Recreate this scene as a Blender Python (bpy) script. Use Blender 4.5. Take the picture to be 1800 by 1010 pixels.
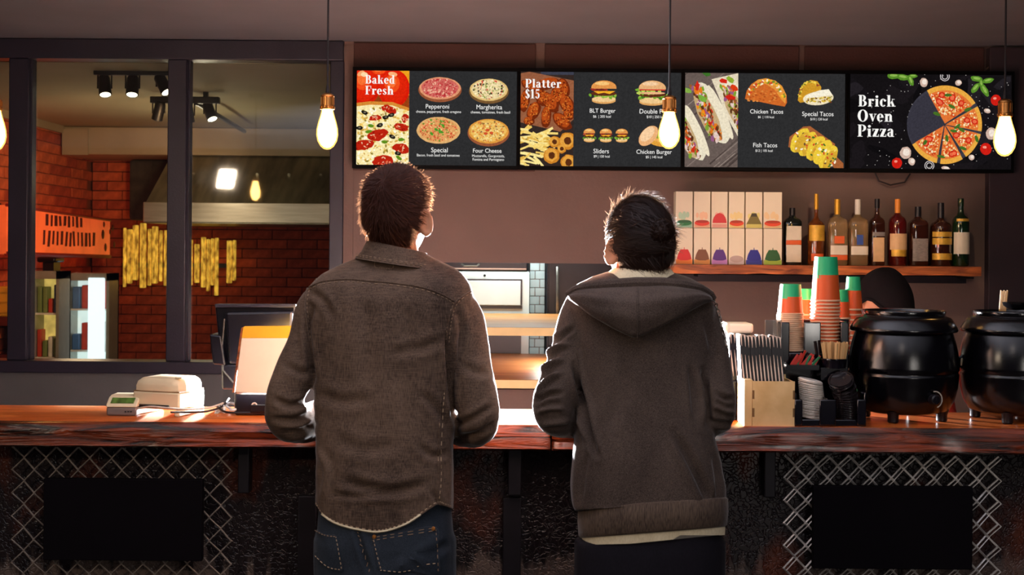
import bpy, bmesh, math, random
import numpy as np
from mathutils import Vector, Matrix, noise
from mathutils.bvhtree import BVHTree

# ------------------------------------------------------------------ camera, world, lights, exposure
for o in list(bpy.data.objects):
    bpy.data.objects.remove(o)
scene = bpy.context.scene
COL = scene.collection
F = 2300.0                 # focal length in pixels of the 1800 wide frame
CZ = 1.54                  # eye height
HOR = 440.0                # horizon row
TH = math.radians(0.45)    # roll of the camera
R = random.Random(7)

cam_d = bpy.data.cameras.new('camera')
cam = bpy.data.objects.new('camera', cam_d)
COL.objects.link(cam)
cam.location = (0, 0, CZ)
cam.rotation_mode = 'QUATERNION'
cam.rotation_quaternion = (Matrix.Rotation(math.pi / 2, 3, 'X') @ Matrix.Rotation(TH, 3, 'Z')).to_quaternion()
cam_d.sensor_fit = 'HORIZONTAL'
cam_d.sensor_width = 36.0
cam_d.lens = 36.0 * F / 1800.0
cam_d.shift_y = -(505.0 - HOR) / 1800.0
cam_d.clip_start = 0.05
cam_d.clip_end = 60
cam_d.dof.use_dof = True
cam_d.dof.focus_distance = 4.3
cam_d.dof.aperture_fstop = 6.5
scene.camera = cam

vs = scene.view_settings
vs.view_transform = 'Standard'
vs.look = 'None'
vs.exposure = 0.0
vs.gamma = 1.0
vs.use_curve_mapping = False
scene.cycles.max_bounces = 6
scene.cycles.diffuse_bounces = 3
scene.cycles.transparent_max_bounces = 12
scene.cycles.sample_clamp_indirect = 6.0
scene.cycles.sample_clamp_direct = 0.0

w = bpy.data.worlds.new('room_ambience')
scene.world = w
w.use_nodes = True
w.node_tree.nodes['Background'].inputs[0].default_value = (0.55, 0.45, 0.62, 1)
w.node_tree.nodes['Background'].inputs[1].default_value = 0.018


def P(px, py, d):
    """photo pixel at depth d -> point in the place"""
    u, v = px - 900.0, py - HOR
    x = u * math.cos(TH) + v * math.sin(TH)
    y = -u * math.sin(TH) + v * math.cos(TH)
    return Vector((x * d / F, d, CZ - y * d / F))


def proj(a):
    """points (n,3) -> pixel arrays"""
    x = a[:, 0] * F / a[:, 1]
    y = (CZ - a[:, 2]) * F / a[:, 1]
    return 900 + x * math.cos(TH) - y * math.sin(TH), HOR + x * math.sin(TH) + y * math.cos(TH)


def lin(c):
    return tuple(((v / 255.0) / 12.92 if v <= 10 else (((v / 255.0) + 0.055) / 1.055) ** 2.4) for v in c)


def light(name, kind, loc, energy, color, target=None, size=0.1, size_y=None, spot=None, blend=0.4, spread=None):
    d = bpy.data.lights.new(name, kind)
    d.energy = energy
    d.color = color
    if kind == 'AREA':
        d.size = size
        if size_y:
            d.shape = 'RECTANGLE'
            d.size_y = size_y
        if spread:
            d.spread = spread
    else:
        d.shadow_soft_size = size
    if kind == 'SPOT':
        d.spot_size = spot
        d.spot_blend = blend
    o = bpy.data.objects.new(name, d)
    COL.objects.link(o)
    o.location = loc
    if target is not None:
        o.rotation_mode = 'QUATERNION'
        o.rotation_quaternion = (Vector(target) - Vector(loc)).to_track_quat('-Z', 'Y')
    return o


# the flash head standing behind the counter, hidden by the man in the denim shirt
FL = P(735, 585, 5.1)
light('strobe_light', 'AREA', FL, 800, (0.93, 0.95, 1.0), FL + Vector((0.12, -1.0, -0.03)), 0.2, spread=math.radians(95))
FL2 = P(1090, 650, 4.9)
light('strobe_light', 'AREA', FL2, 90, (0.93, 0.95, 1.0), FL2 + Vector((-0.3, -1.0, -0.02)), 0.2, spread=math.radians(70))
light('strobe_spill', 'POINT', P(740, 600, 4.75), 11, (1.0, 0.88, 0.82), None, 0.15)
# unseen fill lights added on the guest side; tall strips streak the kettles
light('guest_fill_strip', 'AREA', (1.25, -0.5, 1.45), 9, (1.0, 0.93, 0.86), (0.5, 3.3, 0.95), 0.09, 0.9)
light('guest_fill_strip', 'AREA', (1.75, -0.4, 1.45), 5, (1.0, 0.93, 0.86), (0.6, 3.3, 0.95), 0.08, 0.8)
light('guest_fill_raking', 'AREA', (-2.31, 1.1, 2.1), 13, (1.0, 0.78, 0.56), (-0.1, 3.2, 1.0), 0.14)  # added raking light that brings out the shirt folds
light('guest_fill_overhead', 'AREA', (0.1, 1.0, 2.42), 2.5, (1.0, 0.85, 0.75), (0.1, 3.3, 1.1), 0.4)  # weak overhead fill added for the backs of the two men
light('shelf_fill_spot', 'SPOT', (1.25, 4.2, 2.40), 36, (1.0, 0.70, 0.44), P(1450, 425, 5.6), 0.04, spot=0.95, blend=0.8)  # unseen spot added to brighten the tea boxes and bottles
# kitchen lamps and an added fill
light('kitchen_fluorescent', 'AREA', P(900, 330, 7.0), 15, (0.84, 0.98, 1.0), P(900, 700, 6.9), 1.0, 0.25)
light('under_shelf_fill', 'AREA', P(960, 590, 6.5) + Vector((0, 0, .02)), 2.6, (0.95, 0.97, 0.9), P(960, 700, 6.5), 0.7, 0.1)  # extra light added to brighten the lower worktop
light('kitchen_wall_spot', 'SPOT', (-1.5, 6.5, 2.0), 85, (1.0, 0.58, 0.27), (-3.1, 8.9, 1.75), 0.1, spot=1.15, blend=0.7)
light('kitchen_lamp', 'POINT', (-2.2, 6.7, 1.3), 4, (1.0, 0.72, 0.42), None, 0.12)

# ------------------------------------------------------------------ materials
MATS = {}


def mat(name, col, rough=0.5, metal=0.0, var=0.12, vs=18.0, bump=0.0, bs=150.0, spec=0.5, trans=0.0,
        sheen=0.0, stretch=None, coat=0.0, col2=None, emit=0.0, detail=4.0, alpha=1.0, ior=1.45):
    if name in MATS:
        return MATS[name]
    m = bpy.data.materials.new(name)
    MATS[name] = m
    m.use_nodes = True
    nt = m.node_tree
    N, L = nt.nodes, nt.links
    b = N['Principled BSDF']
    c = lin(col)
    b.inputs['Roughness'].default_value = rough
    b.inputs['Metallic'].default_value = metal
    b.inputs['Specular IOR Level'].default_value = spec
    b.inputs['Transmission Weight'].default_value = trans
    b.inputs['Coat Weight'].default_value = coat
    b.inputs['Coat Roughness'].default_value = 0.08
    b.inputs['IOR'].default_value = ior
    b.inputs['Alpha'].default_value = alpha
    if sheen:
        b.inputs['Sheen Weight'].default_value = sheen
        b.inputs['Sheen Roughness'].default_value = 0.4
    tc = N.new('ShaderNodeTexCoord')
    mp = N.new('ShaderNodeMapping')
    L.new(tc.outputs['Object'], mp.inputs[0])
    if stretch:
        mp.inputs['Scale'].default_value = stretch
    nz = N.new('ShaderNodeTexNoise')
    nz.inputs['Scale'].default_value = vs
    nz.inputs['Detail'].default_value = detail
    L.new(mp.outputs[0], nz.inputs['Vector'])
    rp = N.new('ShaderNodeValToRGB')
    rp.color_ramp.elements[0].position = 0.3
    rp.color_ramp.elements[1].position = 0.72
    lo = lin(col2) if col2 else tuple(v * (1 - var) for v in c)
    hi = c if col2 else tuple(min(1, v * (1 + var)) for v in c)
    rp.color_ramp.elements[0].color = (*lo, 1)
    rp.color_ramp.elements[1].color = (*hi, 1)
    L.new(nz.outputs['Fac'], rp.inputs[0])
    L.new(rp.outputs[0], b.inputs['Base Color'])
    if emit:
        L.new(rp.outputs[0], b.inputs['Emission Color'])
        b.inputs['Emission Strength'].default_value = emit
    if bump:
        n2 = N.new('ShaderNodeTexNoise')
        n2.inputs['Scale'].default_value = bs
        n2.inputs['Detail'].default_value = 3
        L.new(mp.outputs[0], n2.inputs['Vector'])
        bp = N.new('ShaderNodeBump')
        bp.inputs['Strength'].default_value = bump
        bp.inputs['Distance'].default_value = 0.01
        L.new(n2.outputs['Fac'], bp.inputs['Height'])
        L.new(bp.outputs[0], b.inputs['Normal'])
    return m


def emit_mat(name, col, strength):
    if name in MATS:
        return MATS[name]
    m = bpy.data.materials.new(name)
    MATS[name] = m
    m.use_nodes = True
    N, L = m.node_tree.nodes, m.node_tree.links
    N.clear()
    e = N.new('ShaderNodeEmission')
    e.inputs[0].default_value = (*lin(col), 1)
    e.inputs[1].default_value = strength
    o = N.new('ShaderNodeOutputMaterial')
    L.new(e.outputs[0], o.inputs[0])
    return m


def screen_mat():
    m = bpy.data.materials.new('screen_pixels')
    MATS['screen'] = m
    m.use_nodes = True
    N, L = m.node_tree.nodes, m.node_tree.links
    N.clear()
    a = N.new('ShaderNodeAttribute')
    a.attribute_name = 'Col'
    e = N.new('ShaderNodeEmission')
    e.inputs[1].default_value = 1.0
    # slight pixel-level mottling of the pictures
    tc = N.new('ShaderNodeTexCoord')
    nz = N.new('ShaderNodeTexNoise')
    nz.inputs['Scale'].default_value = 120
    nz.inputs['Detail'].default_value = 3
    L.new(tc.outputs['Object'], nz.inputs['Vector'])
    mr = N.new('ShaderNodeMapRange')
    mr.inputs[1].default_value = 0.3
    mr.inputs[2].default_value = 0.7
    mr.inputs[3].default_value = 0.84
    mr.inputs[4].default_value = 1.16
    L.new(nz.outputs['Fac'], mr.inputs[0])
    mx = N.new('ShaderNodeVectorMath')
    mx.operation = 'SCALE'
    L.new(a.outputs['Color'], mx.inputs[0])
    L.new(mr.outputs[0], mx.inputs['Scale'])
    L.new(mx.outputs[0], e.inputs[0])
    o = N.new('ShaderNodeOutputMaterial')
    L.new(e.outputs[0], o.inputs[0])
    return m


def print_mat():
    """flat print on packaging: colours come from the printed areas"""
    m = bpy.data.materials.new('packaging_print')
    MATS['print'] = m
    m.use_nodes = True
    N, L = m.node_tree.nodes, m.node_tree.links
    b = N['Principled BSDF']
    b.inputs['Roughness'].default_value = 0.45
    a = N.new('ShaderNodeAttribute')
    a.attribute_name = 'Col'
    L.new(a.outputs['Color'], b.inputs['Base Color'])
    return m


def glass_pane_mat():
    m = bpy.data.materials.new('window_glass')
    MATS['pane'] = m
    m.use_nodes = True
    N, L = m.node_tree.nodes, m.node_tree.links
    N.clear()
    t = N.new('ShaderNodeBsdfTransparent')
    t.inputs[0].default_value = (0.93, 0.95, 0.94, 1)
    g = N.new('ShaderNodeBsdfGlossy')
    g.inputs['Roughness'].default_value = 0.03
    tc = N.new('ShaderNodeTexCoord')
    nz = N.new('ShaderNodeTexNoise')
    nz.inputs['Scale'].default_value = 1.5
    L.new(tc.outputs['Object'], nz.inputs['Vector'])
    mr = N.new('ShaderNodeMapRange')
    mr.inputs[3].default_value = 0.05
    mr.inputs[4].default_value = 0.09
    L.new(nz.outputs['Fac'], mr.inputs[0])
    mx = N.new('ShaderNodeMixShader')
    L.new(mr.outputs[0], mx.inputs[0])
    L.new(t.outputs[0], mx.inputs[1])
    L.new(g.outputs[0], mx.inputs[2])
    o = N.new('ShaderNodeOutputMaterial')
    L.new(mx.outputs[0], o.inputs[0])
    return m


def wood_mat(name, c1, c2, scale, stretch, rough, bump=0.1, coat=0.0, bdist=0.004):
    m = bpy.data.materials.new(name)
    MATS[name] = m
    m.use_nodes = True
    N, L = m.node_tree.nodes, m.node_tree.links
    b = N['Principled BSDF']
    b.inputs['Roughness'].default_value = rough
    b.inputs['Coat Weight'].default_value = coat
    b.inputs['Coat Roughness'].default_value = 0.16
    tc = N.new('ShaderNodeTexCoord')
    mp = N.new('ShaderNodeMapping')
    mp.inputs['Scale'].default_value = stretch
    L.new(tc.outputs['Object'], mp.inputs[0])
    nz = N.new('ShaderNodeTexNoise')
    nz.inputs['Scale'].default_value = scale
    nz.inputs['Detail'].default_value = 7
    nz.inputs['Distortion'].default_value = 1.2
    L.new(mp.outputs[0], nz.inputs['Vector'])
    rp = N.new('ShaderNodeValToRGB')
    rp.color_ramp.elements[0].position = 0.36
    rp.color_ramp.elements[1].position = 0.68
    rp.color_ramp.elements[0].color = (*lin(c1), 1)
    rp.color_ramp.elements[1].color = (*lin(c2), 1)
    L.new(nz.outputs['Fac'], rp.inputs[0])
    L.new(rp.outputs[0], b.inputs['Base Color'])
    bp = N.new('ShaderNodeBump')
    bp.inputs['Strength'].default_value = bump
    bp.inputs['Distance'].default_value = bdist
    L.new(nz.outputs['Fac'], bp.inputs['Height'])
    L.new(bp.outputs[0], b.inputs['Normal'])
    return m


def tar_panel_mat():
    """crackled stucco with black tar run down over it in drips"""
    m = bpy.data.materials.new('tarred_crackle_panel')
    MATS['tar'] = m
    m.use_nodes = True
    N, L = m.node_tree.nodes, m.node_tree.links
    b = N['Principled BSDF']
    tc = N.new('ShaderNodeTexCoord')
    sep = N.new('ShaderNodeSeparateXYZ')
    L.new(tc.outputs['Object'], sep.inputs[0])
    mp = N.new('ShaderNodeMapping')
    mp.inputs['Scale'].default_value = (34, 1, 1.2)
    L.new(tc.outputs['Object'], mp.inputs[0])
    dn = N.new('ShaderNodeTexNoise')
    dn.inputs['Scale'].default_value = 1.0
    dn.inputs['Detail'].default_value = 3
    L.new(mp.outputs[0], dn.inputs['Vector'])
    ln = N.new('ShaderNodeTexNoise')
    ln.inputs['Scale'].default_value = 2.2
    L.new(tc.outputs['Object'], ln.inputs['Vector'])
    a1 = N.new('ShaderNodeMath'); a1.operation = 'MULTIPLY_ADD'
    L.new(dn.outputs['Fac'], a1.inputs[0]); a1.inputs[1].default_value = 0.26
    L.new(sep.outputs['Z'], a1.inputs[2])
    a2 = N.new('ShaderNodeMath'); a2.operation = 'MULTIPLY_ADD'
    L.new(ln.outputs['Fac'], a2.inputs[0]); a2.inputs[1].default_value = 0.3
    L.new(a1.outputs[0], a2.inputs[2])
    rp = N.new('ShaderNodeValToRGB')
    rp.color_ramp.elements[0].position = 0.66
    rp.color_ramp.elements[1].position = 0.70
    rp.color_ramp.elements[0].color = (*lin((98, 83, 76)), 1)
    rp.color_ramp.elements[1].color = (*lin((26, 17, 20)), 1)
    a3 = N.new('ShaderNodeMath'); a3.operation = 'SUBTRACT'; a3.inputs[1].default_value = 0.3
    L.new(a2.outputs[0], a3.inputs[0])
    L.new(a3.outputs[0], rp.inputs[0])
    # rusty patches
    rn = N.new('ShaderNodeTexNoise')
    rn.inputs['Scale'].default_value = 3.1
    rn.inputs['Detail'].default_value = 4
    mp2 = N.new('ShaderNodeMapping')
    mp2.inputs['Scale'].default_value = (1.6, 1, 0.9)
    mp2.inputs['Location'].default_value = (4.2, 0, 1.1)
    L.new(tc.outputs['Object'], mp2.inputs[0])
    L.new(mp2.outputs[0], rn.inputs['Vector'])
    rr = N.new('ShaderNodeValToRGB')
    rr.color_ramp.elements[0].position = 0.52
    rr.color_ramp.elements[1].position = 0.66
    L.new(rn.outputs['Fac'], rr.inputs[0])
    mx = N.new('ShaderNodeMix'); mx.data_type = 'RGBA'
    L.new(rr.outputs[0], mx.inputs[0])
    L.new(rp.outputs[0], mx.inputs[6])
    mx.inputs[7].default_value = (*lin((92, 40, 20)), 1)
    mk = N.new('ShaderNodeMix'); mk.data_type = 'RGBA'
    L.new(rp.outputs['Alpha'], mk.inputs[0])
    L.new(mx.outputs[2], b.inputs['Base Color'])
    vo = N.new('ShaderNodeTexVoronoi')
    vo.feature = 'DISTANCE_TO_EDGE'
    vo.inputs['Scale'].default_value = 70
    wv = N.new('ShaderNodeTexNoise')
    wv.inputs['Scale'].default_value = 30
    L.new(tc.outputs['Object'], wv.inputs['Vector'])
    ad = N.new('ShaderNodeMix'); ad.data_type = 'VECTOR'; ad.inputs[0].default_value = 0.05
    L.new(tc.outputs['Object'], ad.inputs[4]); L.new(wv.outputs['Color'], ad.inputs[5])
    L.new(ad.outputs[1], vo.inputs['Vector'])
    vr = N.new('ShaderNodeMapRange'); vr.inputs[2].default_value = 0.12
    L.new(vo.outputs['Distance'], vr.inputs[0])
    bp = N.new('ShaderNodeBump'); bp.inputs['Strength'].default_value = 0.55; bp.inputs['Distance'].default_value = 0.004
    L.new(vr.outputs[0], bp.inputs['Height'])
    L.new(bp.outputs[0], b.inputs['Normal'])
    b.inputs['Roughness'].default_value = 0.38
    return m


def cloth_mat(name, c1, c2, weave=900.0, rough=0.9, sheen=0.3, mottle=9.0, bump=0.25, warp=(1, 1, 0.25), fine=0.5, weft=0.0):
    m = bpy.data.materials.new(name)
    MATS[name] = m
    m.use_nodes = True
    N, L = m.node_tree.nodes, m.node_tree.links
    b = N['Principled BSDF']
    b.inputs['Roughness'].default_value = rough
    b.inputs['Specular IOR Level'].default_value = 0.2
    b.inputs['Sheen Weight'].default_value = sheen
    b.inputs['Sheen Roughness'].default_value = 0.22
    tc = N.new('ShaderNodeTexCoord')

    def nz(scale, stretch, det):
        mp = N.new('ShaderNodeMapping'); mp.inputs['Scale'].default_value = stretch
        L.new(tc.outputs['Object'], mp.inputs[0])
        n = N.new('ShaderNodeTexNoise'); n.inputs['Scale'].default_value = scale; n.inputs['Detail'].default_value = det
        L.new(mp.outputs[0], n.inputs['Vector'])
        return n.outputs['Fac']

    def mix(x, y, f):
        q = N.new('ShaderNodeMix'); q.inputs[0].default_value = f
        L.new(x, q.inputs[2]); L.new(y, q.inputs[3])
        return q.outputs[0]
    fine_n = nz(weave, warp, 2)
    if weft:
        fine_n = mix(fine_n, nz(weave, (.06, .06, 1), 2), weft)
    tot = mix(nz(mottle, (1, 1, .6), 6), fine_n, fine)
    rp = N.new('ShaderNodeValToRGB')
    rp.color_ramp.elements[0].position = 0.38
    rp.color_ramp.elements[1].position = 0.62
    rp.color_ramp.elements[0].color = (*lin(c1), 1)
    rp.color_ramp.elements[1].color = (*lin(c2), 1)
    L.new(tot, rp.inputs[0]); L.new(rp.outputs[0], b.inputs['Base Color'])
    bp = N.new('ShaderNodeBump'); bp.inputs['Strength'].default_value = bump; bp.inputs['Distance'].default_value = 0.002
    L.new(fine_n, bp.inputs['Height']); L.new(bp.outputs[0], b.inputs['Normal'])
    return m


screen_mat(); print_mat(); glass_pane_mat(); tar_panel_mat()
wood_mat('slab_edge', (26, 9, 6), (150, 60, 24), 5.0, (0.8, 3, 9), 0.26, 0.9, 0.4, 0.012)
wood_mat('slab_top', (170, 74, 24), (222, 116, 46), 4.0, (0.7, 6, 3), 0.30, 0.05, 0.3)
wood_mat('shelf_wood', (96, 40, 16), (205, 112, 52), 6.0, (0.8, 3, 6), 0.45, 0.3)
wood_mat('pine', (196, 120, 58), (226, 158, 88), 5.0, (0.6, 4, 6), 0.4, 0.05)
wood_mat('plywood', (206, 164, 104), (232, 196, 140), 6.0, (1, 3, 1), 0.6, 0.1)
wood_mat('stick_wood', (205, 150, 88), (240, 200, 140), 9.0, (4, 4, 0.5), 0.6, 0.1)

# ------------------------------------------------------------------ mesh helpers


def base_of(o):
    v = Vector((0, 0, 0))
    while o is not None:
        v += o.location
        o = o.parent
    return v


def tag(o, label=None, cat=None, group=None, kind=None):
    if label:
        o['label'] = label
    if cat:
        o['category'] = cat
    if group:
        o['group'] = group
    if kind:
        o['kind'] = kind
    return o


def thing(name, loc, label, cat, group=None):
    o = bpy.data.objects.new(name, None)
    COL.objects.link(o)
    o.location = loc
    o.empty_display_size = 0.05
    return tag(o, label, cat, group)


class MB:
    def __init__(self):
        self.v, self.f, self.c = [], [], []

    def add(self, vs, fs, col=None):
        n = len(self.v)
        self.v += [tuple(a) for a in vs]
        self.f += [tuple(i + n for i in f) for f in fs]
        self.c += [col] * len(fs)
        return self

    def box(self, c, s, rot=None):
        c = Vector(c)
        h = Vector(s) / 2
        vs = []
        for sx, sy, sz in ((-1, -1, -1), (1, -1, -1), (1, 1, -1), (-1, 1, -1), (-1, -1, 1), (1, -1, 1), (1, 1, 1), (-1, 1, 1)):
            p = Vector((sx * h.x, sy * h.y, sz * h.z))
            if rot is not None:
                p = rot @ p
            vs.append(c + p)
        return self.add(vs, [(0, 3, 2, 1), (4, 5, 6, 7), (0, 1, 5, 4), (1, 2, 6, 5), (2, 3, 7, 6), (3, 0, 4, 7)])

    def bb(self, x0, x1, y0, y1, z0, z1):
        return self.box(((x0 + x1) / 2, (y0 + y1) / 2, (z0 + z1) / 2), (abs(x1 - x0), abs(y1 - y0), abs(z1 - z0)))

    def lathe(self, prof, c=(0, 0, 0), n=28, mtx=None, caps=True):
        c = Vector(c)
        vs, fs = [], []
        for r, z in prof:
            for k in range(n):
                a = 2 * math.pi * k / n
                p = Vector((r * math.cos(a), r * math.sin(a), z))
                if mtx is not None:
                    p = mtx @ p
                vs.append(c + p)
        for i in range(len(prof) - 1):
            for k in range(n):
                k2 = (k + 1) % n
                fs.append((i * n + k, i * n + k2, (i + 1) * n + k2, (i + 1) * n + k))
        if caps:
            if prof[0][0] > 1e-5:
                fs.append(tuple(range(n - 1, -1, -1)))
            if prof[-1][0] > 1e-5:
                m = (len(prof) - 1) * n
                fs.append(tuple(m + k for k in range(n)))
        return self.add(vs, fs)

    def rings(self, rings, caps=True):
        n = len(rings[0])
        vs = [p for r in rings for p in r]
        fs = []
        for i in range(len(rings) - 1):
            for k in range(n):
                k2 = (k + 1) % n
                fs.append((i * n + k, i * n + k2, (i + 1) * n + k2, (i + 1) * n + k))
        if caps:
            fs.append(tuple(range(n - 1, -1, -1)))
            m = (len(rings) - 1) * n
            fs.append(tuple(m + k for k in range(n)))
        return self.add(vs, fs)

    def tube(self, pts, r, n=8, closed=False):
        pts = [Vector(p) for p in pts]
        rs = r if isinstance(r, (list, tuple)) else [r] * len(pts)
        up = None
        rings = []
        m = len(pts)
        for i, p in enumerate(pts):
            if closed:
                t = pts[(i + 1) % m] - pts[i - 1]
            else:
                t = pts[min(i + 1, m - 1)] - pts[max(i - 1, 0)]
            t.normalize()
            if up is None:
                up = Vector((0, 0, 1)) if abs(t.z) < 0.9 else Vector((1, 0, 0))
            a = t.cross(up)
            if a.length < 1e-5:
                a = t.orthogonal()
            a.normalize()
            b = a.cross(t).normalized()
            up = b
            rings.append([p + (a * math.cos(2 * math.pi * k / n) + b * math.sin(2 * math.pi * k / n)) * rs[i] for k in range(n)])
        if closed:
            rings.append(rings[0])
        return self.rings(rings, caps=not closed)

    def prism(self, poly, y0, y1):
        """outline in x,z extruded from y0 to y1"""
        n = len(poly)
        vs = [(x, y0, z) for x, z in poly] + [(x, y1, z) for x, z in poly]
        fs = [tuple(range(n)), tuple(range(2 * n - 1, n - 1, -1))]
        for k in range(n):
            k2 = (k + 1) % n
            fs.append((k, n + k, n + k2, k2))
        return self.add(vs, fs)

    def mesh(self, name, off=Vector((0, 0, 0)), smooth=True):
        me = bpy.data.meshes.new(name)
        me.from_pydata([(a[0] - off.x, a[1] - off.y, a[2] - off.z) for a in self.v], [], self.f)
        if any(c is not None for c in self.c):
            at = me.color_attributes.new('Col', 'FLOAT_COLOR', 'CORNER')
            arr = []
            for f, c in zip(self.f, self.c):
                arr += list((*(c or (0.5, 0.5, 0.5)), 1.0)) * len(f)
            at.data.foreach_set('color', arr)
        me.update()
        if smooth:
            me.shade_smooth()
        return me

    def build(self, name, m, parent=None, smooth=True, bevel=0.0, local=False, fix=False, angle=35, seg=2):
        off = Vector((0, 0, 0)) if (local or parent is None) else base_of(parent)
        me = self.mesh(name, off, smooth)
        if fix:
            bm = bmesh.new(); bm.from_mesh(me)
            bmesh.ops.recalc_face_normals(bm, faces=bm.faces)
            bm.to_mesh(me); bm.free()
        if smooth:
            me.set_sharp_from_angle(angle=math.radians(angle))
        me.materials.append(MATS[m] if isinstance(m, str) else m)
        o = bpy.data.objects.new(name, me)
        COL.objects.link(o)
        if parent is not None:
            o.parent = parent
        if bevel:
            b = o.modifiers.new('bevel', 'BEVEL')
            b.width = bevel
            b.segments = seg
            b.limit_method = 'ANGLE'
        return o


def put(name, me, parent=None, loc=(0, 0, 0), rot=None):
    o = bpy.data.objects.new(name, me)
    COL.objects.link(o)
    o.location = loc
    if rot is not None:
        o.rotation_euler = rot
    if parent is not None:
        o.parent = parent
    return o


def copy_tree(o, parent=None):
    c = o.copy()
    COL.objects.link(c)
    c.parent = parent
    for ch in list(o.children):
        copy_tree(ch, c)
    return c


def pxbox(x0, x1, y0, y1, d0, d1, dref=None):
    """box covering a pixel rectangle at depth dref (front), from depth d0 to d1 -> extents"""
    dr = dref or d0
    c = P((x0 + x1) / 2, (y0 + y1) / 2, dr)
    hx = (x1 - x0) / 2 * dr / F
    hz = (y1 - y0) / 2 * dr / F
    return c.x - hx, c.x + hx, d0, d1, c.z - hz, c.z + hz
# ------------------------------------------------------------------ the setting
YW = 5.80            # front face of the menu wall
ZC = 2.46            # ceiling
KZ = 2.38            # kitchen ceiling
mat('plaster_brown', (104, 84, 77), 0.75, var=0.10, vs=2.5, bump=0.12, bs=60, detail=6)
mat('panel_brown', (66, 38, 32), 0.7, var=0.10, vs=3, bump=0.08, bs=90)
mat('plaster_grey', (82, 84, 86), 0.8, var=0.10, vs=3, bump=0.1, bs=80)
mat('ceiling_paint', (120, 118, 124), 0.9, var=0.10, vs=1.6, bump=0.06, bs=40)
mat('kitchen_ceiling', (150, 138, 108), 0.8, var=0.08, vs=2)
mat('floor_tile', (70, 60, 58), 0.4, var=0.2, vs=5, bump=0.1)
mat('frame_paint', (38, 35, 48), 0.38, var=0.15, vs=6, bump=0.06, bs=120)
mat('mortar', (146, 82, 56), 0.95, var=0.2, vs=30, bump=0.3)
mat('mortar_dark', (62, 32, 24), 0.95, var=0.2, vs=30, bump=0.3)
mat('brick_orange', (200, 96, 56), 0.9, var=0.3, vs=22, bump=0.35, bs=60)
mat('brick_red', (172, 74, 46), 0.9, var=0.3, vs=22, bump=0.35, bs=60)
mat('brick_dark', (152, 64, 42), 0.9, var=0.3, vs=22, bump=0.35, bs=60)
mat('steel', (176, 168, 156), 0.32, 0.9, var=0.15, vs=5, stretch=(1, 1, 12))
mat('steel_dull', (142, 138, 120), 0.36, 0.8, var=0.4, vs=3, stretch=(5, 1, .6))
mat('duct_cream', (160, 142, 114), 0.6, var=0.12, vs=4)
mat('black_paint', (20, 18, 22), 0.4, var=0.2, vs=20)
mat('black_plastic', (18, 16, 22), 0.32, var=0.2, vs=30)
mat('soot', (66, 62, 58), 0.9, var=0.5, vs=9, bump=0.2, bs=60)
mat('white_enamel', (226, 234, 228), 0.3, var=0.04, vs=8)
mat('white_tile', (196, 214, 214), 0.25, var=0.06, vs=14)

fl = MB().bb(-4.6, 3.4, -1.5, 10.2, -0.1, 0.0).build('floor', 'floor_tile'); tag(fl, kind='structure')
ce = MB().bb(-4.6, 3.4, -0.4, YW + 0.02, ZC, ZC + 0.1).build('ceiling', 'ceiling_paint', smooth=False); tag(ce, kind='structure')

X0 = P(603, 400, YW).x
OX0, OX1 = P(762, 570, YW).x, P(1168, 570, YW).x
OZ1, OZ0 = P(900, 462, YW).z, P(900, 684, YW).z
wb = MB()
wb.bb(X0, OX0, YW, YW + 0.16, 0, ZC)
wb.bb(OX0, OX1, YW, YW + 0.16, OZ1, ZC)
wb.bb(OX0, OX1, YW, YW + 0.16, 0, OZ0)
wb.bb(OX1, 3.4, YW, YW + 0.16, 0, ZC)
wb = wb.build('wall_back', 'plaster_brown', smooth=False); tag(wb, kind='structure')
# painted panels along the top of the wall, with open joints between
for x0, x1 in ((621, 941), (957, 1404), (1414, 1730)):
    a = pxbox(x0, x1, 70, 300, YW - 0.012, YW + 0.002)
    MB().bb(*a[:4], a[4], ZC - 0.006).build('wall_panel', 'panel_brown', wb, smooth=False, bevel=0.003)
mat('dark_trim', (50, 38, 44), 0.7, var=0.1, vs=4)
a = pxbox(1738, 1850, 80, 760, YW - 0.05, YW + 0.01)
t = MB().bb(a[0], a[1], a[2], a[3], 0, ZC - 0.01).build('trim_1', 'dark_trim', smooth=False, bevel=0.004); tag(t, kind='structure')
# rough plaster edge by the window
pts = []
for k in range(26):
    z = ZC - 0.02 - k * (ZC - 0.04) / 25
    pts.append((X0 + 0.004 * R.uniform(-1, 1), z))
poly = pts + [(X0 + 0.045, 0.02), (X0 + 0.045, ZC - 0.02)]
t = MB().prism(poly, YW - 0.008, YW + 0.02).build('trim_2', 'plaster_brown', smooth=False, fix=True); tag(t, kind='structure')

zs = P(300, 655, YW).z
t = MB().bb(-4.6, X0, YW, YW + 0.14, 0, zs).build('wall_window_apron', 'plaster_grey', smooth=False); tag(t, kind='structure')

win = bpy.data.objects.new('window_1', None); COL.objects.link(win); win.location = (P(300, 650, YW).x, YW, zs); tag(win, kind='structure')
zt0, zt1 = P(300, 106, YW).z, ZC
zb1 = P(300, 634, YW).z
wf = []
for x0, x1, nm in ((-330, -300, 'post'), (18, 52, 'post'), (296, 329, 'post'), (580, 604, 'post')):
    xa, xb = P(x0, 400, YW).x, P(x1, 400, YW).x
    MB().bb(xa, xb, YW - 0.03, YW + 0.07, zb1, zt0).build('post', 'frame_paint', win, bevel=0.004)
    if x0 > -100 and x1 < 600:   # the small stop bead along the post
        MB().bb(xb, xb + 0.008, YW + 0.0, YW + 0.05, zb1, zt0).build('glazing_bead', 'frame_paint', win)
MB().bb(-4.4, X0, YW - 0.035, YW + 0.075, zt0, zt1 - 0.002).build('head_rail', 'frame_paint', win, bevel=0.004)
MB().bb(-4.4, X0, YW - 0.05, YW + 0.09, zs, zb1).build('sill_rail', 'frame_paint', win, bevel=0.005)
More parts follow.
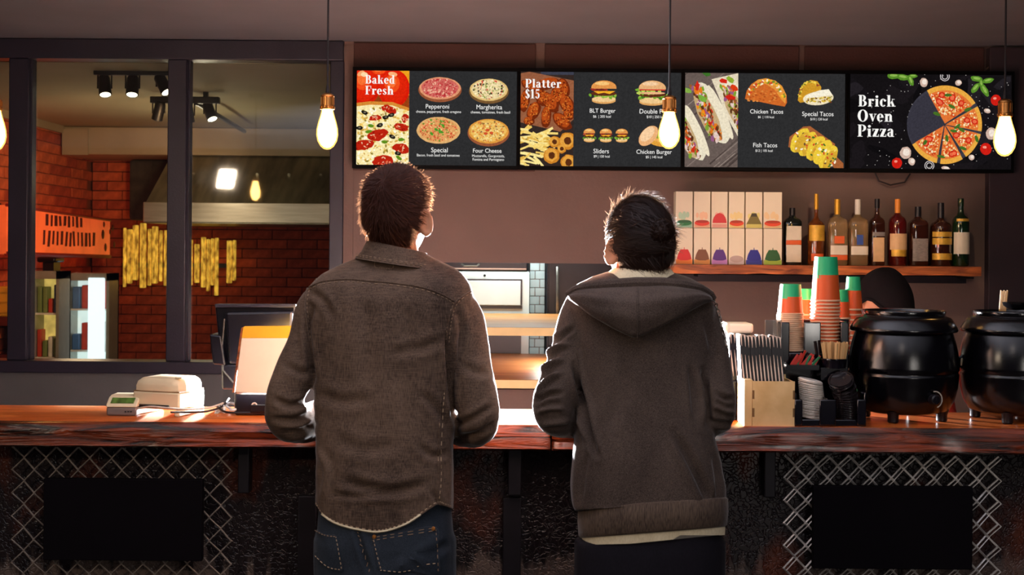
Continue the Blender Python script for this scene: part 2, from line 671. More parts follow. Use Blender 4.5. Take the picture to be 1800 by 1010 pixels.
for x0, x1 in ((-300, 18), (52, 296), (329, 580)):
    xa, xb = P(x0, 400, YW).x, P(x1, 400, YW).x
    MB().bb(xa, xb, YW + 0.03, YW + 0.036, zb1, zt0).build('pane', 'pane', win, smooth=False)

# ------------------------------------------------------------------ kitchen behind the window
XL, YB = -3.15, 9.8
kc = MB().bb(-4.6, 3.4, YW + 0.16, 10.0, KZ, KZ + 0.2).build('ceiling_kitchen', 'kitchen_ceiling', smooth=False); tag(kc, kind='structure')
kl = MB().bb(XL - 0.16, XL - 0.012, YW + 0.16, YB + 0.16, 0, KZ).build('wall_kitchen_left', 'mortar', smooth=False); tag(kl, kind='structure')
kb = MB().bb(XL - 0.16, -0.6, YB + 0.012, YB + 0.16, 0, KZ).build('wall_kitchen_back', 'mortar_dark', smooth=False); tag(kb, kind='structure')
kp = MB().bb(-0.74, -0.62, YW + 0.16, YB, 0, KZ).build('wall_partition', 'plaster_grey', smooth=False); tag(kp, kind='structure')
BM = []
for m in ('brick_orange', 'brick_red', 'brick_dark'):
    b = MB().box((0, 0, 0), (0.218, 0.024, 0.0645))
    me = b.mesh('brick', smooth=False)
    me.materials.append(MATS[m])
    BM.append(me)
course, zz = 0, 0.62
while zz < KZ - 0.03:
    off = 0.1125 * (course % 2)
    y = 7.55 + off
    while y < YB - 0.12:
        o = put('brick', BM[R.choice((0, 0, 1))], kl, (XL - 0.012 + R.uniform(0, 0.006), y + 0.106, zz + 0.03), (0, R.uniform(-.02, .02), math.pi / 2))
        y += 0.225
    x = XL + 0.01 + off
    if off and (zz < 2.4):
        hb = put('brick', BM[1], kb, (XL + .06, YB + 0.008, zz + 0.03)); hb.scale = (.48, 1, 1)
    while x < -0.98:
        if zz < 1.70 or x < -2.45:
            put('brick', BM[R.choice((1, 2, 2, 2)) if zz < 1.7 else R.choice((0, 1))], kb, (x + 0.106, YB + 0.012 - R.uniform(0, 0.006), zz + 0.03), (0, R.uniform(-.01, .01), 0))
        x += 0.225
    zz += 0.071
    course += 1
bm_ = MB().bb(XL + 0.01, -0.75, 9.1, YB - 0.03, 2.185, KZ - 0.003).build('trim_kitchen_beam', 'duct_cream', smooth=False, bevel=0.008); tag(bm_, kind='structure')
MB().bb(XL + 0.02, -2.95, 9.085, 9.105, 2.18, 2.36).build('cover_strip', 'duct_cream', bm_, smooth=False)
t = MB().bb(XL, XL + 0.03, YW + 0.2, 9.1, KZ - 0.05, KZ).build('trim_cornice', 'duct_cream', smooth=False); tag(t, kind='structure')

# extraction hood
hood = thing('extractor_hood', (-1.6, 8.9, 1.7), 'dull steel extractor hood with bright front lip over the brick kitchen', 'extractor hood')
HX0, HX1 = -2.38, -0.78
prof = [(8.5, 1.70), (8.5, 1.835), (9.12, 2.183), (9.75, 2.183), (9.75, 1.70)]
m = MB()
n = len(prof)
m.add([(HX0, y, z) for y, z in prof] + [(HX1, y, z) for y, z in prof],
      [tuple(range(n - 1, -1, -1)), tuple(range(n, 2 * n))] + [(k, (k + 1) % n, n + (k + 1) % n, n + k) for k in range(n)])
m.build('canopy', 'steel_dull', hood, smooth=False, fix=True)
MB().bb(HX0 - 0.01, HX1, 8.47, 8.50, 1.705, 1.835).build('front_lip', 'steel', hood, smooth=False, bevel=0.004)
for k in range(6):
    x = HX0 + 0.22 + k * 0.215
    MB().lathe([(0.0, 0.006), (0.008, 0.004), (0.010, 0)], (x, 8.86, 2.042), 10, Matrix.Rotation(math.radians(-60), 3, 'X') @ Matrix.Identity(3)).build('rivet', 'steel', hood)
for k in range(5):
    x = HX0 + 0.45 + k * 0.2
    rot = Matrix.Rotation(math.radians(-29.3), 3, 'X')
    MB().box((x, 8.82, 2.0), (0.012, 0.006, 0.012)).build('seam_tab', 'steel', hood)
# soot-stained chimney breast beside the hood
sb = MB().bb(-2.80, HX0 - 0.015, 9.55, YB - 0.02, 1.74, 2.18).build('trim_chimney_breast', 'soot', smooth=False, bevel=0.02); tag(sb, kind='structure')

# window-glass reflections imitated by glowing gold bars at the brick wall
mat('gold_reflection', (255, 200, 70), 0.35, 0.3, vs=9, emit=1.0, stretch=(5, 1, 1.6), col2=(96, 56, 12))
gs = thing('pane_reflection', (P(312, 460, 9.66).x, 9.66, P(312, 515, 9.66).z), 'glowing gold upright bars imitating reflections on the window glass', 'sign')
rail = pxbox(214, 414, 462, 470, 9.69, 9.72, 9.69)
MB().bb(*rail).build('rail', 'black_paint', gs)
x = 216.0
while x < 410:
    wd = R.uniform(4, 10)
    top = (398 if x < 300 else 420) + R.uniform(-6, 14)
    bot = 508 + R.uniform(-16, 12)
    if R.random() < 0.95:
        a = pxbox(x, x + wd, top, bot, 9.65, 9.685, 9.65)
        MB().bb(*a).build('bar', 'gold_reflection', gs, bevel=0.006)
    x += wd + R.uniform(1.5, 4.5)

# red lightbox header along the brick wall
mat('lightbox_red', (236, 92, 44), 0.4, var=0.2, vs=5, emit=0.62)
mat('lightbox_edge', (150, 34, 24), 0.5, var=0.1)
mat('brush_black', (92, 22, 14), 0.6, var=0.3, vs=40)
lb = thing('lightbox_sign', (-2.95, 8.7, 1.50), 'red-orange lightbox with dark lettering seen back to front above the fridges', 'sign')
ya, yb_ = 7.4, 9.62
m = MB()
seg = []
for k in range(15):
    t_ = k / 14.0
    yy = ya + (yb_ - ya) * t_
    xx = -2.86 - (0.20 * max(0, (t_ - 0.86) / 0.14) ** 2)
    seg.append((xx, yy, 1.775 - 0.05 * t_, 1.50 - 0.03 * t_))
vs_ = []
for x, y, z1, z0 in seg:
    vs_ += [(x, y, z0), (x, y, z1), (XL + 0.02, y, z1), (XL + 0.02, y, z0)]
fs_ = []
for k in range(14):
    for j in range(4):
        a, b = k * 4 + j, k * 4 + (j + 1) % 4
        fs_.append((a, b, b + 4, a + 4))
fs_ += [(0, 3, 2, 1), (56, 57, 58, 59)]
MB().add(vs_, fs_).build('casing', 'lightbox_red', lb, smooth=True, fix=True)
m = MB()
for x, y, z1, z0 in seg:
    pass
MB().tube([(x, y, z0) for x, y, z1, z0 in seg], 0.014, 6).build('lower_edge', 'lightbox_edge', lb)
MB().tube([(x, y, z1) for x, y, z1, z0 in seg], 0.010, 6).build('upper_edge', 'lightbox_edge', lb)
# brush lettering strokes (mirror writing, too blurred to read) on the face
for row, (z0, z1, y0, y1, n_) in enumerate(((1.665, 1.745, 8.0, 8.72, 9), (1.545, 1.645, 7.95, 8.98, 13))):
    for k in range(n_):
        yc = y0 + (y1 - y0) * (k + 0.5) / n_
        wd = (y1 - y0) / n_ * R.uniform(0.32, 0.62)
        lean = R.uniform(-0.02, 0.02)
        za, zb_ = z0 + R.uniform(-.004, .012), z1 - R.uniform(-.004, .012)
        MB().add([(-2.857, yc - wd / 2, za), (-2.857, yc + wd / 2, za), (-2.857, yc + wd / 2 + lean, zb_), (-2.857, yc - wd / 2 + lean, zb_),
                  (-2.861, yc - wd / 2, za), (-2.861, yc + wd / 2, za), (-2.861, yc + wd / 2 + lean, zb_), (-2.861, yc - wd / 2 + lean, zb_)],
                 [(0, 1, 2, 3), (7, 6, 5, 4), (0, 4, 5, 1), (1, 5, 6, 2), (2, 6, 7, 3), (3, 7, 4, 0)]).build('letter_stroke', 'brush_black', lb, smooth=False, fix=True)
for yc, zc, r_ in ((9.16, 1.70, .022), (9.14, 1.63, .035), (9.3, 1.65, .02), (9.36, 1.68, .025), (9.4, 1.56, .024), (9.2, 1.54, .03)):
    MB().lathe([(0, .003), (r_ * .7, .003), (r_, 0)], (-2.858, yc, zc), 9, Matrix.Rotation(math.pi / 2, 3, 'Y')).build('paint_blot', 'brush_black', lb)

# drinks fridges
mat('fridge_case', (150, 150, 140), 0.4, 0.3, var=0.1)
mat('fridge_light', (214, 232, 228), 0.3, var=0.03, emit=1.0)
mat('fridge_amber', (206, 176, 92), 0.4, var=0.35, vs=12, emit=0.9)
emit_mat('led_tube', (236, 252, 255), 1.5)
mat('carton_red', (196, 66, 52), 0.5); mat('carton_white', (226, 226, 220), 0.5)
mat('carton_blue', (70, 110, 160), 0.5); mat('carton_green', (120, 140, 84), 0.5); mat('carton_gold', (190, 150, 70), 0.5)


def fridge(px0, px1, ytop, d, label, led, back):
    x0, x1 = P(px0, 500, d).x, P(px1, 500, d).x
    zt = P((px0 + px1) / 2, ytop, d).z
    t = thing('drinks_fridge', ((x0 + x1) / 2, d + 0.11, 0), label, 'fridge')
    s = 0.02
    m = MB()
    m.bb(x0, x0 + s, d, d + .22, 0, zt); m.bb(x1 - s, x1, d, d + .22, 0, zt)
    m.bb(x0, x1, d, d + .22, zt - .05, zt); m.bb(x0, x1, d, d + .22, 0, .3); m.bb(x0, x1, d + .2, d + .22, .3, zt)
    m.build('case', 'fridge_case', t, smooth=False)
    MB().bb(x0 + s, x1 - s, d + .185, d + .198, .3, zt - .05).build('lit_back', back, t, smooth=False)
    if led:
        MB().bb(x0 + (x1 - x0) * .52, x0 + (x1 - x0) * .9, d - .012, d + .01, .35, zt - .03).build('light_tube', 'led_tube', t, bevel=.006)
    for k in range(3):
        z = 0.55 + k * 0.28
        if z < zt - .1:
            MB().bb(x0 + s, x1 - s, d + .03, d + .185, z, z + .012).build('shelf', 'carton_white', t, smooth=False)
            for j in range(4):
                xx = x0 + s + (x1 - x0 - 2 * s) * (j + .5) / 4
                wdt = (x1 - x0 - 2 * s) / 4 * .8
                hh = R.uniform(.09, .2)
                c = R.choice(('carton_red', 'carton_white', 'carton_blue', 'carton_green', 'carton_gold', 'carton_red'))
                pk = MB().bb(xx - wdt / 2, xx + wdt / 2, d + .05, d + .13, z + .012, z + .012 + hh)
                pk.build('drink_pack', c, t, bevel=.006)
    MB().tube([(x0 + .012, d - .02, zt - .5), (x0 + .012, d - .035, zt - .4), (x0 + .012, d - .02, zt - .2)], .006, 6).build('door_handle', 'steel', t)
    return t


fridge(54, 104, 476, 8.25, 'narrow drinks fridge with amber glow left of the brighter fridge', False, 'fridge_amber')
fridge(116, 192, 480, 8.85, 'drinks fridge with a bright white light tube and red packs behind the window', True, 'fridge_light')
a = pxbox(64, 97, 451, 461, 8.27, 8.45, 8.27)
zf = P(79, 476, 8.25).z
t = thing('serving_pan', (P(80, 460, 8.36).x, 8.36, zf), 'black flat pan on a stand on top of the amber fridge', 'pan')
MB().bb(*a).build('pan', 'black_plastic', t, bevel=.012)
MB().bb((a[0] + a[1]) / 2 - .03, (a[0] + a[1]) / 2 + .04, 8.30, 8.42, zf, a[4]).build('stand', 'black_plastic', t)

# things in the leftmost strip of window
mat('yellow_crate', (206, 150, 40), 0.6, var=0.25, vs=9)
a = pxbox(-40, 17, 503, 556, 8.0, 8.3, 8.0)
t = thing('yellow_crate', ((a[0] + a[1]) / 2, 8.15, a[4]), 'mustard yellow crate at the left edge of the window', 'crate')
MB().bb(*a).build('side', 'yellow_crate', t, bevel=.01)
for k in range(3):
    z = a[4] + (a[5] - a[4]) * (k + .5) / 3
    MB().bb(a[0] - .004, a[1] + .004, 7.99, 8.31, z - .006, z + .006).build('rib', 'yellow_crate', t)
dk = pxbox(-60, 18, 557, 572, 7.95, 8.4, 7.95)
t = thing('kitchen_rack', ((dk[0] + dk[1]) / 2, 8.2, 0), 'dark red kitchen rack under the yellow crate', 'rack')
MB().bb(*dk[:4], dk[4], a[4]).build('board', 'brush_black', t)
for xx in (dk[0] + .02, dk[1] - .02):
    MB().bb(xx - .015, xx + .015, 8.0, 8.35, 0, dk[4]).build('upright', 'brush_black', t)
for k, z in enumerate((.35, .62, .85)):
    MB().bb(dk[0], dk[1], 7.97, 8.38, z, z + .03).build('shelf', 'brush_black', t)
mat('neon_red', (232, 84, 74), 0.4, var=0.2, vs=30, emit=0.8, stretch=(1, 1, 6))
c = P(-14, 388, 8.0)
t = thing('round_sign', (c.x, 8.0, c.z - .13), 'red sign with a thick black outline cut off by the left edge', 'sign')
pl = [(c.x + .085 * math.cos(k * math.pi / 12) * (1.0), c.z + .125 * math.sin(k * math.pi / 12)) for k in range(24)]
MB().prism(pl, 7.99, 8.01).build('face', 'neon_red', t, smooth=False, fix=True)
MB().tube([(x, 7.985, z) for x, z in pl], .011, 6, closed=True).build('outline', 'black_plastic', t)

# ceiling track spotlights
emit_mat('spot_lens', (255, 240, 205), 9.0)


def track(px0, px1, py, d, heads, label, extra=None):
    a, b = P(px0, py, d), P(px1, py, d)
    z = KZ - 0.02
    zr = P((px0 + px1) / 2, py, d).z
    t = thing('track_light', ((a.x + b.x) / 2, d, zr), label, 'track light')
    MB().bb(a.x, b.x, d - .02, d + .02, zr - .018, zr + .018).build('rail', 'black_paint', t, bevel=.004)
    for k in (0.2, 0.8):
        x = a.x + (b.x - a.x) * k
        MB().bb(x - .012, x + .012, d - .012, d + .012, zr, KZ).build('ceiling_mount', 'black_paint', t)
    if extra:
        e = [P(*q) for q in extra]
        MB().tube(e, .013, 6).build('cross_rail', 'black_paint', t)
    for px, pys, tx, ty, lit in heads:
        c = P(px, pys, d)
        ax = Vector((tx, ty, -1)).normalized()
        q = Vector((0, 0, -1)).rotation_difference(ax).to_matrix()
        h = MB().lathe([(0, .055), (.022, .055), (.028, .045), (.030, -.045), (.026, -.048), (.024, -.035), (0, -.035)], c, 18, q, caps=False).build('spot_head', 'black_paint', t)
        MB().lathe([(0, -.036), (.0245, -.036), (.0245, -.044), (0, -.046)], c, 16, q, caps=False).build('lens', 'spot_lens' if lit else 'black_plastic', h)
        for s in (-1, 1):
            MB().tube([c + Vector((s * .033, 0, -.01)), c + Vector((s * .033, 0, .06)), Vector((c.x, d, zr - .012))], .004, 6).build('yoke', 'black_paint', h)
        if lit:
            light('track_spot', 'SPOT', c + ax * .06, lit, (1.0, 0.74, 0.42), c + ax, 0.03, spot=1.5, blend=.7)
    return t


track(166, 306, 126, 6.25, ((184, 152, .22, -.42, 4), (233, 152, .08, -.45, 6), (287, 149, .6, -.4, 4)), 'three-headed black track light nearest the window top')
track(265, 386, 176, 7.05, ((279, 196, -.3, .3, 0), (331, 200, .1, .1, 0), (369, 197, .45, -.4, 5)), 'smaller black track light deeper in the kitchen', ((345, 181, 7.05), (392, 208, 7.8), (430, 231, 8.7)))
light('kitchen_uplight', 'AREA', (-2.0, 7.4, 1.5), 4, (1.0, 0.86, 0.6), (-1.9, 7.8, 2.4), 0.5)
light('hood_lamp', 'POINT', (-1.9, 8.0, 1.98), 4.5, (1.0, 0.86, 0.6), None, 0.05)

# ------------------------------------------------------------------ behind the pass-through
pb = MB().bb(-0.6, 3.0, 7.75, 7.9, 0, KZ).build('wall_pass_back', 'plaster_grey', smooth=False); tag(pb, kind='structure')
pr = MB().bb(1.35, 1.45, YW + .16, 7.75, 0, KZ).build('wall_pass_right', 'plaster_grey', smooth=False); tag(pr, kind='structure')


def plank(name, x0, x1, y0, y1, z, th, m, label, cat):
    o = MB().bb(x0, x1, y0, y1, z - th, z).build(name, m, bevel=.004)
    off = Vector(((x0 + x1) / 2, (y0 + y1) / 2, z - th))
    o.data.transform(Matrix.Translation(-off)); o.location = off
    return tag(o, label, cat)


mat('pine_edge', (246, 214, 150), 0.5, var=0.05)
zsh1 = P(900, 575, 5.9).z
zsh2 = P(900, 667, 5.74).z
plank('pass_shelf', OX0 + .003, OX1 - .003, 5.9, 7.2, zsh1, .038, 'pine', 'upper pale wooden worktop inside the pass-through', 'shelf')
plank('pass_worktop', OX0 + .003, OX1 - .003, 5.74, 7.2, zsh2, .038, 'pine', 'lower pale wooden worktop at the sill of the pass-through', 'worktop')
MB().bb(OX0 + .004, OX1 - .004, 5.893, 5.8995, zsh1 - .037, zsh1 - .001).build('front_edge', 'pine_edge', bpy.data.objects['pass_shelf'])
MB().bb(OX0 + .004, OX1 - .004, 5.733, 5.7395, zsh2 - .037, zsh2 - .001).build('front_edge', 'pine_edge', bpy.data.objects['pass_worktop'])
for x in (OX0 + .03, OX1 - .03):
    for y in (6.3, 7.1):
        tt = MB().bb(x - .02, x + .02, y - .02, y + .02, zsh2, zsh1 - .038).build('shelf_post', 'pine', bpy.data.objects['pass_shelf'])
for y in (6.4, 7.1):
    for x in (OX0 + .05, OX1 - .05):
        MB().bb(x - .02, x + .02, y - .02, y + .02, 0, zsh2 - .038).build('leg', 'pine', bpy.data.objects['pass_worktop'])
dO = 7.25
a = pxbox(772, 930, 477, 690, dO, dO + .45)
ov = thing('kitchen_oven', ((a[0] + a[1]) / 2, dO + .22, 0), 'white enamel oven cabinet seen through the pass-through', 'oven')
MB().bb(a[0], a[1], dO, dO + .45, 0, a[5]).build('body', 'white_enamel', ov, bevel=.006)
b = pxbox(800, 915, 493, 536, dO - .012, dO + .01, dO)
dr = MB().bb(*b).build('door', 'white_enamel', ov, bevel=.003)
e = pxbox(797, 918, 490, 493, dO - .006, dO, dO); MB().bb(*e).build('door_gasket', 'black_plastic', ov)
e = pxbox(797, 918, 536, 542, dO - .006, dO, dO); MB().bb(*e).build('door_gasket', 'black_plastic', ov)
e = pxbox(915, 918, 493, 536, dO - .006, dO, dO); MB().bb(*e).build('door_gasket', 'black_plastic', ov)
k0 = P(852, 484, dO - .01); MB().lathe([(0, .012), (.006, .01), (.008, 0)], k0, 10, Matrix.Rotation(math.pi / 2, 3, 'X')).build('lock_knob', 'black_plastic', ov)
e = pxbox(848, 916, 588, 622, dO - .008, dO + .01, dO); MB().bb(*e).build('lower_window', 'black_plastic', ov)
a2 = pxbox(773, 928, 463, 477, dO, dO + .4)
t = thing('countertop_grill', ((a2[0] + a2[1]) / 2, dO + .2, a[5]), 'black flat grill lying on the white oven', 'grill')
MB().bb(a2[0], a2[1], a2[2], a2[3], a[5], a[5] + .055).build('body', 'black_plastic', t, bevel=.008)
MB().tube([P(812, 464, dO - .03), P(816, 467, dO - .05), P(838, 467, dO - .05), P(842, 464, dO - .03)], .005, 6).build('handle', 'steel', t)
e = pxbox(780, 925, 471, 473, dO - .004, dO, dO); MB().bb(*e).build('trim_strip', 'steel', t)
col = pxbox(931, 957, 440, 690, 7.4, 7.74, 7.4)
cl = MB().bb(col[0], col[1], 7.41, 7.75, 0, 2.2).build('wall_tiled_pier', 'mortar', smooth=False); tag(cl, kind='structure')
z = .9
k = 0
while z < 1.75:
    for x0, x1 in (((col[0], col[1] - .03),) if k % 2 else ((col[0] + .03, col[1]),)) + (((col[1] - .027, col[1]),) if k % 2 else ((col[0], col[0] + .027),)):
        MB().bb(x0, x1, 7.398, 7.412, z, z + .045).build('tile', 'white_tile', cl, bevel=.002)
    z += .048
    k += 1
fr = pxbox(960, 1175, 450, 690, 7.3, 7.7)
t = thing('steel_fridge', ((fr[0] + fr[1]) / 2, 7.5, 0), 'tall black fridge right of the tiled pier in the pass-through', 'fridge')
MB().bb(fr[0], fr[1], 7.3, 7.7, 0, 1.75).build('body', 'black_plastic', t, bevel=.006)
MB().bb(fr[0] + .01, fr[1] - .01, 7.28, 7.3, .1, 1.0).build('door', 'black_paint', t, bevel=.004)
MB().bb(fr[0] + .01, fr[1] - .01, 7.28, 7.3, 1.01, 1.73).build('door', 'black_paint', t, bevel=.004)
MB().tube([(fr[0] + .06, 7.27, 1.1), (fr[0] + .06, 7.25, 1.15), (fr[0] + .06, 7.25, 1.4), (fr[0] + .06, 7.27, 1.45)], .008, 6).build('door_handle', 'steel', t)
# ------------------------------------------------------------------ lettering
def ring(cx, cy, rx, ry, T, h, a0=0, a1=360, n=20):
    out = []
    for k in range(n):
        q = []
        for a in (a0 + (a1 - a0) * k / n, a0 + (a1 - a0) * (k + 1) / n):
            c, s = math.cos(math.radians(a)), math.sin(math.radians(a))
            q.append(((cx + rx * c, cy + ry * s), (cx + (rx - T) * c, cy + (ry - h) * s)))
        out.append([q[0][0], q[1][0], q[1][1], q[0][1]])
    return out


def RC(x0, y0, x1, y1):
    return [(x0, y0), (x1, y0), (x1, y1), (x0, y1)]


def disc(cx, cy, r):
    return [(cx + r * math.cos(k * math.pi / 6), cy + r * math.sin(k * math.pi / 6)) for k in range(12)]


FT, FH = 0.19, 0.055
GL = {
    'B': ([RC(.07, 0, .27, 1), RC(0, 0, .34, .045), RC(0, .955, .34, 1)] + ring(.32, .745, .26, .255, FT, FH, -90, 90) + ring(.34, .265, .31, .265, FT + .01, FH, -90, 90), .70),
    'F': ([RC(.07, 0, .27, 1), RC(0, 0, .38, .045), RC(0, .95, .6, 1), RC(.55, .68, .6, 1), RC(.27, .49, .46, .53), RC(.43, .38, .47, .64)], .63),
    'P': ([RC(.07, 0, .27, 1), RC(0, 0, .38, .045), RC(0, .955, .34, 1)] + ring(.33, .715, .31, .285, FT, FH, -90, 90), .68),
    'O': (ring(.4, .5, .4, .52, .22, .05, n=32), .84),
    '$': (ring(.26, .73, .23, .27, .15, .06, 10, 250) + ring(.26, .27, .25, .27, .16, .06, -170, 80) + [[(.07, .68), (.2, .78), (.46, .3), (.3, .22)], RC(.24, -.1, .28, 1.1)], .56),
    '1': ([RC(.14, 0, .34, 1), RC(.03, 0, .45, .045), [(.16, 1), (.16, .86), (.01, .80), (.01, .84)]], .50),
    '5': ([RC(.09, .86, .47, 1), RC(.09, .5, .13, 1)] + ring(.25, .31, .26, .32, .18, .06, -160, 120), .57),
    'a': (ring(.2, .19, .2, .2, .16, .05, 60, 300) + [RC(.26, 0, .44, .5), RC(.42, 0, .52, .05)] + ring(.23, .48, .21, .2, .16, .05, 0, 175), .55),
    'e': (ring(.26, .335, .26, .35, .19, .05, 0, 318, 26) + [RC(.12, .335, .5, .375)], .55),
    'k': ([RC(.06, 0, .25, 1), RC(0, 0, .31, .045), RC(0, .955, .2, 1), [(.25, .28), (.29, .26), (.5, .64), (.46, .64)], [(.3, .42), (.44, .46), (.62, 0), (.42, 0)], RC(.36, 0, .66, .045), RC(.38, .62, .6, .66)], .66),
    'd': (ring(.27, .335, .27, .35, .19, .05, 70, 290) + [RC(.32, 0, .51, 1), RC(.24, .955, .4, 1), RC(.5, 0, .59, .045)], .61),
    'r': ([RC(.06, 0, .25, .66), RC(0, 0, .33, .045), RC(0, .615, .2, .66), disc(.38, .57, .1), RC(.24, .6, .36, .65)], .49),
    's': (ring(.2, .49, .18, .19, .11, .05, 10, 250) + ring(.2, .18, .2, .19, .12, .05, -170, 80) + [[(.05, .46), (.15, .54), (.37, .2), (.24, .14)]], .44),
    'h': ([RC(.06, 0, .25, 1), RC(0, 0, .31, .045), RC(0, .955, .2, 1)] + ring(.37, .42, .2, .25, .18, .06, 0, 160) + [RC(.38, 0, .57, .43), RC(.33, 0, .63, .045)], .66),
    'n': ([RC(.06, 0, .25, .66), RC(0, 0, .31, .045), RC(0, .615, .2, .66)] + ring(.37, .42, .2, .25, .18, .06, 0, 160) + [RC(.38, 0, .57, .43), RC(.33, 0, .63, .045)], .66),
    'l': ([RC(.06, 0, .25, 1), RC(0, 0, .31, .045), RC(0, .955, .2, 1)], .34),
    't': ([RC(.09, .08, .27, .86), RC(0, .61, .4, .66)] + ring(.27, .14, .18, .15, .17, .06, 190, 340), .42),
    'i': ([RC(.06, 0, .25, .66), RC(0, 0, .31, .045), RC(0, .615, .2, .66), disc(.155, .86, .11)], .34),
    'c': (ring(.25, .335, .25, .35, .19, .05, 42, 320) + [disc(.4, .52, .09)], .50),
    'v': ([[(.04, .66), (.24, .66), (.37, .12), (.3, 0), (.27, 0)], [(.27, 0), (.31, 0), (.53, .66), (.48, .66)], RC(0, .615, .3, .66), RC(.4, .615, .6, .66)], .58),
    'z': ([RC(.02, .6, .46, .66), RC(.02, 0, .48, .06), [(.02, .06), (.02, .03), (.26, .06), (.46, .6), (.46, .63), (.24, .6)], RC(.02, .46, .06, .66), RC(.44, 0, .48, .2)], .51),
}
mat('bezel_black', (4, 4, 5), 0.7, var=0.1, spec=0.1)
emit_mat('screen_white', (250, 248, 244), 1.0)


class Display:
    """one wall screen; picture coordinates are photo pixels around the screen's centre"""

    def __init__(self, x0, x1, y0, y1, label, bez=6):
        self.uc, self.vc = (x0 + x1) / 2, (y0 + y1) / 2
        self.d = 5.73
        self.s = self.d / F
        self.C = P(self.uc, self.vc, self.d)
        hx, hz = (x1 - x0) / 2 * self.s, (y1 - y0) / 2 * self.s
        self.t = thing('menu_display', (self.C.x, self.d + .03, self.C.z - hz), label, 'screen', 'menu screens in a row on the wall')
        C = self.C
        MB().bb(C.x - hx, C.x + hx, self.d + .006, YW - .014, C.z - hz, C.z + hz).build('housing', 'bezel_black', self.t, bevel=.006)
        # bezel: four bars proud of the picture
        bx = bez * self.s
        m = MB()
        m.bb(C.x - hx, C.x + hx, self.d - .012, self.d + .006, C.z + hz - bx, C.z + hz)
        m.bb(C.x - hx, C.x + hx, self.d - .012, self.d + .006, C.z - hz, C.z - hz + bx)
        m.bb(C.x - hx, C.x - hx + bx * .55, self.d - .012, self.d + .006, C.z - hz + bx, C.z + hz - bx)
        m.bb(C.x + hx - bx * .55, C.x + hx, self.d - .012, self.d + .006, C.z - hz + bx, C.z + hz - bx)
        m.build('bezel', 'bezel_black', self.t, smooth=False)
        self.m = MB()
        self.clip = None

    def w(self, u, v, layer):
        return (self.C.x + (u - self.uc) * self.s, self.d - layer * .0006, self.C.z - (v - self.vc) * self.s)

    def poly(self, pts, col, layer):
        if self.clip:
            x0, x1, y0, y1 = self.clip
            for axis, lim, sg in ((0, x0, 1), (0, x1, -1), (1, y0, 1), (1, y1, -1)):
                out = []
                for i in range(len(pts)):
                    a, b = pts[i - 1], pts[i]
                    ia, ib = (a[axis] - lim) * sg >= 0, (b[axis] - lim) * sg >= 0
                    if ia != ib:
                        t_ = (lim - a[axis]) / (b[axis] - a[axis])
                        out.append((a[0] + (b[0] - a[0]) * t_, a[1] + (b[1] - a[1]) * t_))
                    if ib:
                        out.append(b)
                pts = out
                if len(pts) < 3:
                    return
        l = layer + R.uniform(0, .85)
        ar = sum(pts[i - 1][0] * pts[i][1] - pts[i][0] * pts[i - 1][1] for i in range(len(pts)))
        if ar > 0:
            pts = pts[::-1]
        self.m.add([self.w(u, v, l) for u, v in pts], [tuple(range(len(pts)))], lin(col))

    def rect(self, x0, x1, y0, y1, col, layer=0):
        self.poly([(x0, y0), (x1, y0), (x1, y1), (x0, y1)], col, layer)

    def ell(self, cx, cy, rx, ry, col, layer, rot=0, rag=0.0, n=18, a0=0, a1=360):
        c, s = math.cos(math.radians(rot)), math.sin(math.radians(rot))
        pts = []
        full = a1 - a0 >= 360
        for k in range(n if full else n + 1):
            a = math.radians(a0 + (a1 - a0) * k / n)
            q = 1 + R.uniform(-rag, rag)
            x, y = rx * q * math.cos(a), ry * q * math.sin(a)
            pts.append((cx + x * c - y * s, cy + x * s + y * c))
        self.poly(pts, col, layer)

    def line(self, pts, wd, col, layer):
        for (x0, y0), (x1, y1) in zip(pts[:-1], pts[1:]):
            dx, dy = x1 - x0, y1 - y0
            l = math.hypot(dx, dy) or 1
            nx, ny = -dy / l * wd / 2, dx / l * wd / 2
            self.poly([(x0 + nx, y0 + ny), (x1 + nx, y1 + ny), (x1 - nx, y1 - ny), (x0 - nx, y0 - ny)], col, layer)

    def serif(self, s, x0, x1, ytop, ybot):
        cap = ybot - ytop
        tw = sum(GL[c][1] + .045 for c in s) - .045
        sx = (x1 - x0) / tw
        m = MB()
        x = 0
        for c in s:
            for pl in GL[c][0]:
                m.add([self.w(x0 + (x + a) * sx, ybot - b * cap, 9.0) for a, b in pl], [tuple(range(len(pl)))])
            x += GL[c][1] + .045
        o = m.build('headline', 'screen_white', self.t, smooth=False, fix=False)
        return o

    def text(self, s, cx, cy, wpx):
        cu = bpy.data.curves.new('caption', 'FONT')
        cu.body = s
        cu.align_x = 'CENTER'
        cu.align_y = 'CENTER'
        cu.resolution_u = 3
        tmp = bpy.data.objects.new('caption_tmp', cu)
        COL.objects.link(tmp)
        dg = bpy.context.evaluated_depsgraph_get()
        me = bpy.data.meshes.new_from_object(tmp.evaluated_get(dg))
        bpy.data.objects.remove(tmp)
        n = len(me.vertices)
        co = np.empty(n * 3); me.vertices.foreach_get('co', co); co = co.reshape(-1, 3)
        wd = co[:, 0].max() - co[:, 0].min()
        k = wpx * self.s / wd
        x0 = (co[:, 0].max() + co[:, 0].min()) / 2
        w0 = self.w(cx, cy, 9.0)
        out = np.empty_like(co)
        b = base_of(self.t)
        out[:, 0] = w0[0] + (co[:, 0] - x0) * k - b.x
        out[:, 1] = w0[1] - b.y
        out[:, 2] = w0[2] + co[:, 1] * k * 1.08 - b.z
        me.vertices.foreach_set('co', out.ravel())
        me.materials.clear()
        me.materials.append(MATS['screen_white'])
        o = put('caption', me, self.t)
        me.name = 'caption'
        return o

    def done(self):
        return self.m.build('picture', 'screen', self.t, smooth=False)

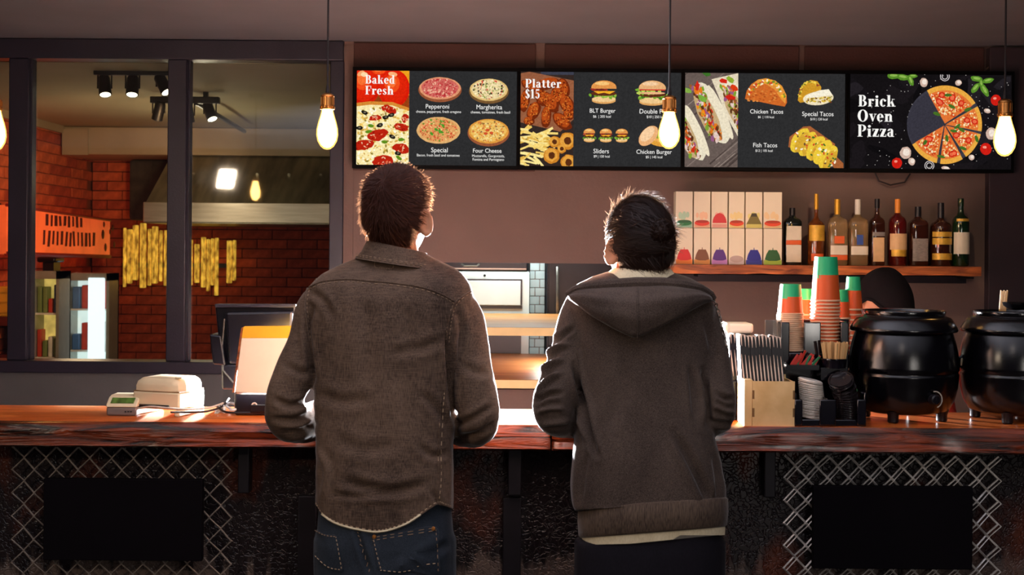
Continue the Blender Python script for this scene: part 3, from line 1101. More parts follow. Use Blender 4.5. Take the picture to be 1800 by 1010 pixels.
    # ---- food drawings
    def pizza(self, cx, cy, rx, ry, kind):
        board = (150, 84, 52) if kind in (0, 3) else (120, 86, 48)
        if kind != 2:
            self.ell(cx, cy + 3, rx + 1, ry + 1.5, board, 1, n=32)
        crust = ((224, 150, 110), (226, 190, 120), (226, 176, 112), (222, 152, 62))[kind]
        self.ell(cx, cy, rx - .5, ry - .5, crust, 2, n=32, rag=.015)
        base = ((206, 100, 90), (236, 214, 160), (226, 160, 96), (236, 186, 92))[kind]
        self.ell(cx, cy - .5, rx * .88, ry * .86, base, 3, n=28, rag=.03)
        tops = (((196, 56, 60), (222, 120, 110), (176, 50, 52), (240, 180, 150)),
                ((220, 92, 70), (250, 236, 190), (60, 52, 40), (150, 160, 80), (240, 220, 170)),
                ((206, 60, 40), (96, 146, 50), (240, 200, 130), (190, 90, 50), (230, 120, 80)),
                ((240, 210, 130), (214, 120, 60), (226, 160, 70), (250, 226, 150), (150, 110, 60)))[kind]
        for k in range(240):
            a, q = R.uniform(0, 6.283), math.sqrt(R.random()) * .82
            r_ = R.uniform(.6, 2.2)
            self.ell(cx + rx * q * math.cos(a), cy - .5 + ry * q * math.sin(a), r_, r_ * .7, R.choice(tops), 4 + k * .008, R.uniform(0, 180), .2, 8)
        if kind == 2:
            for dx, dy in ((-4, -1), (2, 1), (8, -8), (5, 3), (-12, 6)):
                self.ell(cx + dx, cy + dy, 4, 2.4, (82, 150, 44), 6.5, R.uniform(0, 90), .2, 9)
        if kind == 3:
            for dx, dy in ((-2, -2), (5, 3), (-5, 4)):
                self.ell(cx + dx, cy + dy, 3.6, 2.6, (206, 80, 44), 6.5, 0, .1, 10)

    def burger(self, cx, cy, w_, h_, kind=0):
        l = cx - w_ / 2
        self.ell(cx, cy + h_ * .36, w_ * .42, h_ * .14, (222, 164, 96), 2, n=20)
        self.ell(cx, cy + h_ * .3, w_ * .42, h_ * .12, (240, 200, 140), 2.8, n=20)
        for k in range(26):
            x = cx + R.uniform(-.5, .5) * w_
            self.ell(x, cy + h_ * (.17 + R.uniform(-.05, .09)), w_ * .07, h_ * .06, R.choice(((110, 160, 44), (150, 190, 70), (70, 120, 36))), 3, R.uniform(0, 180), .25, 8)
        self.ell(cx, cy + h_ * .06, w_ * .45, h_ * .10, (96, 46, 26), 4, n=18, rag=.05)
        if kind:
            for k in range(18):
                x = cx + R.uniform(-.48, .48) * w_
                self.ell(x, cy + h_ * R.uniform(-.13, .02), w_ * .07, h_ * .06, R.choice(((120, 176, 50), (190, 210, 90))), 5, R.uniform(0, 180), .25, 8)
            self.rect(cx - w_ * .42, cx + w_ * .42, cy - h_ * .17, cy - h_ * .10, (206, 50, 40), 5.9)
            self.ell(cx, cy + h_ * .0, w_ * .42, h_ * .05, (236, 180, 130), 5.9, n=16)
        else:
            self.poly([(cx - w_ * .36, cy - h_ * .04), (cx + w_ * .4, cy - h_ * .05), (cx + w_ * .2, cy + h_ * .08), (cx, cy + h_ * .02), (cx - w_ * .2, cy + h_ * .07)], (246, 176, 40), 5)
            for k in range(10):
                self.ell(cx + R.uniform(-.42, .42) * w_, cy - h_ * .1 + R.uniform(-1, 1), w_ * .1, h_ * .045, R.choice(((150, 44, 34), (190, 70, 50), (110, 40, 30))), 5.5, R.uniform(-20, 20), .2, 8)
        pts = [(cx - w_ * .44, cy - h_ * .15)] + [(cx + w_ * .44 * math.cos(a), cy - h_ * .2 - h_ * .3 * math.sin(a)) for a in [math.pi - k * math.pi / 14 for k in range(15)]] + [(cx + w_ * .44, cy - h_ * .15)]
        self.poly(pts, (226, 150, 76) if not kind else (230, 176, 120), 6.2)
        self.ell(cx - w_ * .06, cy - h_ * .37, w_ * .26, h_ * .08, (246, 196, 120) if not kind else (244, 204, 160), 7.4, n=16)


GREY = (45, 45, 46)
# --- screen with the pizzas
D = Display(620, 912, 119, 296.5, 'menu screen of four pizzas under the heading Baked Fresh, leftmost', 6)
D.rect(627, 719, 125, 292, (240, 206, 150))
D.rect(719, 908, 125, 292, GREY)
D.clip = (627, 719, 125, 292)
D.rect(627, 719, 125, 170, (238, 160, 30), .9)
D.rect(627, 719, 168, 192, (150, 62, 18), 1.0)
D.ell(640, 152, 28, 34, (206, 26, 8), 1.8, 0, 0, 28); D.ell(668, 128, 26, 16, (214, 48, 16), 1.8, 0, 0, 28); D.ell(692, 156, 28, 33, (216, 28, 8), 2.7, 0, 0, 28)
for tu, tv, ta, tb in ((640, 152, 28, 34), (692, 156, 28, 33), (668, 128, 26, 16)):
    for q_, (f_, cc) in enumerate(((.86, (222, 36, 10)), (.68, (232, 52, 16)), (.48, (240, 76, 26)), (.3, (248, 112, 50)))):
        D.ell(tu - 6 * (1 - f_), tv - tb * .5 * (1 - f_), ta * f_, tb * f_, cc, (1.85 if tu != 692 else 2.75) + q_ * .21, 0, 0, 24)
D.ell(634, 130, 7, 4, (252, 170, 110), 3.8, -30); D.ell(690, 131, 8, 4, (252, 176, 120), 3.8, 10); D.ell(640, 132, 6, 4, (255, 220, 170), 4.7)
D.poly([(627, 182), (650, 179), (690, 180), (719, 190), (719, 292), (627, 292)], (250, 232, 170), 3.6)
D.poly([(627, 182), (650, 179), (690, 180), (719, 190), (719, 196), (690, 186), (650, 185), (627, 188)], (214, 136, 50), 4.6)
for k in range(420):
    u, v = R.uniform(627, 719), R.uniform(190, 292)
    r_ = R.uniform(.8, 3.6)
    D.ell(u, v, r_, r_ * .6, R.choice(((255, 246, 206), (244, 206, 110), (255, 250, 226), (206, 160, 70), (232, 190, 90), (150, 130, 50))), 4.7 + R.random() * .4, R.uniform(0, 180), .25, 9)
for u, v, a, b in ((684, 193, 14, 7), (660, 208, 12, 5), (706, 224, 13, 7), (664, 238, 18, 10), (640, 256, 17, 9), (706, 262, 15, 9), (674, 285, 20, 11), (712, 208, 6, 8)):
    D.ell(u, v, a, b, (186, 34, 16), 5.8, R.uniform(-20, 20), .15, 16)
    for k in range(9):
        D.ell(u + R.uniform(-.7, .7) * a, v + R.uniform(-.7, .7) * b, 2.2, 1.0, R.choice(((236, 120, 80), (140, 20, 10), (246, 190, 150))), 6.7, R.uniform(0, 180), .2, 7)
for u, v in ((641, 199), (688, 203), (632, 226), (668, 221), (690, 241), (678, 207), (700, 270)):
    D.ell(u, v, 6, 3.6, (26, 24, 22), 7.6, R.uniform(-30, 30), .1, 12); D.ell(u + .5, v - .5, 2.4, 1.4, (120, 110, 90), 8.5, 0, .1, 8)
for u, v in ((652, 222), (676, 250), (706, 246), (648, 232), (702, 278)):
    D.ell(u, v, 6, 3, (96, 140, 30), 7.4, R.uniform(-40, 40), .2, 9)
D.clip = None
D.pizza(773, 155, 37, 20, 0); D.pizza(859, 157, 34, 20, 1); D.pizza(771, 229, 39, 24, 2); D.pizza(859, 230, 36, 22, 3)
D.serif('Baked', 642, 694, 133, 148); D.serif('Fresh', 642, 692, 152, 167)
for s, x, y, w_ in (('Pepperoni', 769, 187.5, 41), ('cheese, pepperoni, fresh oregano', 771, 196.5, 79), ('Margherita', 860, 188, 45), ('cheese, tomatoes, fresh basil', 862, 196.8, 69),
                    ('Special', 773, 264, 29), ('Bacon, fresh basil and tomatoes', 771, 273, 75), ('Four Cheese', 857, 264.5, 50), ('Mozzarella, Gorgonzola,', 859, 273.5, 57), ('Fontina and Parmigiano', 859, 279.8, 55)):
    D.text(s, x, y, w_)
D.done()

# --- screen with the burgers
D = Display(911, 1200, 121, 298.5, 'menu screen of burgers under the heading Platter $15, second from the left', 6)
D.rect(915, 1008, 127, 294, (52, 40, 36)); D.rect(1008, 1197, 127, 294, GREY)
D.clip = (915, 1008, 127, 294)
D.poly([(915, 130), (930, 127), (1008, 142), (1008, 210), (985, 232), (915, 216)], (150, 92, 62), .9)
D.rect(950, 1008, 127, 132, (60, 62, 76), .8)
for k, (u, v, a, b, rt) in enumerate(((934, 152, 20, 9, 20), (962, 148, 22, 10, -12), (990, 156, 11, 18, -10), (922, 178, 9, 20, 10), (952, 172, 11, 18, -35), (980, 168, 13, 19, 20),
                                      (938, 196, 11, 18, 25), (966, 180, 12, 22, -40), (996, 184, 12, 20, -30), (960, 206, 9, 19, 5), (988, 214, 20, 11, 40), (1000, 200, 10, 12, 0), (930, 214, 10, 7, 0))):
    D.ell(u, v, a, b, (112, 40, 14), 1.8, rt, .06, 18)
    D.ell(u - 1, v - 2, a * .8, b * .8, (176, 72, 22), 2.7, rt, .08, 16)
    for j in range(44):
        D.ell(u + R.uniform(-.6, .6) * a, v + R.uniform(-.65, .55) * b, 1.7, 1.0, R.choice(((214, 120, 44), (140, 48, 16), (196, 90, 30), (92, 30, 12))), 3.7, R.uniform(0, 180), .25, 8)
for k in range(60):
    u, v = R.uniform(912, 972), R.uniform(222, 290)
    if v > 226 + (u - 915) * .05:
        a = R.uniform(-.5, .5) + (.5 if k % 3 else -.6)
        l = R.uniform(10, 18)
        D.line([(u - l * math.cos(a), v - l * math.sin(a) * .6), (u, v), (u + l * math.cos(a), v + l * math.sin(a) * .8)], R.uniform(3, 5), R.choice(((246, 214, 120), (252, 230, 150), (226, 178, 76), (240, 200, 100))), 4.6)
for u, v, r_ in ((998, 248, 15), (975, 250, 10), (970, 274, 14), (1000, 286, 14), (988, 262, 8)):
    D.ell(u, v, r_, r_ * 1.0, (206, 130, 40), 5.8, 0, .06, 20); D.ell(u - 1, v - 1, r_ * .8, r_ * .8, (228, 160, 64), 6.7, 0, .08, 18); D.ell(u, v, r_ * .42, r_ * .45, (92, 46, 20), 7.7, 0, .1, 14)
D.clip = None
D.burger(1061, 162, 50, 41); D.burger(1146, 163, 54, 44, 1)
D.burger(1036, 238, 23, 24); D.burger(1065, 238, 24, 24); D.burger(1093, 238, 24, 24)
D.ell(1158, 245, 24, 11, (226, 160, 60), 2, 15, .03, 20); D.ell(1160, 240, 22, 9, (240, 176, 90), 3, 15, .05); D.ell(1160, 237, 20, 7, (150, 160, 60), 3.9, 15, .2)
D.ell(1140, 238, 13, 21, (236, 176, 120), 4.8, 42, .01, 26); D.ell(1138, 235, 9, 16, (248, 206, 160), 5.7, 42, .01, 22)
D.serif('Platter', 923, 986, 140, 155); D.serif('$15', 923, 949, 158, 174)
for s, x, y, w_ in (('BLT Burger', 1059, 195, 45), ('$6  | 205 kcal', 1058, 205, 31), ('Double P', 1144, 195.5, 40), ('$10 | 250 kcal', 1153, 205, 33), ('Sliders', 1057, 266, 27), ('$9 | 150 kcal', 1058, 275, 28),
                    ('Chicken Burger', 1150, 266.5, 62), ('$5 | 145 kcal', 1150, 275.5, 29)):
    D.text(s, x, y, w_)
D.done()

# --- screen with the tacos
D = Display(1199, 1489, 123, 300.5, 'menu screen of tacos with chicken, special and fish captions, third from the left', 6)
D.rect(1204, 1297, 129, 296, (104, 90, 84)); D.rect(1297, 1485, 129, 296, GREY)
D.clip = (1204, 1297, 129, 296)
for k in range(34):
    u, v = R.uniform(1190, 1300), R.uniform(120, 300)
    D.line([(u, v + 20), (u + 40, v - 14)], R.uniform(.8, 3), R.choice(((134, 118, 110), (74, 62, 58), (150, 134, 124), (90, 78, 72))), .9)
D.poly([(1250, 140), (1297, 129), (1297, 240), (1280, 210)], (228, 214, 186), 1.8)


def taco_photo(u, v, sc, l0):
    D.ell(u, v, 22 * sc, 58 * sc, (232, 222, 196), l0, -25, .02, 28)
    D.ell(u - 8 * sc, v + 4 * sc, 15 * sc, 50 * sc, (196, 166, 120), l0 + .6, -25, .04, 24)
    for k in range(150):
        t_ = R.uniform(-1, 1)
        x = u - 9 * sc + t_ * 24 * sc * .8 + R.uniform(-10, 10) * sc
        y = v + 2 * sc + t_ * 46 * sc + R.uniform(-5, 5) * sc
        a = R.uniform(2, 6.5) * sc
        D.ell(x, y, a, a * R.uniform(.25, .6), R.choice(((206, 44, 24), (226, 120, 30), (110, 64, 30), (150, 92, 48), (126, 160, 50), (226, 200, 190), (236, 140, 30), (150, 90, 130), (90, 50, 24))), l0 + 1.2 + R.random(), R.uniform(40, 120), .2, 9)
    D.ell(u + 14 * sc, v - 2 * sc, 8 * sc, 52 * sc, (236, 224, 196), l0 + 2.6, -25, .02, 22)


taco_photo(1300, 190, .9, 2.0); taco_photo(1252, 200, 1.0, 3.2); taco_photo(1212, 232, .95, 4.4)
for u, v, c in ((1225, 152, (206, 40, 24)), (1270, 143, (214, 40, 24)), (1290, 156, (220, 60, 20)), (1283, 140, (140, 170, 50)), (1208, 160, (130, 170, 70)), (1234, 174, (120, 170, 60)), (1240, 130, (60, 110, 40)), (1284, 172, (206, 36, 24))):
    D.ell(u, v, 8, 4.5, c, 7.3, R.uniform(0, 90), .25, 10)
D.clip = None
# chicken taco
D.poly([(1309, 174), (1312, 160), (1320, 148), (1332, 140), (1346, 138), (1362, 142), (1374, 152), (1382, 168), (1383, 180), (1379, 187), (1360, 184), (1335, 179)], (206, 104, 40), 2)
D.poly([(1318, 152), (1332, 140), (1346, 137.5), (1362, 141.5), (1374, 151), (1382, 167), (1380, 182), (1372, 174), (1362, 158), (1346, 148), (1332, 146)], (230, 150, 60), 3)
for k in range(60):
    t_ = R.random()
    a = math.radians(200 + 150 * t_)
    D.ell(1346 + 31 * math.cos(a) + R.uniform(-3, 3), 178 + 36 * math.sin(a) + R.uniform(-2, 4), 2.6, 1.5, R.choice(((246, 196, 50), (120, 140, 40), (206, 70, 40), (250, 230, 190), (240, 170, 40))), 4, R.uniform(0, 180), .2, 8)
for k in range(46):
    D.ell(1314 + R.random() * 52, 160 + R.random() * 18, 2.4, 1.4, R.choice(((226, 140, 64), (176, 80, 30), (214, 120, 50))), 3.9, 0, .2, 7)
# special tacos
D.poly([(1402, 176), (1404, 160), (1412, 146), (1424, 140), (1436, 142), (1443, 152), (1442, 166), (1420, 178), (1406, 180)], (206, 150, 40), 2)
for k in range(50):
    a = math.radians(170 + 150 * R.random())
    D.ell(1424 + 19 * math.cos(a) + R.uniform(-2, 2), 168 + 25 * math.sin(a), 2.4, 1.3, R.choice(((226, 190, 60), (130, 130, 40), (246, 210, 80), (150, 70, 40))), 3, R.uniform(0, 180), .2, 7)
D.ell(1438, 172, 27, 12, (240, 226, 190), 4, -6, .01, 24)
for k in range(70):
    D.ell(1438 + R.uniform(-23, 23), 173 + R.uniform(-4, 6), 2.2, 1.1, R.choice(((206, 170, 50), (120, 60, 30), (150, 140, 50), (226, 190, 70))), 5, R.uniform(0, 180), .2, 7)
D.poly([(1414, 168), (1440, 158), (1456, 156), (1462, 165), (1440, 170), (1416, 172)], (246, 238, 214), 6)
# fish tacos on a board
D.poly([(1386, 258), (1388, 240), (1412, 222), (1424, 221), (1468, 252), (1466, 270), (1483, 286), (1483, 296), (1468, 296), (1456, 280), (1440, 276)], (166, 96, 52), 2)
for k, (u, v) in enumerate(((1406, 246), (1420, 252), (1434, 260), (1446, 266), (1456, 276))):
    D.ell(u, v, 13, 24, (236, 200, 60), 3 + k * .75, 32, .04, 20)
    D.ell(u + 3, v + 4, 9, 20, (214, 166, 50), 3.4 + k * .75, 32, .05, 18)
    for j in range(20):
        D.ell(u + 2 + R.uniform(-10, 12), v + R.uniform(-14, 16), 2.6, 1.6, R.choice(((70, 110, 44), (250, 240, 210), (206, 70, 40), (246, 220, 110), (110, 80, 50))), 3.6 + k * .75, R.uniform(0, 180), .25, 8)
for s, x, y, w_ in (('Chicken Tacos', 1347, 196.5, 58), ('$6  | 110 kcal', 1346, 206, 28), ('Special Tacos', 1437, 200, 55), ('$10 | 120 kcal', 1439, 209, 30), ('Fish Tacos', 1345, 255.5, 42), ('$12 | 105 kcal', 1343, 265, 30)):
    D.text(s, x, y, w_)
D.done()

# --- screen with the big pizza
D = Display(1488, 1781, 125, 303, 'menu screen reading Brick Oven Pizza beside a sliced pizza, rightmost', 6)
D.rect(1494, 1778, 131, 297, (20, 17, 19))
D.clip = (1494, 1776, 131, 297)
for k in range(60):
    D.ell(R.uniform(1494, 1776), R.uniform(131, 297), R.uniform(10, 30), R.uniform(4, 14), R.choice(((26, 22, 25), (14, 12, 14), (34, 30, 34), (22, 19, 22))), .9, R.uniform(0, 180), .2, 12)
for k in range(150):
    D.ell(R.uniform(1520, 1776), R.uniform(131, 297), .7, .6, (206, 200, 196), 1.9, 0, .2, 6)
PX, PY, PR = 1660, 219, 65
D.ell(PX, PY, PR + 1, PR + 3, (60, 58, 68), 2.8, 0, 0, 48)
D.ell(PX - 6, PY, PR - 6, PR - 4, (54, 52, 62), 3.6, 0, .01, 40)
for a0, a1 in ((-120, -33), (-29, 10), (13, 55), (60, 97), (101, 150)):
    am = math.radians((a0 + a1) / 2)
    ox, oy = 2 * math.cos(am), 2 * math.sin(am)
    arc = [(PX + ox + PR * .98 * math.cos(math.radians(a0 + (a1 - a0) * k / 14)), PY + oy + (PR + 2) * math.sin(math.radians(a0 + (a1 - a0) * k / 14))) for k in range(15)]
    D.poly([(PX + ox, PY + oy)] + arc, (232, 168, 66), 4.5)
    arc2 = [(PX + ox + PR * .88 * math.cos(math.radians(a0 + (a1 - a0) * k / 14)), PY + oy + PR * .9 * math.sin(math.radians(a0 + (a1 - a0) * k / 14))) for k in range(15)]
    D.poly([(PX + ox, PY + oy)] + arc2, (224, 116, 52), 5.4)
    for k in range(int((a1 - a0) * 2.8)):
        a, q = math.radians(R.uniform(a0 + 4, a1 - 4)), math.sqrt(R.uniform(.06, .72)) * PR
        D.ell(PX + ox + q * math.cos(a), PY + oy + q * math.sin(a), R.uniform(1, 3), R.uniform(.7, 1.8), R.choice(((246, 214, 150), (206, 60, 26), (226, 92, 44), (240, 180, 100), (196, 70, 30), (250, 232, 190))), 6.3, R.uniform(0, 180), .25, 8)
    for k in range(max(2, int((a1 - a0) / 14))):
        a, q = math.radians(R.uniform(a0 + 8, a1 - 8)), R.uniform(.35, .8) * PR
        D.ell(PX + ox + q * math.cos(a), PY + oy + q * math.sin(a), 6, 5.5, (206, 44, 24), 7.2, 0, .08, 12); D.ell(PX + ox + q * math.cos(a), PY + oy + q * math.sin(a), 3.4, 3, (236, 110, 70), 8, 0, .1, 10)
for u, v, rt in ((1665, 167, 0), (1672, 187, 30), (1700, 192, -20), (1682, 222, -40), (1690, 228, 30), (1676, 230, 10), (1664, 243, 80), (1716, 243, 70), (1692, 260, 20), (1654, 275, 10), (1626, 250, -60), (1646, 200, 20)):
    D.ell(u, v, 7, 2.8, (70, 110, 36), 8.3, rt, .15, 10)
for u, v, r_ in ((1750, 175, 9), (1733, 261, 10), (1577, 287, 9)):
    D.ell(u, v, r_, r_ * 1.05, (206, 30, 20), 3, 0, .03, 18); D.ell(u - 2, v - 3, r_ * .35, r_ * .25, (246, 150, 130), 4, 0, .1, 9)
for u, v, a, rt in ((1716, 138, 11, 10), (1736, 141, 10, -15), (1714, 154, 11, -50), (1730, 158, 12, 60), (1724, 146, 8, 80), (1570, 134, 12, 0), (1586, 136, 12, 10), (1600, 142, 10, 70), (1604, 134, 8, 0)):
    D.ell(u, v, a, a * .45, (86, 136, 40), 3, rt, .1, 14); D.ell(u, v - 1, a * .6, a * .2, (140, 180, 80), 3.9, rt, .1, 10)
for u, v, a, b in ((1623, 145, 7, 8), (1684, 145, 6, 5), (1592, 269, 10, 11), (1603, 284, 6, 7), (1742, 234, 9, 11), (1735, 194, 6, 4), (1708, 276, 5, 5), (1663, 296, 8, 4)):
    D.ell(u, v, a, b, (206, 176, 160), 3, R.uniform(-20, 20), .06, 14); D.ell(u + 1, v - 1, a * .6, b * .6, (240, 224, 210), 4, 0, .06, 12)
for u, v, r_ in ((1660, 134, 8), (1634, 291, 8)):
    for q in (1, .62):
        pts = [(u + r_ * q * math.cos(k * math.pi / 8), v + r_ * q * math.sin(k * math.pi / 8)) for k in range(17)]
        D.line(pts, 1.2, (214, 206, 206), 3)
D.clip = None
D.serif('Brick', 1508, 1573, 168, 188); D.serif('Oven', 1507, 1569, 194, 214.5); D.serif('Pizza', 1507, 1572, 220, 241)
D.done()
# cable looped over the wall above and below the screens
mat('cable', (34, 24, 26), 0.6)
c = MB().tube([P(1733, 122, 5.77), P(1745, 112, 5.77), P(1762, 102, 5.765), P(1780, 97, 5.76), P(1798, 96, 5.76), P(1830, 98, 5.76)], .004, 6).build('wall_cable', 'plaster_brown')
tag(c, 'thin cable running from the rightmost screen to the wall edge', 'cable')
c = MB().tube([P(1538, 304, 5.77), P(1545, 318, 5.77), P(1565, 325, 5.77), P(1590, 320, 5.77), P(1600, 305, 5.77)], .004, 6).build('screen_cable', 'cable')
tag(c, 'dark cable loop hanging below the screen reading Brick Oven Pizza', 'cable')
# ------------------------------------------------------------------ the bar counter
CT = 1.08                      # top of the slabs
CF, CB = 3.446, 3.80           # front and back edge
TK = 0.068
JX = P(969, 770, CF).x


def slab(x0, x1, label, seed):
    n = 90
    rings = []
    for k in range(n + 1):
        x = x0 + (x1 - x0) * k / n
        e1 = 0.012 * noise.noise((x * 2.3, seed, 0.0)) + 0.005 * noise.noise((x * 9, seed, 3.0))
        e2 = 0.014 * noise.noise((x * 2.9, seed, 7.0)) + 0.006 * noise.noise((x * 11, seed, 5.0))
        e3 = 0.012 * noise.noise((x * 1.7, seed, 11.0))
        end = min(k, n - k)
        q = 0.012 if end == 0 else 0.0
        rings.append([(x, CB, CT - q), (x, CF + .012 + e3 * .5, CT - q), (x, CF + .002 + e1 + q, CT - .008), (x, CF - .004 + e1 + q, CT - TK * .33), (x, CF + .004 + e2 + q, CT - TK * .66),
                      (x, CF + e2 * .6 + q, CT - TK + .006), (x, CF + .012 + e2 * .4, CT - TK), (x, CB, CT - TK)])
    m = MB().rings(rings)
    o = m.build('bar_slab', 'slab_edge', None, smooth=True, fix=True, angle=40)
    o.data.materials.append(MATS['slab_top'])
    for p in o.data.polygons:
        if p.normal.z > .9:
            p.material_index = 1
    off = Vector(((x0 + x1) / 2, (CF + CB) / 2, CT - TK))
    o.data.transform(Matrix.Translation(-off)); o.location = off
    return tag(o, label, 'counter slab')


slab(-1.75, JX - .002, 'thick live-edge wooden counter slab carrying the white receipt printer', 1.3)
slab(JX + .002, 1.75, 'thick live-edge wooden counter slab carrying the black soup kettles', 8.7)

PF = 3.56
front = MB().bb(-1.75, 1.75, PF, 3.74, 0.0, CT - TK).build('bar_front', 'tar', smooth=False)
tag(front, 'dark crackled bar front with tar drips below the wooden slabs', 'bar front')
mat('dark_steel', (30, 26, 32), 0.5, 0.4, var=0.2)
for px, w_ in ((430, 20), (905, 24), (1352, 20)):
    c = P(px, 800, 3.53)
    MB().bb(c.x - w_ * .5 * 3.53 / F, c.x + w_ * .5 * 3.53 / F, 3.515, PF + .004, CT - TK - .13, CT - TK).build('bracket', 'dark_steel', front, bevel=.003)
for px in (540, 900, 1150):
    c = P(px, 900, 3.54)
    MB().bb(c.x - .025, c.x + .025, 3.54, PF + .002, 0.0, CT - TK - .14).build('stile', 'dark_steel', front, bevel=.003)

mat('wire_grey', (150, 138, 128), 0.4, 0.3, var=0.35, vs=60)
mat('wire_flash_lit', (196, 190, 184), 0.35, 0.3, var=0.3, vs=60)  # paler wire: the flash on the right mesh is put into its colour


def chainlink(px0, px1, py0, pitch, m, r, label, dbl):
    d = 3.525
    sc = d / F
    c = P((px0 + px1) / 2, 900, d)
    t = thing('chain_link_panel', (c.x, d, 0.2), label, 'wire mesh')
    half = pitch / 2
    nw = int((px1 - px0) / half)
    ztop = P((px0 + px1) / 2, py0, d).z
    p = half * sc
    for k in range(nw):
        xc = P(px0 + half * (k + .5), 900, d).x
        pts = []
        z = ztop
        s = 1 if k % 2 else -1
        while z > .45:
            yy = .0035 * (1 if len(pts) % 2 else -1)
            pts.append((xc + s * p * .53, d + yy, z))
            s = -s
            z -= pitch * sc * .53
        MB().tube(pts, r, 5).build('wire', m, t)
        if dbl:
            MB().tube([(a + .007, b - .004, z_ - .005) for a, b, z_ in pts], r * .6, 5).build('wire', m, t)
    return t


chainlink(22, 412, 785, 38.5, 'wire_grey', .0028, 'thin chain-link mesh on the bar front at the left', False)
chainlink(1378, 1768, 800, 37.5, 'wire_flash_lit', .0036, 'thick bright chain-link mesh on the bar front at the right', True)
mat('sign_black', (11, 7, 12), 0.85, var=0.15, vs=6, spec=0.1)
for x0, x1, y0, y1, lab in ((76, 355, 842, 985, 'blank black board on the thin chain-link mesh at the left'), (1430, 1710, 855, 1000, 'blank black board on the bright chain-link mesh at the right')):
    a = pxbox(x0, x1, y0, y1, 3.488, 3.512)
    o = MB().bb(*a).build('blank_board', 'sign_black', bevel=.002)
    off = Vector(((a[0] + a[1]) / 2, 3.5, a[4])); o.data.transform(Matrix.Translation(-off)); o.location = off
    tag(o, lab, 'board')

# ------------------------------------------------------------------ pendant bulbs
mat('brass', (196, 132, 70), 0.28, 0.9, var=0.15, vs=40)
mat('cord_black', (24, 18, 22), 0.7)
emit_mat('bulb_glow', (255, 196, 116), 66.0)


def bulb_shell():
    """amber glass envelope, softly lit through by the filament cloud inside"""
    m = bpy.data.materials.new('amber_bulb_glass')
    MATS['bulb_shell'] = m
    m.use_nodes = True
    N, L = m.node_tree.nodes, m.node_tree.links
    N.clear()
    t = N.new('ShaderNodeBsdfTransparent'); t.inputs[0].default_value = (1, .93, .75, 1)
    e = N.new('ShaderNodeEmission'); e.inputs[0].default_value = (1.0, .62, .16, 1); e.inputs[1].default_value = 2.2
    g = N.new('ShaderNodeMixShader'); g.inputs[0].default_value = .5
    L.new(t.outputs[0], g.inputs[1]); L.new(e.outputs[0], g.inputs[2])
    o = N.new('ShaderNodeOutputMaterial'); L.new(g.outputs[0], o.inputs[0])


bulb_shell()
mat('bulb_cap', (214, 190, 150), 0.3, 0.9)


def pendant(px, ysock, ybulb, ytip, d, label, loc=None):
    s = d / F
    c = loc or P(px, ytip, d)
    hb, hs = (ytip - ybulb) * s, (ybulb - ysock) * s
    t = thing('pendant_lamp', c, label, 'pendant lamp', 'bare bulb pendants over the counter')
    prof = [(0, 0), (.010, .002), (.020, .010), (.029, .026), (.0325, .044), (.0315, .062), (.027, .082), (.0215, .100), (.0175, .116), (.0165, .124)]
    k = hb / .124
    MB().lathe([(r, z * k) for r, z in prof], c, 24, caps=False).build('bulb', 'bulb_shell', t)
    MB().lathe([(r * .87, .006 + z * k * .91) for r, z in prof], c, 20, caps=False).build('filament', 'bulb_glow', bpy.data.objects[t.children[0].name] if t.children else t)
    z0 = hb - .004
    so = MB().lathe([(.0, z0), (.021, z0), (.0225, z0 + .004), (.0225, z0 + .009), (.019, z0 + .011), (.019, z0 + hs * .75), (.0205, z0 + hs * .78), (.0195, z0 + hs * .86), (.013, z0 + hs * .96), (.006, z0 + hs), (0, z0 + hs)], c, 24, caps=False).build('socket', 'brass', t)
    for j in range(12):
        a = j * math.pi / 6
        MB().bb(-.0012, .0012, -.001, .001, z0 + .013, z0 + hs * .73).mesh
        x, y = c.x + .0192 * math.cos(a), c.y + .0192 * math.sin(a)
        MB().tube([(x, y, c.z + z0 + .013), (x, y, c.z + z0 + hs * .73)], .0013, 5).build('flute', 'brass', so)
    MB().lathe([(.006, z0 + hs), (.0055, z0 + hs + .012), (.003, z0 + hs + .026), (.0028, ZC - c.z)], c, 10).build('cord', 'cord_black', t)
    MB().lathe([(.045, ZC - c.z - .02), (.045, ZC - c.z), (.0, ZC - c.z)], c, 20).build('ceiling_rose', 'cord_black', t)
    return t


pendant(575, 161, 190, 263, 3.87, 'glowing bare bulb pendant in front of the window right post')
pendant(1176, 165, 195, 262, 3.87, 'glowing bare bulb pendant in front of the burger screen')
pendant(1766, 171, 203, 275, 3.87, 'glowing bare bulb pendant at the right end of the screens')
pendant(-9, 170, 192, 266, 3.87, 'glowing bare bulb pendant cut off by the left edge')

# ------------------------------------------------------------------ shelf with boxes and bottles
SD = 5.56
zs_ = P(1455, 466.5, SD).z
sx0, sx1 = P(1150, 470, SD).x, P(1722, 470, SD).x
sh = thing('wall_shelf', ((sx0 + sx1) / 2, 5.68, zs_ - .04), 'rough brown wooden wall shelf holding tea boxes and bottles', 'shelf')
m = MB()
n = 60
rg = []
for k in range(n + 1):
    x = sx0 + (sx1 - sx0) * k / n
    e = .006 * noise.noise((x * 6, 2.0, 0)); e2 = .004 * noise.noise((x * 9, 5.0, 0))
    rg.append([(x, YW - .012, zs_), (x, SD - .02 + e, zs_), (x, SD - .02 + e, zs_ - .038 + e2), (x, YW - .012, zs_ - .038 + e2)])
m.rings(rg).build('plank', 'shelf_wood', sh, fix=True, angle=30)
MB().bb(sx0, sx1, 5.72, YW - .002, zs_ - .075, zs_ - .043).build('rail', 'dark_steel', sh, bevel=.002)
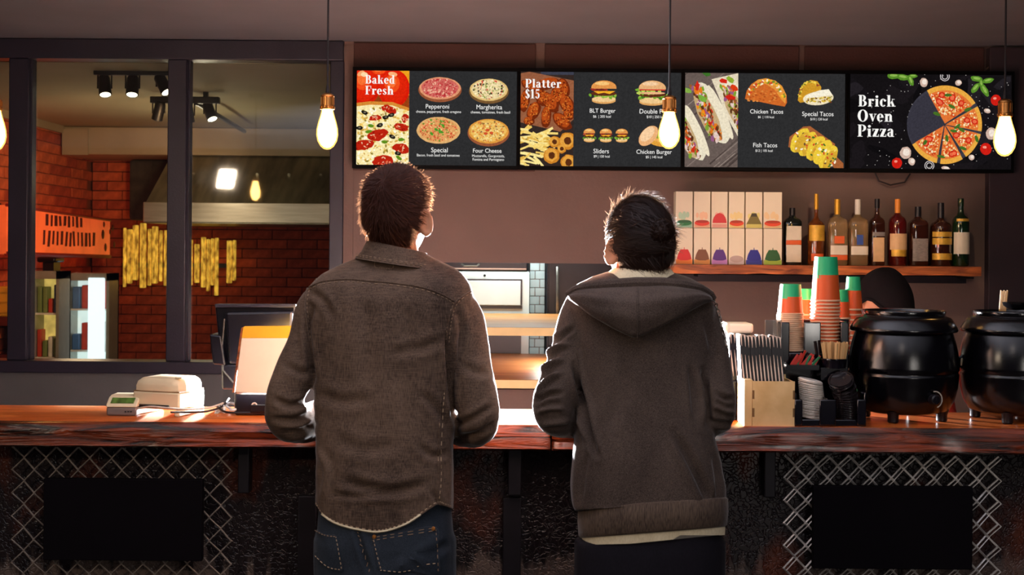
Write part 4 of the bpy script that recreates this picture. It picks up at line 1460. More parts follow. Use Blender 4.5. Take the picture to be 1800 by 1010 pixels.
for px in (1225, 1450, 1690):
    x = P(px, 480, 5.7).x
    MB().bb(x - .012, x + .012, SD + .02, YW - .014, zs_ - .052, zs_ - .043).build('bracket', 'dark_steel', sh)

cream = (236, 222, 196)
cols = (1187, 1219, 1250, 1280.5, 1310, 1341.5, 1376)
top_dome = ((20, 110, 60), (214, 58, 40), (196, 44, 50), (216, 66, 30), (110, 100, 40), (222, 70, 34))
top_mist = ((150, 200, 170), (240, 180, 140), (240, 170, 150), (240, 210, 130), (226, 214, 110), (240, 200, 140))
bot_dome = ((196, 30, 34), (110, 66, 40), (74, 34, 120), (176, 156, 150), (24, 30, 130), (30, 84, 36))
bot_base = ((232, 130, 50), (206, 140, 70), (190, 130, 200), (206, 190, 190), (40, 50, 150), (150, 180, 60))
names_t = ('green bowl print', 'red bowl print beside the green-bowl box', 'round crimson dome print', 'orange bowl print on yellow mist', 'olive hill print', 'orange bowl print at the bottle end')
names_b = ('red cap print', 'brown cap print', 'purple cap print', 'pale grey bowl print', 'dark blue dome print', 'dark green cap print')
mat('card_cream', cream, 0.55, var=0.04, vs=10)
DB = 5.58
for row in (0, 1):
    for k in range(6):
        y0, y1 = ((341, 402.5), (403, 466))[row]
        a = pxbox(cols[k] + .8, cols[k + 1] - 1.4, y0, y1, DB, DB + .075)
        z0 = zs_ if row else zs_ + .156
        h = .155
        b = thing('tea_box', ((a[0] + a[1]) / 2, DB + .037, z0 + .0005), 'cream tea box with a ' + (names_t, names_b)[row][k] + (', top row', ', bottom row')[row], 'box', 'tea boxes on the wall shelf')
        MB().bb(a[0], a[1], DB, DB + .075, z0 + .0005, z0 + h).build('carton', 'card_cream', b, bevel=.0015)
        m = MB()
        w_ = a[1] - a[0]
        xc = (a[0] + a[1]) / 2
        y = DB - .0006

        def quadp(pts, c, l):
            m.add([(xc + u * w_, DB - .0006 - l * .0004, z0 + v * 1.15 * h) for u, v in pts], [tuple(range(len(pts)))], lin(c))
        dome = (top_dome, bot_dome)[row][k]
        if row == 0:
            mist = top_mist[k]
            for j in range(7):
                u = R.uniform(-.36, .36)
                rr = R.uniform(.08, .13)
                quadp([(u + rr * math.cos(q), .27 + .06 * j / 7 + rr * .7 * math.sin(q)) for q in [i * math.pi / 6 for i in range(12)]], tuple(int(mist[i] * .7 + cream[i] * .3) for i in range(3)), .1 * j)
            quadp([(-.46, .01), (.46, .01), (.46, .1), (-.46, .1)], tuple(int(v * .9) for v in mist), 1)
            if k in (2,):
                quadp([(.44 * math.cos(i * math.pi / 10), .12 + .24 * math.sin(i * math.pi / 10)) for i in range(11)], dome, 2)
            elif k == 4:
                quadp([(-.46, .1), (.46, .1), (.2, .3), (.14, .36), (-.14, .36), (-.2, .3)], dome, 2)
                quadp([(-.2, .28), (.2, .28), (.12, .36), (-.12, .36)], (50, 44, 24), 3)
            else:
                quadp([(.46 * math.cos(i * math.pi / 10), .12 + .07 * math.sin(i * math.pi / 10)) for i in range(20)], dome, 2)
                quadp([(.4 * math.cos(i * math.pi / 10), .155 + .035 * math.sin(i * math.pi / 10)) for i in range(20)], tuple(int(v * .75) for v in dome), 3)
        else:
            quadp([(-.48, .01), (.48, .01), (.48, .12), (-.48, .12)], bot_base[k], 1)
            if k == 3:
                quadp([(.44 * math.cos(i * math.pi / 10), .14 + .08 * math.sin(i * math.pi / 10)) for i in range(20)], dome, 2)
            else:
                quadp([(-.44, .13), (-.2, .1), (.2, .1), (.44, .13), (.36, .25), (.22, .36), (-.22, .36), (-.36, .25)], dome, 2)
                quadp([(-.02, .36), (.02, .36), (.02, .41), (-.02, .41)], dome, 2)
        m.build('print', 'print', b, smooth=False)

mat('glass_green', (24, 54, 26), 0.06, trans=0.45, var=0.1, coat=1.0)
mat('glass_dark', (18, 22, 18), 0.07, var=0.1, coat=1.0)
mat('glass_amber', (150, 78, 26), 0.05, trans=0.6, var=0.2, coat=1.0)
mat('glass_clear', (206, 170, 120), 0.04, trans=0.7, var=0.05, coat=1.0)
mat('glass_brown', (66, 30, 18), 0.05, trans=0.4, var=0.2, coat=1.0)
mat('glass_red', (96, 20, 18), 0.06, trans=0.4, var=0.2, coat=1.0)
mat('cap_gold', (226, 168, 60), 0.35, 0.6); mat('cap_white', (220, 212, 196), 0.4); mat('cap_black', (26, 22, 26), 0.35); mat('cap_orange', (232, 140, 50), 0.4)
mat('label_white', (226, 214, 190), 0.6, var=0.08); mat('label_gold', (214, 166, 60), 0.4, 0.3, var=0.3, vs=30); mat('label_grey', (130, 120, 112), 0.6, var=0.3, vs=90, stretch=(1, 1, 4))
mat('label_orange', (222, 96, 40), 0.5); mat('label_blue', (50, 80, 150), 0.5); mat('label_cream', (222, 180, 130), 0.6, var=0.15, vs=20)
BD = 5.66


def bottle(px, ytop, wpx, glass, cap, label, neck=(.34, .62), capf=.2, square=False, labels=(), nk=.30):
    s = BD / F
    c = P(px, 466, BD)
    c.z = zs_ + .0008
    H = (466 - ytop) * s
    r = wpx / 2 * s
    t = thing('bottle', c, label, 'bottle', 'bottles on the wall shelf')
    nr = r * nk
    sh_, ne = neck[1] - .12, neck[1]
    prof = [(0, 0), (r * .92, 0), (r, H * .02), (r, H * (sh_ + .02)), (r * .97, H * (sh_ + .06)), (r * .82, H * (sh_ + .10)), (r * .5, H * (ne + .01)), (nr * 1.15, H * (ne + .05)), (nr, H * (1 - capf)), (0, H * (1 - capf))]
    if square:
        rg = []
        for rr, z in prof[1:-1]:
            k4 = []
            for j in range(24):
                a = 2 * math.pi * j / 24
                q = (abs(math.cos(a)) ** 5 + abs(math.sin(a)) ** 5) ** (-.2) if rr > r * .55 else 1
                k4.append((c.x + rr * q * math.cos(a), c.y + rr * q * math.sin(a), c.z + z))
            rg.append(k4)
        MB().rings(rg).build('glass', glass, t)
    else:
        MB().lathe(prof, c, 24, caps=False).build('glass', glass, t)
    MB().lathe([(nr * 1.15, H * (1 - capf)), (nr * 1.2, H * (1 - capf * .5)), (nr * 1.15, H), (0, H)], c, 16).build('cap', cap, t)
    for f0, f1, wf, mt in labels:
        m = MB()
        rr = r * (1.005 if not square else 1.0)
        pts = []
        n = 12
        for j in range(n + 1):
            a = -math.pi / 2 + (j / n - .5) * math.pi * wf
            q = 1.0
            if square:
                q = (abs(math.cos(a)) ** 5 + abs(math.sin(a)) ** 5) ** (-.2)
            x, y = math.cos(a) * q, math.sin(a) * q
            pts.append((x, y))
        vs_ = [(c.x + x * (rr + e), c.y + y * (rr + e), c.z + H * f) for e in (.0006, .0016) for f in (f0, f1) for x, y in pts]
        k = n + 1
        fs_ = []
        for j in range(n):
            fs_.append((2 * k + j, 2 * k + j + 1, 3 * k + j + 1, 3 * k + j))
            fs_.append((j + 1, j, k + j, k + j + 1))
            fs_.append((k + j, 3 * k + j, 3 * k + j + 1, k + j + 1))
            fs_.append((j, j + 1, 2 * k + j + 1, 2 * k + j))
        fs_ += [(0, 2 * k, 3 * k, k), (n, k + n, 3 * k + n, 2 * k + n)]
        m.add(vs_, fs_).build('label', mt, t)
    return t


bottle(1392, 366, 31, 'glass_dark', 'cap_black', 'squat dark bottle with white label and orange band beside the tea boxes', (.3, .82), .16, True, ((.05, .35, .46, 'label_white'), (.355, .43, .47, 'label_orange'), (.435, .68, .46, 'label_white')), .28)
bottle(1434, 341, 29, 'glass_amber', 'cap_gold', 'slim amber bottle with gold upper label and tall pourer', (.3, .62), .22, False, ((.34, .56, .7, 'label_gold'), (.06, .16, .5, 'label_orange')), .22)
bottle(1471, 350, 33, 'glass_clear', 'cap_gold', 'clear bottle with yellow stopper and small orange-white label', (.3, .72), .24, True, ((.16, .30, .5, 'label_white'), (.08, .155, .5, 'label_orange'), (.33, .44, .3, 'label_orange')), .26)
bottle(1507, 350, 33, 'glass_clear', 'cap_white', 'clear bottle with white stopper and blue-and-white label', (.3, .72), .24, True, ((.16, .29, .5, 'label_white'), (.31, .46, .2, 'label_blue')), .26)
bottle(1541, 349, 25, 'glass_brown', 'cap_black', 'narrow brown bottle with black cap between clear and red-shouldered bottles', (.3, .72), .14, True, ((.06, .42, .42, 'label_cream'), (.44, .5, .46, 'label_grey')), .3)
bottle(1577, 349, 31, 'glass_red', 'cap_orange', 'red-shouldered bottle with yellow-orange cap and big pale shield label', (.3, .74), .24, False, ((.14, .24, .6, 'label_gold'), (.24, .48, .74, 'label_cream')), .26)
bottle(1613, 362, 32, 'glass_brown', 'cap_black', 'square bottle with black cap and grey printed label', (.3, .78), .24, True, ((.08, .46, .46, 'label_grey'),), .3)
bottle(1653, 355, 37, 'glass_brown', 'cap_black', 'broad brown bottle with three gold label bands and dark cap', (.3, .7), .24, False, ((.10, .20, .7, 'label_gold'), (.34, .44, .7, 'label_gold'), (.46, .54, .7, 'label_gold')), .26)
bottle(1688, 347, 29, 'glass_green', 'glass_green', 'tall green bottle with white label at the right end of the shelf', (.3, .74), .12, False, ((.18, .50, .74, 'label_white'), (.66, .70, .5, 'label_gold')), .32)

# ------------------------------------------------------------------ left end of the counter: till, printer, card reader
mat('printer_cream', (226, 206, 170), 0.45, var=0.04, vs=10)
mat('printer_line', (120, 84, 44), 0.6)
c = P(297, 724, 3.64)
pr_ = thing('receipt_printer', (c.x, 3.64, CT), 'cream receipt printer with a strongly lit right side', 'printer')
rot = Matrix.Rotation(math.radians(-18), 3, 'Z')


def rbox(cen, size, name, m, parent, bevel=.004, rotm=None, base=None):
    rotm = rotm if rotm is not None else rot
    o = MB().box(rotm @ Vector(cen), size, rotm)
    return o.build(name, m, parent, bevel=bevel, local=True)


W_, DP = .146, .13
rbox((-W_ / 2 + .008, 0, .009), (.016, DP, .018), 'foot', 'printer_cream', pr_)
rbox((W_ / 2 - .008, 0, .009), (.016, DP, .018), 'foot', 'printer_cream', pr_)
rbox((0, 0, .042), (W_, DP, .048), 'body', 'printer_cream', pr_, .005)
rbox((0, 0, .067), (W_ - .003, DP - .003, .0025), 'seam', 'printer_line', pr_, 0)
# domed lid
m = MB()
rg = []
for k, (sx, z) in enumerate(((1, .068), (1, .082), (.94, .094), (.8, .102), (.5, .104))):
    pr2 = []
    for j in range(32):
        a = 2 * math.pi * j / 32
        q = (abs(math.cos(a)) ** 7 + abs(math.sin(a)) ** 7) ** (-1 / 7)
        pr2.append(rot @ Vector((W_ / 2 * sx * q * math.cos(a), DP / 2 * (sx * .9 + .1) * q * math.sin(a), z)))
    rg.append(pr2)
m.rings(rg).build('lid', 'printer_cream', pr_, local=True)
rbox((-.005, -DP / 2 - .001, .026), (.094, .004, .010), 'paper_slot', 'black_plastic', pr_, .001)
rbox((W_ / 2 - .012, -DP / 2 + .02, .105), (.02, .012, .004), 'button', 'printer_cream', pr_, .001)

mat('grey_plastic', (112, 100, 96), 0.5, var=0.06); mat('lcd_green', (70, 96, 40), 0.3, var=0.5, vs=60, emit=0.25)
c = P(222, 722, 3.62)
cr = thing('card_terminal', (c.x, 3.62, CT), 'small grey card terminal with a green display left of the printer', 'card terminal')
s = 3.62 / F
MB().bb(-26 * s, 27 * s, -.05, .05, 0.0, 16 * s).build('base', 'grey_plastic', cr, bevel=.006, local=True)
wed = [(-.052, 15.5 * s), (-.046, 21 * s), (-.022, 31 * s), (.0, 34 * s), (.05, 34 * s), (.05, 15.5 * s)]
MB().add([(-26.5 * s, y, z) for y, z in wed] + [(27.5 * s, y, z) for y, z in wed], [tuple(range(6)), tuple(range(11, 5, -1))] + [(k, 6 + k, 6 + (k + 1) % 6, (k + 1) % 6) for k in range(6)]).build('top', 'printer_cream', cr, bevel=.003, local=True, fix=True)
dv = [(-.0455, 22.5 * s), (-.026, 30.5 * s), (-.024, 29.0 * s), (-.043, 21.5 * s)]
MB().add([(-19 * s, y - .0012, z) for y, z in dv] + [(21 * s, y - .0012, z) for y, z in dv], [tuple(range(4)), (7, 6, 5, 4)] + [(k, 4 + k, 4 + (k + 1) % 4, (k + 1) % 4) for k in range(4)]).build('display', 'lcd_green', cr, local=True, fix=True)
for k in range(3):
    MB().lathe([(.002, 0), (.002, .003), (0, .003)], ((8 + 5 * k) * s, -.05, 8 * s), 8, Matrix.Rotation(math.pi / 2, 3, 'X')).build('key', 'black_plastic', cr, local=True)

mat('cable_white', (214, 200, 186), 0.5); mat('cable_black', (20, 16, 20), 0.5)


def cable(pts, r, m, label):
    q = []
    for px, py, d in pts:
        v = P(px, py, d)
        v.z = max(v.z, CT + r)
        q.append(v)
    sm = []
    for i in range(len(q) - 1):
        p0, p1, p2, p3 = q[max(i - 1, 0)], q[i], q[i + 1], q[min(i + 2, len(q) - 1)]
        for k in range(6):
            t_ = k / 6
            sm.append(.5 * ((2 * p1) + (-p0 + p2) * t_ + (2 * p0 - 5 * p1 + 4 * p2 - p3) * t_ ** 2 + (-p0 + 3 * p1 - 3 * p2 + p3) * t_ ** 3))
    sm.append(q[-1])
    o = MB().tube(sm, r, 6).build('power_cable', m)
    return tag(o, label, 'cable')


cable(((240, 718, 3.56), (262, 714, 3.52), (290, 716, 3.51), (330, 719, 3.51), (368, 716, 3.54), (392, 708, 3.6)), .0026, 'cable_white', 'pale cable running along the front of the receipt printer')
cable(((300, 724, 3.52), (340, 724, 3.51), (366, 722, 3.53), (390, 714, 3.58), (402, 700, 3.7)), .003, 'cable_black', 'black cable curling from the printer to the till stand')
cable(((380, 712, 3.6), (392, 722, 3.55), (410, 725, 3.53), (440, 725, 3.53)), .003, 'cable_black', 'black cable lying in front of the till stand')
mat('crumple_white', (226, 236, 240), 0.4)
m = MB()
c = P(387, 712, 3.6); c.z = CT
for k in range(7):
    a = [c + Vector((R.uniform(-.016, .016), R.uniform(-.014, .014), R.uniform(.003, .03))) for _ in range(5)]
    m.tube(a, .0028, 6)
tag(m.build('cable_knot', 'crumple_white'), 'white knot of cable ties beside the till stand', 'cable')
cable(((406, 718, 3.62), (398, 713, 3.62), (404, 708, 3.66), (416, 711, 3.66), (414, 719, 3.6), (404, 720, 3.6)), .0035, 'crumple_white', 'white cable loop touching the left of the till stand')

mat('till_black', (16, 14, 22), 0.3, var=0.2, vs=8, coat=0.2)
c = P(440, 727, 3.66)
till = thing('till_monitor', (c.x, 3.66, CT), 'black till monitor seen from behind between window and denim shirt', 'till')


def slantbox(poly, d0, d1, name, m, parent, bevel=.004):
    pts = [P(x, y, d0) for x, y in poly]
    o = MB().prism([(p.x, p.z) for p in pts], d0, d1)
    return o.build(name, m, parent, bevel=bevel, fix=True, smooth=False)


slantbox([(377, 534), (520, 534), (520, 660), (392, 640), (384, 600)], 3.70, 3.735, 'screen_back', 'till_black', till, .006)
slantbox([(395, 548), (515, 546), (512, 640), (402, 640)], 3.678, 3.70, 'rear_cover', 'till_black', till, .008)
slantbox([(377, 534), (520, 534), (520, 540), (378, 540)], 3.69, 3.70, 'top_rim', 'frame_paint', till, .002)
slantbox([(368, 587), (388, 590), (396, 642), (374, 640)], 3.66, 3.76, 'card_reader', 'till_black', till, .004)
slantbox([(388, 640), (425, 640), (428, 684), (389, 684)], 3.68, 3.72, 'neck', 'till_black', till, .006)
MB().tube([P(394, 560, 3.672), P(390, 610, 3.665), P(392, 650, 3.665), P(410, 672, 3.665)], .003, 6).build('cable', 'cable_black', till)
zt = P(440, 690, 3.6).z
a = pxbox(411, 498, 688, 726, 3.60, 3.76, 3.6)
MB().bb(a[0], a[1], 3.60, 3.76, CT, a[5]).build('stand', 'till_black', till, bevel=.008)
ca = P(447, 718, 3.595)
MB().tube([ca + Vector((.008 * math.cos(k * .5), 0, .012 * math.sin(k * .5) + .004)) for k in range(9)], .0025, 6).build('plug_ring', 'cable_white', till)
MB().bb(*pxbox(440, 478, 711, 724, 3.592, 3.602)).build('port_panel', 'black_plastic', till, bevel=.002)

mat('paper_cream', (238, 224, 200), 0.6, var=0.03); mat('paper_yellow', (226, 168, 36), 0.55, var=0.06)
pc = thing('price_card', (P(462, 690, 3.585).x, 3.585, a[5]), 'blank cream card with a yellow header leaning on the till', 'card')
slantbox([(424.5, 594), (524, 594), (510, 692), (413, 689)], 3.582, 3.587, 'sheet', 'paper_cream', pc, .0015)
slantbox([(427, 575), (430, 573), (526, 572), (524, 594), (424.5, 594)], 3.582, 3.587, 'header', 'paper_yellow', pc, .0015)
slantbox([(420, 600), (424, 576), (426, 575), (412, 690), (408, 690)], 3.588, 3.60, 'backing', 'shelf_wood', pc, .001)
# ------------------------------------------------------------------ soup kettles
mat('kettle_black', (6, 5, 9), 0.2, var=0.15, vs=200, bump=0.03, bs=420, spec=0.7)
mat('kettle_lid', (9, 8, 11), 0.16, var=0.15, vs=200, bump=0.05, bs=300, coat=0.5)
mat('dial_white', (206, 196, 180), 0.5)


def kettle(px, label):
    c = P(px, 736, 3.645)
    c.z = CT
    t = thing('soup_kettle', c, label, 'soup kettle', 'soup kettles at the right of the counter')
    prof = [(0, .022), (.10, .022), (.122, .030), (.136, .055), (.145, .09), (.1485, .125), (.1487, .128), (.1462, .131), (.1462, .136), (.149, .139), (.149, .15), (.1465, .18), (.141, .21), (.133, .238), (.130, .245), (.0, .245)]
    MB().lathe(prof, c, 56, caps=False).build('body', 'kettle_black', t, angle=50)
    rim = [(.125, .243), (.143, .245), (.1455, .249), (.1435, .256), (.134, .272), (.126, .283), (.116, .286), (.116, .283)]
    MB().lathe(rim, c, 56, caps=False).build('rim', 'kettle_black', t, angle=50)
    lid = [(.0, .300), (.05, .299), (.09, .296), (.100, .294), (.104, .302), (.112, .303), (.1135, .299), (.111, .290), (.115, .286), (.0, .284)]
    MB().lathe(lid, c, 48, caps=False).build('lid', 'kettle_lid', t, angle=50)
    for k in range(4):
        a = math.pi / 4 + k * math.pi / 2 + .25
        f = c + Vector((.105 * math.cos(a), .105 * math.sin(a), 0))
        MB().lathe([(.012, 0), (.015, .004), (.015, .02), (.02, .032), (0, .034)], f, 14).build('foot', 'black_plastic', t)
    a = -math.pi / 2 + .28
    kc = c + Vector((.1452 * math.cos(a), .1452 * math.sin(a), .070))
    rz = Matrix.Rotation(a, 3, 'Z') @ Matrix.Rotation(math.pi / 2, 3, 'Y')
    kn = MB().lathe([(.014, -.006), (.014, .012), (.011, .015), (0, .016)], kc, 20, rz).build('knob', 'black_plastic', t)
    MB().box(kc + rz @ Vector((0, 0, .017)), (.004, .004, .022), Matrix.Rotation(a, 3, 'Z')).build('pointer', 'black_plastic', kn)
    pts = []
    for k in range(16):
        b = math.radians(-100 + 170 * k / 15)
        q = rz @ Vector((.0, .022 * math.cos(b), .006))
        pts.append(kc + rz @ Vector((.022 * math.sin(b) * 1.0, .022 * math.cos(b), .006)))
    MB().tube(pts, .0016, 6).build('dial_mark', 'dial_white', t)
    # carrying ears under the rim
    for s_ in (-1, 1):
        MB().tube([c + Vector((s_ * .143, 0, .14)), c + Vector((s_ * .156, 0, .15)), c + Vector((s_ * .156, 0, .168)), c + Vector((s_ * .146, 0, .178))], .004, 6).build('ear', 'kettle_black', t)
    return t


kettle(1587, 'black soup kettle with round dial standing left of the other kettle')
kettle(1783, 'black soup kettle cut off by the right edge, ladle on its lid')
zl = CT + .3035
c2 = P(1783, 700, 3.632)
la = thing('soup_ladle', (c2.x, 3.63, zl), 'black ladle lying on the lid of the right soup kettle', 'ladle')
lp = P(1787, 533, 3.58); lp.z = zl + .012
MB().lathe([(0, .004), (.02, .006), (.034, .016), (.038, .026), (.035, .026), (.02, .012), (0, .010)], lp + Vector((0, 0, -.012)), 20, caps=False).build('bowl', 'kettle_lid', la)
MB().tube([lp + Vector((.034, 0, .012)), lp + Vector((.06, .03, .02)), lp + Vector((.16, .05, .012))], .005, 6).build('handle', 'kettle_lid', la)
for k in range(5):
    b = P(1757 + k * 2.6, 540, 3.66); b.z = zl - .002
    tp = b + Vector((.004 + k * .0004, 0, .058 - .002 * (k % 2)))
    o = MB().tube([b, tp], .0021, 5).build('wooden_stick', 'stick_wood')
    off = b.copy(); o.data.transform(Matrix.Translation(-off)); o.location = off
    tag(o, 'thin wooden stick upright beside the ladle on the right kettle', 'stick', 'sticks on the right kettle')

# ------------------------------------------------------------------ cup organiser
mat('acrylic_black', (14, 12, 20), 0.12, var=0.1, coat=0.5)
mat('acrylic_clear', (150, 140, 132), 0.1, trans=0.8, var=0.05)
c = P(1440, 745, 3.6)
og = thing('cup_organiser', (c.x, 3.62, CT), 'black two-tier cup and lid organiser left of the soup kettles', 'organiser')
U0 = 3.60   # front of the upper tier


def ob(x0, x1, y0, y1, d0, d1, name='panel', m='acrylic_black', bev=.003):
    a = pxbox(x0, x1, y0, y1, d0, d1)
    z0 = max(a[4], CT)
    return MB().bb(a[0], a[1], d0, d1, z0, a[5]).build(name, m, og, bevel=bev)


ob(1372, 1388, 566, 648, U0, U0 + .006, 'front_panel')
ob(1413, 1443, 566, 648, U0, U0 + .006, 'front_panel')
ob(1478, 1492, 566, 648, U0, U0 + .006, 'front_panel')
ob(1372, 1492, 620, 650, U0 + .0065, U0 + .0125, 'front_rail')
ob(1372, 1376, 566, 650, U0 + .0065, U0 + .115, 'side_panel')
ob(1426, 1430, 572, 650, U0 + .013, U0 + .115, 'divider')
ob(1488, 1492, 566, 650, U0 + .0065, U0 + .115, 'side_panel')
ob(1372, 1492, 560, 745, U0 + .116, U0 + .122, 'back_panel')
ob(1345, 1374, 562, 648, U0 + .03, U0 + .036, 'clear_wing', 'acrylic_clear', .001)
ob(1345, 1486, 648, 745, U0 + .013, U0 + .115, 'tier_base')
L0 = 3.465
for x0, x1 in ((1397, 1411), (1441, 1470), (1507, 1523)):
    ob(x0, x1, 702, 748, L0, L0 + .006, 'front_panel')
ob(1397, 1523, 737, 749, L0 + .0065, L0 + .012, 'front_rail')
ob(1397, 1400, 690, 748, L0 + .0065, L0 + .13, 'side_panel')
ob(1519, 1523, 690, 748, L0 + .0065, L0 + .05, 'side_panel')
ob(1452, 1456, 700, 748, L0 + .0125, L0 + .13, 'divider')

# cups, upside down and nested
CUP_G, CUP_O, CUP_R = (34, 176, 116), (226, 92, 36), (236, 190, 150)


def cup_mesh(rr, rb, h, gf=.4):
    m = MB()
    prof = [(0, h, 0), (rb * .93, h, 0), (rb * .93, h + .0015, 0), (rb, h + .0015, 0), (rb + (rr - rb) * gf, h * (1 - gf), 0), (rr * .985, .005, 1), (rr * 1.0, .005, 2), (rr * 1.045, .0038, 2), (rr * 1.045, .001, 2), (rr, 0, 2), (rr * .95, .003, 2), (rb * .9, h - .004, 2), (0, h - .004, 2)]
    n = 28
    for (r0, z0, k0), (r1, z1, k1) in zip(prof[:-1], prof[1:]):
        col = (CUP_G, CUP_O, CUP_R)[k1 if k1 != 0 else 0]
        vs_ = []
        for r, z in ((r0, z0), (r1, z1)):
            for j in range(n):
                a = 2 * math.pi * j / n
                vs_.append((r * math.cos(a), r * math.sin(a), z))
        fs_ = [(n + j, n + (j + 1) % n, (j + 1) % n, j) for j in range(n)]
        m.add(vs_, fs_, lin(col))
    me = m.mesh('paper_cup')
    bm = bmesh.new(); bm.from_mesh(me)
    bmesh.ops.remove_doubles(bm, verts=bm.verts, dist=1e-6)
    bm.to_mesh(me); bm.free()
    me.materials.append(MATS['print'])
    me.set_sharp_from_angle(angle=math.radians(40))
    return me


def cup_stack(px, ytop, d, rr, rb, h, n, step, lab_top, lab_rest, grp):
    c = P(px, ytop, d)
    me = cup_mesh(rr, rb, h)
    z = c.z - h
    for k in range(n):
        o = put('paper_cup', me, None, (c.x + R.uniform(-.0006, .0006), d, z - k * step), (0, 0, R.uniform(0, 6)))
        tag(o, lab_top if k == 0 else lab_rest, 'cup', grp)


s6 = 3.655 / F
cup_stack(1389.5, 500, 3.655, 22.5 * s6, 18 * s6, 52 * s6, 20, 3.35 * s6, 'topmost upturned green and orange paper cup of the shorter front stack', 'paper cup nested under others in the shorter front stack', 'shorter front cup stack')
cup_stack(1451.5, 452, 3.655, 25 * s6, 19.5 * s6, 77 * s6, 13, 6.1 * s6, 'topmost upturned green and orange paper cup of the tallest stack', 'paper cup nested under others in the tallest stack', 'tallest cup stack')
s7 = 3.76 / F
cup_stack(1417, 508, 3.765, 15 * s7, 11 * s7, 46 * s7, 16, 8 * s7, 'topmost upturned small paper cup behind the gap between the front stacks', 'small paper cup nested in the stack behind the gap between front stacks', 'small rear cup stack')
cup_stack(1478, 510, 3.77, 17 * s7, 12 * s7, 50 * s7, 16, 8 * s7, 'topmost upturned paper cup half hidden right of the tallest stack', 'paper cup nested in the half hidden stack right of the tallest', 'half hidden rear cup stack')
cup_stack(1500, 487, 3.778, 16.5 * s7, 11.5 * s7, 58 * s7, 16, 9 * s7, 'topmost upturned paper cup beside the black cap', 'paper cup nested in the stack beside the black cap', 'rear cup stack beside the cap')

# lids
mat('lid_white', (232, 220, 206), 0.35, var=0.03); mat('lid_black', (26, 20, 22), 0.18, coat=0.6, var=0.1)


def lids(path, n, r, m, label, grp, th, tl):
    me = MB().lathe([(0, .004), (r * .8, .004), (r * .84, th), (r * .9, th), (r * .92, .002), (r, .002), (r * 1.01, .0008), (r, 0), (0, 0)], (0, 0, 0), 28, caps=False).mesh('cup_lid')
    me.materials.append(MATS[m])
    me.set_sharp_from_angle(angle=math.radians(40))
    for k in range(n):
        f = k / (n - 1) * (len(path) - 1)
        i = min(int(f), len(path) - 2)
        q = f - i
        p = P(path[i][0] + (path[i + 1][0] - path[i][0]) * q, path[i][1] + (path[i + 1][1] - path[i][1]) * q, path[i][2] + (path[i + 1][2] - path[i][2]) * q)
        ty = path[i][3] + (path[i + 1][3] - path[i][3]) * q
        o = put('cup_lid', me, None, p, (math.radians(tl), math.radians(ty), R.uniform(0, 1)))
        tag(o, label, 'cup lid', grp)


lids([(1428, 733, 3.54, 3), (1427, 700, 3.54, 2), (1424, 669, 3.535, 10)], 22, .0335, 'lid_white', 'white plastic cup lid in the leaning stack in the organiser', 'white lid stack', .0042, 6)
lids([(1491, 733, 3.512, -2), (1490, 705, 3.512, -6), (1478, 668, 3.515, -38)], 15, .034, 'lid_black', 'glossy black cup lid in the bent stack in the organiser', 'black lid stack', .007, 8)

# stirring sticks and straws
hc = P(1466, 646, 3.565)
hold = thing('stick_holder', (hc.x, 3.565, hc.z), 'black ring cup holding wooden stirring sticks in the organiser', 'holder')
s5 = 3.565 / F
MB().lathe([(0, 0), (20 * s5, 0), (22 * s5, 14 * s5), (24 * s5, 15 * s5), (24 * s5, 17 * s5), (21 * s5, 17 * s5), (19 * s5, 2 * s5), (0, 2 * s5)], hc, 26, caps=False).build('cup', 'acrylic_black', hold)
MB().bb(*pxbox(1443, 1490, 646, 668, 3.55, 3.60)).build('ledge', 'acrylic_black', hold)
for k in range(54):
    a, q = R.uniform(0, 6.283), math.sqrt(R.random()) * 17.5 * s5
    b = hc + Vector((q * math.cos(a), q * math.sin(a), 3 * s5))
    tp = b + Vector((q * math.cos(a) * .38 + R.uniform(-.002, .002), q * math.sin(a) * .3, (41 + R.uniform(-2, 2)) * s5))
    ax = (tp - b).normalized()
    rm = Vector((0, 0, 1)).rotation_difference(ax).to_matrix() @ Matrix.Rotation(R.uniform(-.5, .5), 3, 'Z')
    o = MB().box((0, 0, (tp - b).length / 2), (.0052, .0016, (tp - b).length)).build('stirring_stick', 'stick_wood')
    o.location = b; o.rotation_euler = rm.to_euler()
    tag(o, 'flat wooden stirring stick standing in the black ring cup', 'stick', 'stirring sticks in the ring cup')
mat('sachet_red', (206, 50, 34), 0.35, var=0.15); mat('sachet_green', (30, 120, 70), 0.35, var=0.15)
tray = thing('sachet_tray', (P(1412, 648, 3.58).x, 3.58, P(1412, 648, 3.58).z), 'black tray of red and green packets in the organiser', 'tray')
MB().bb(*pxbox(1382, 1440, 641, 650, 3.55, 3.60)).build('tray_base', 'acrylic_black', tray)
for k in range(12):
    px = 1390 + k * 3.8
    b = P(px, 641, 3.572); 
    l = R.uniform(20, 30) * s5 if k < 6 else R.uniform(14, 20) * s5
    ang = R.uniform(.35, .8)
    tp = b + Vector((l * math.sin(ang), R.uniform(-.012, .012), l * math.cos(ang)))
    ax = (tp - b).normalized()
    rm = Vector((0, 0, 1)).rotation_difference(ax).to_matrix()
    gcol = k in (3, 7, 10)
    o = MB().box((0, 0, l / 2), (.006, .003, l)).build('sugar_packet', 'sachet_green' if gcol else 'sachet_red', bevel=.0008)
    o.location = b; o.rotation_euler = rm.to_euler()
    tag(o, ('slim green packet lying among red packets in the organiser' if gcol else 'slim red packet in the black tray of the organiser'), 'packet', 'green packets in the tray' if gcol else 'red packets in the tray')

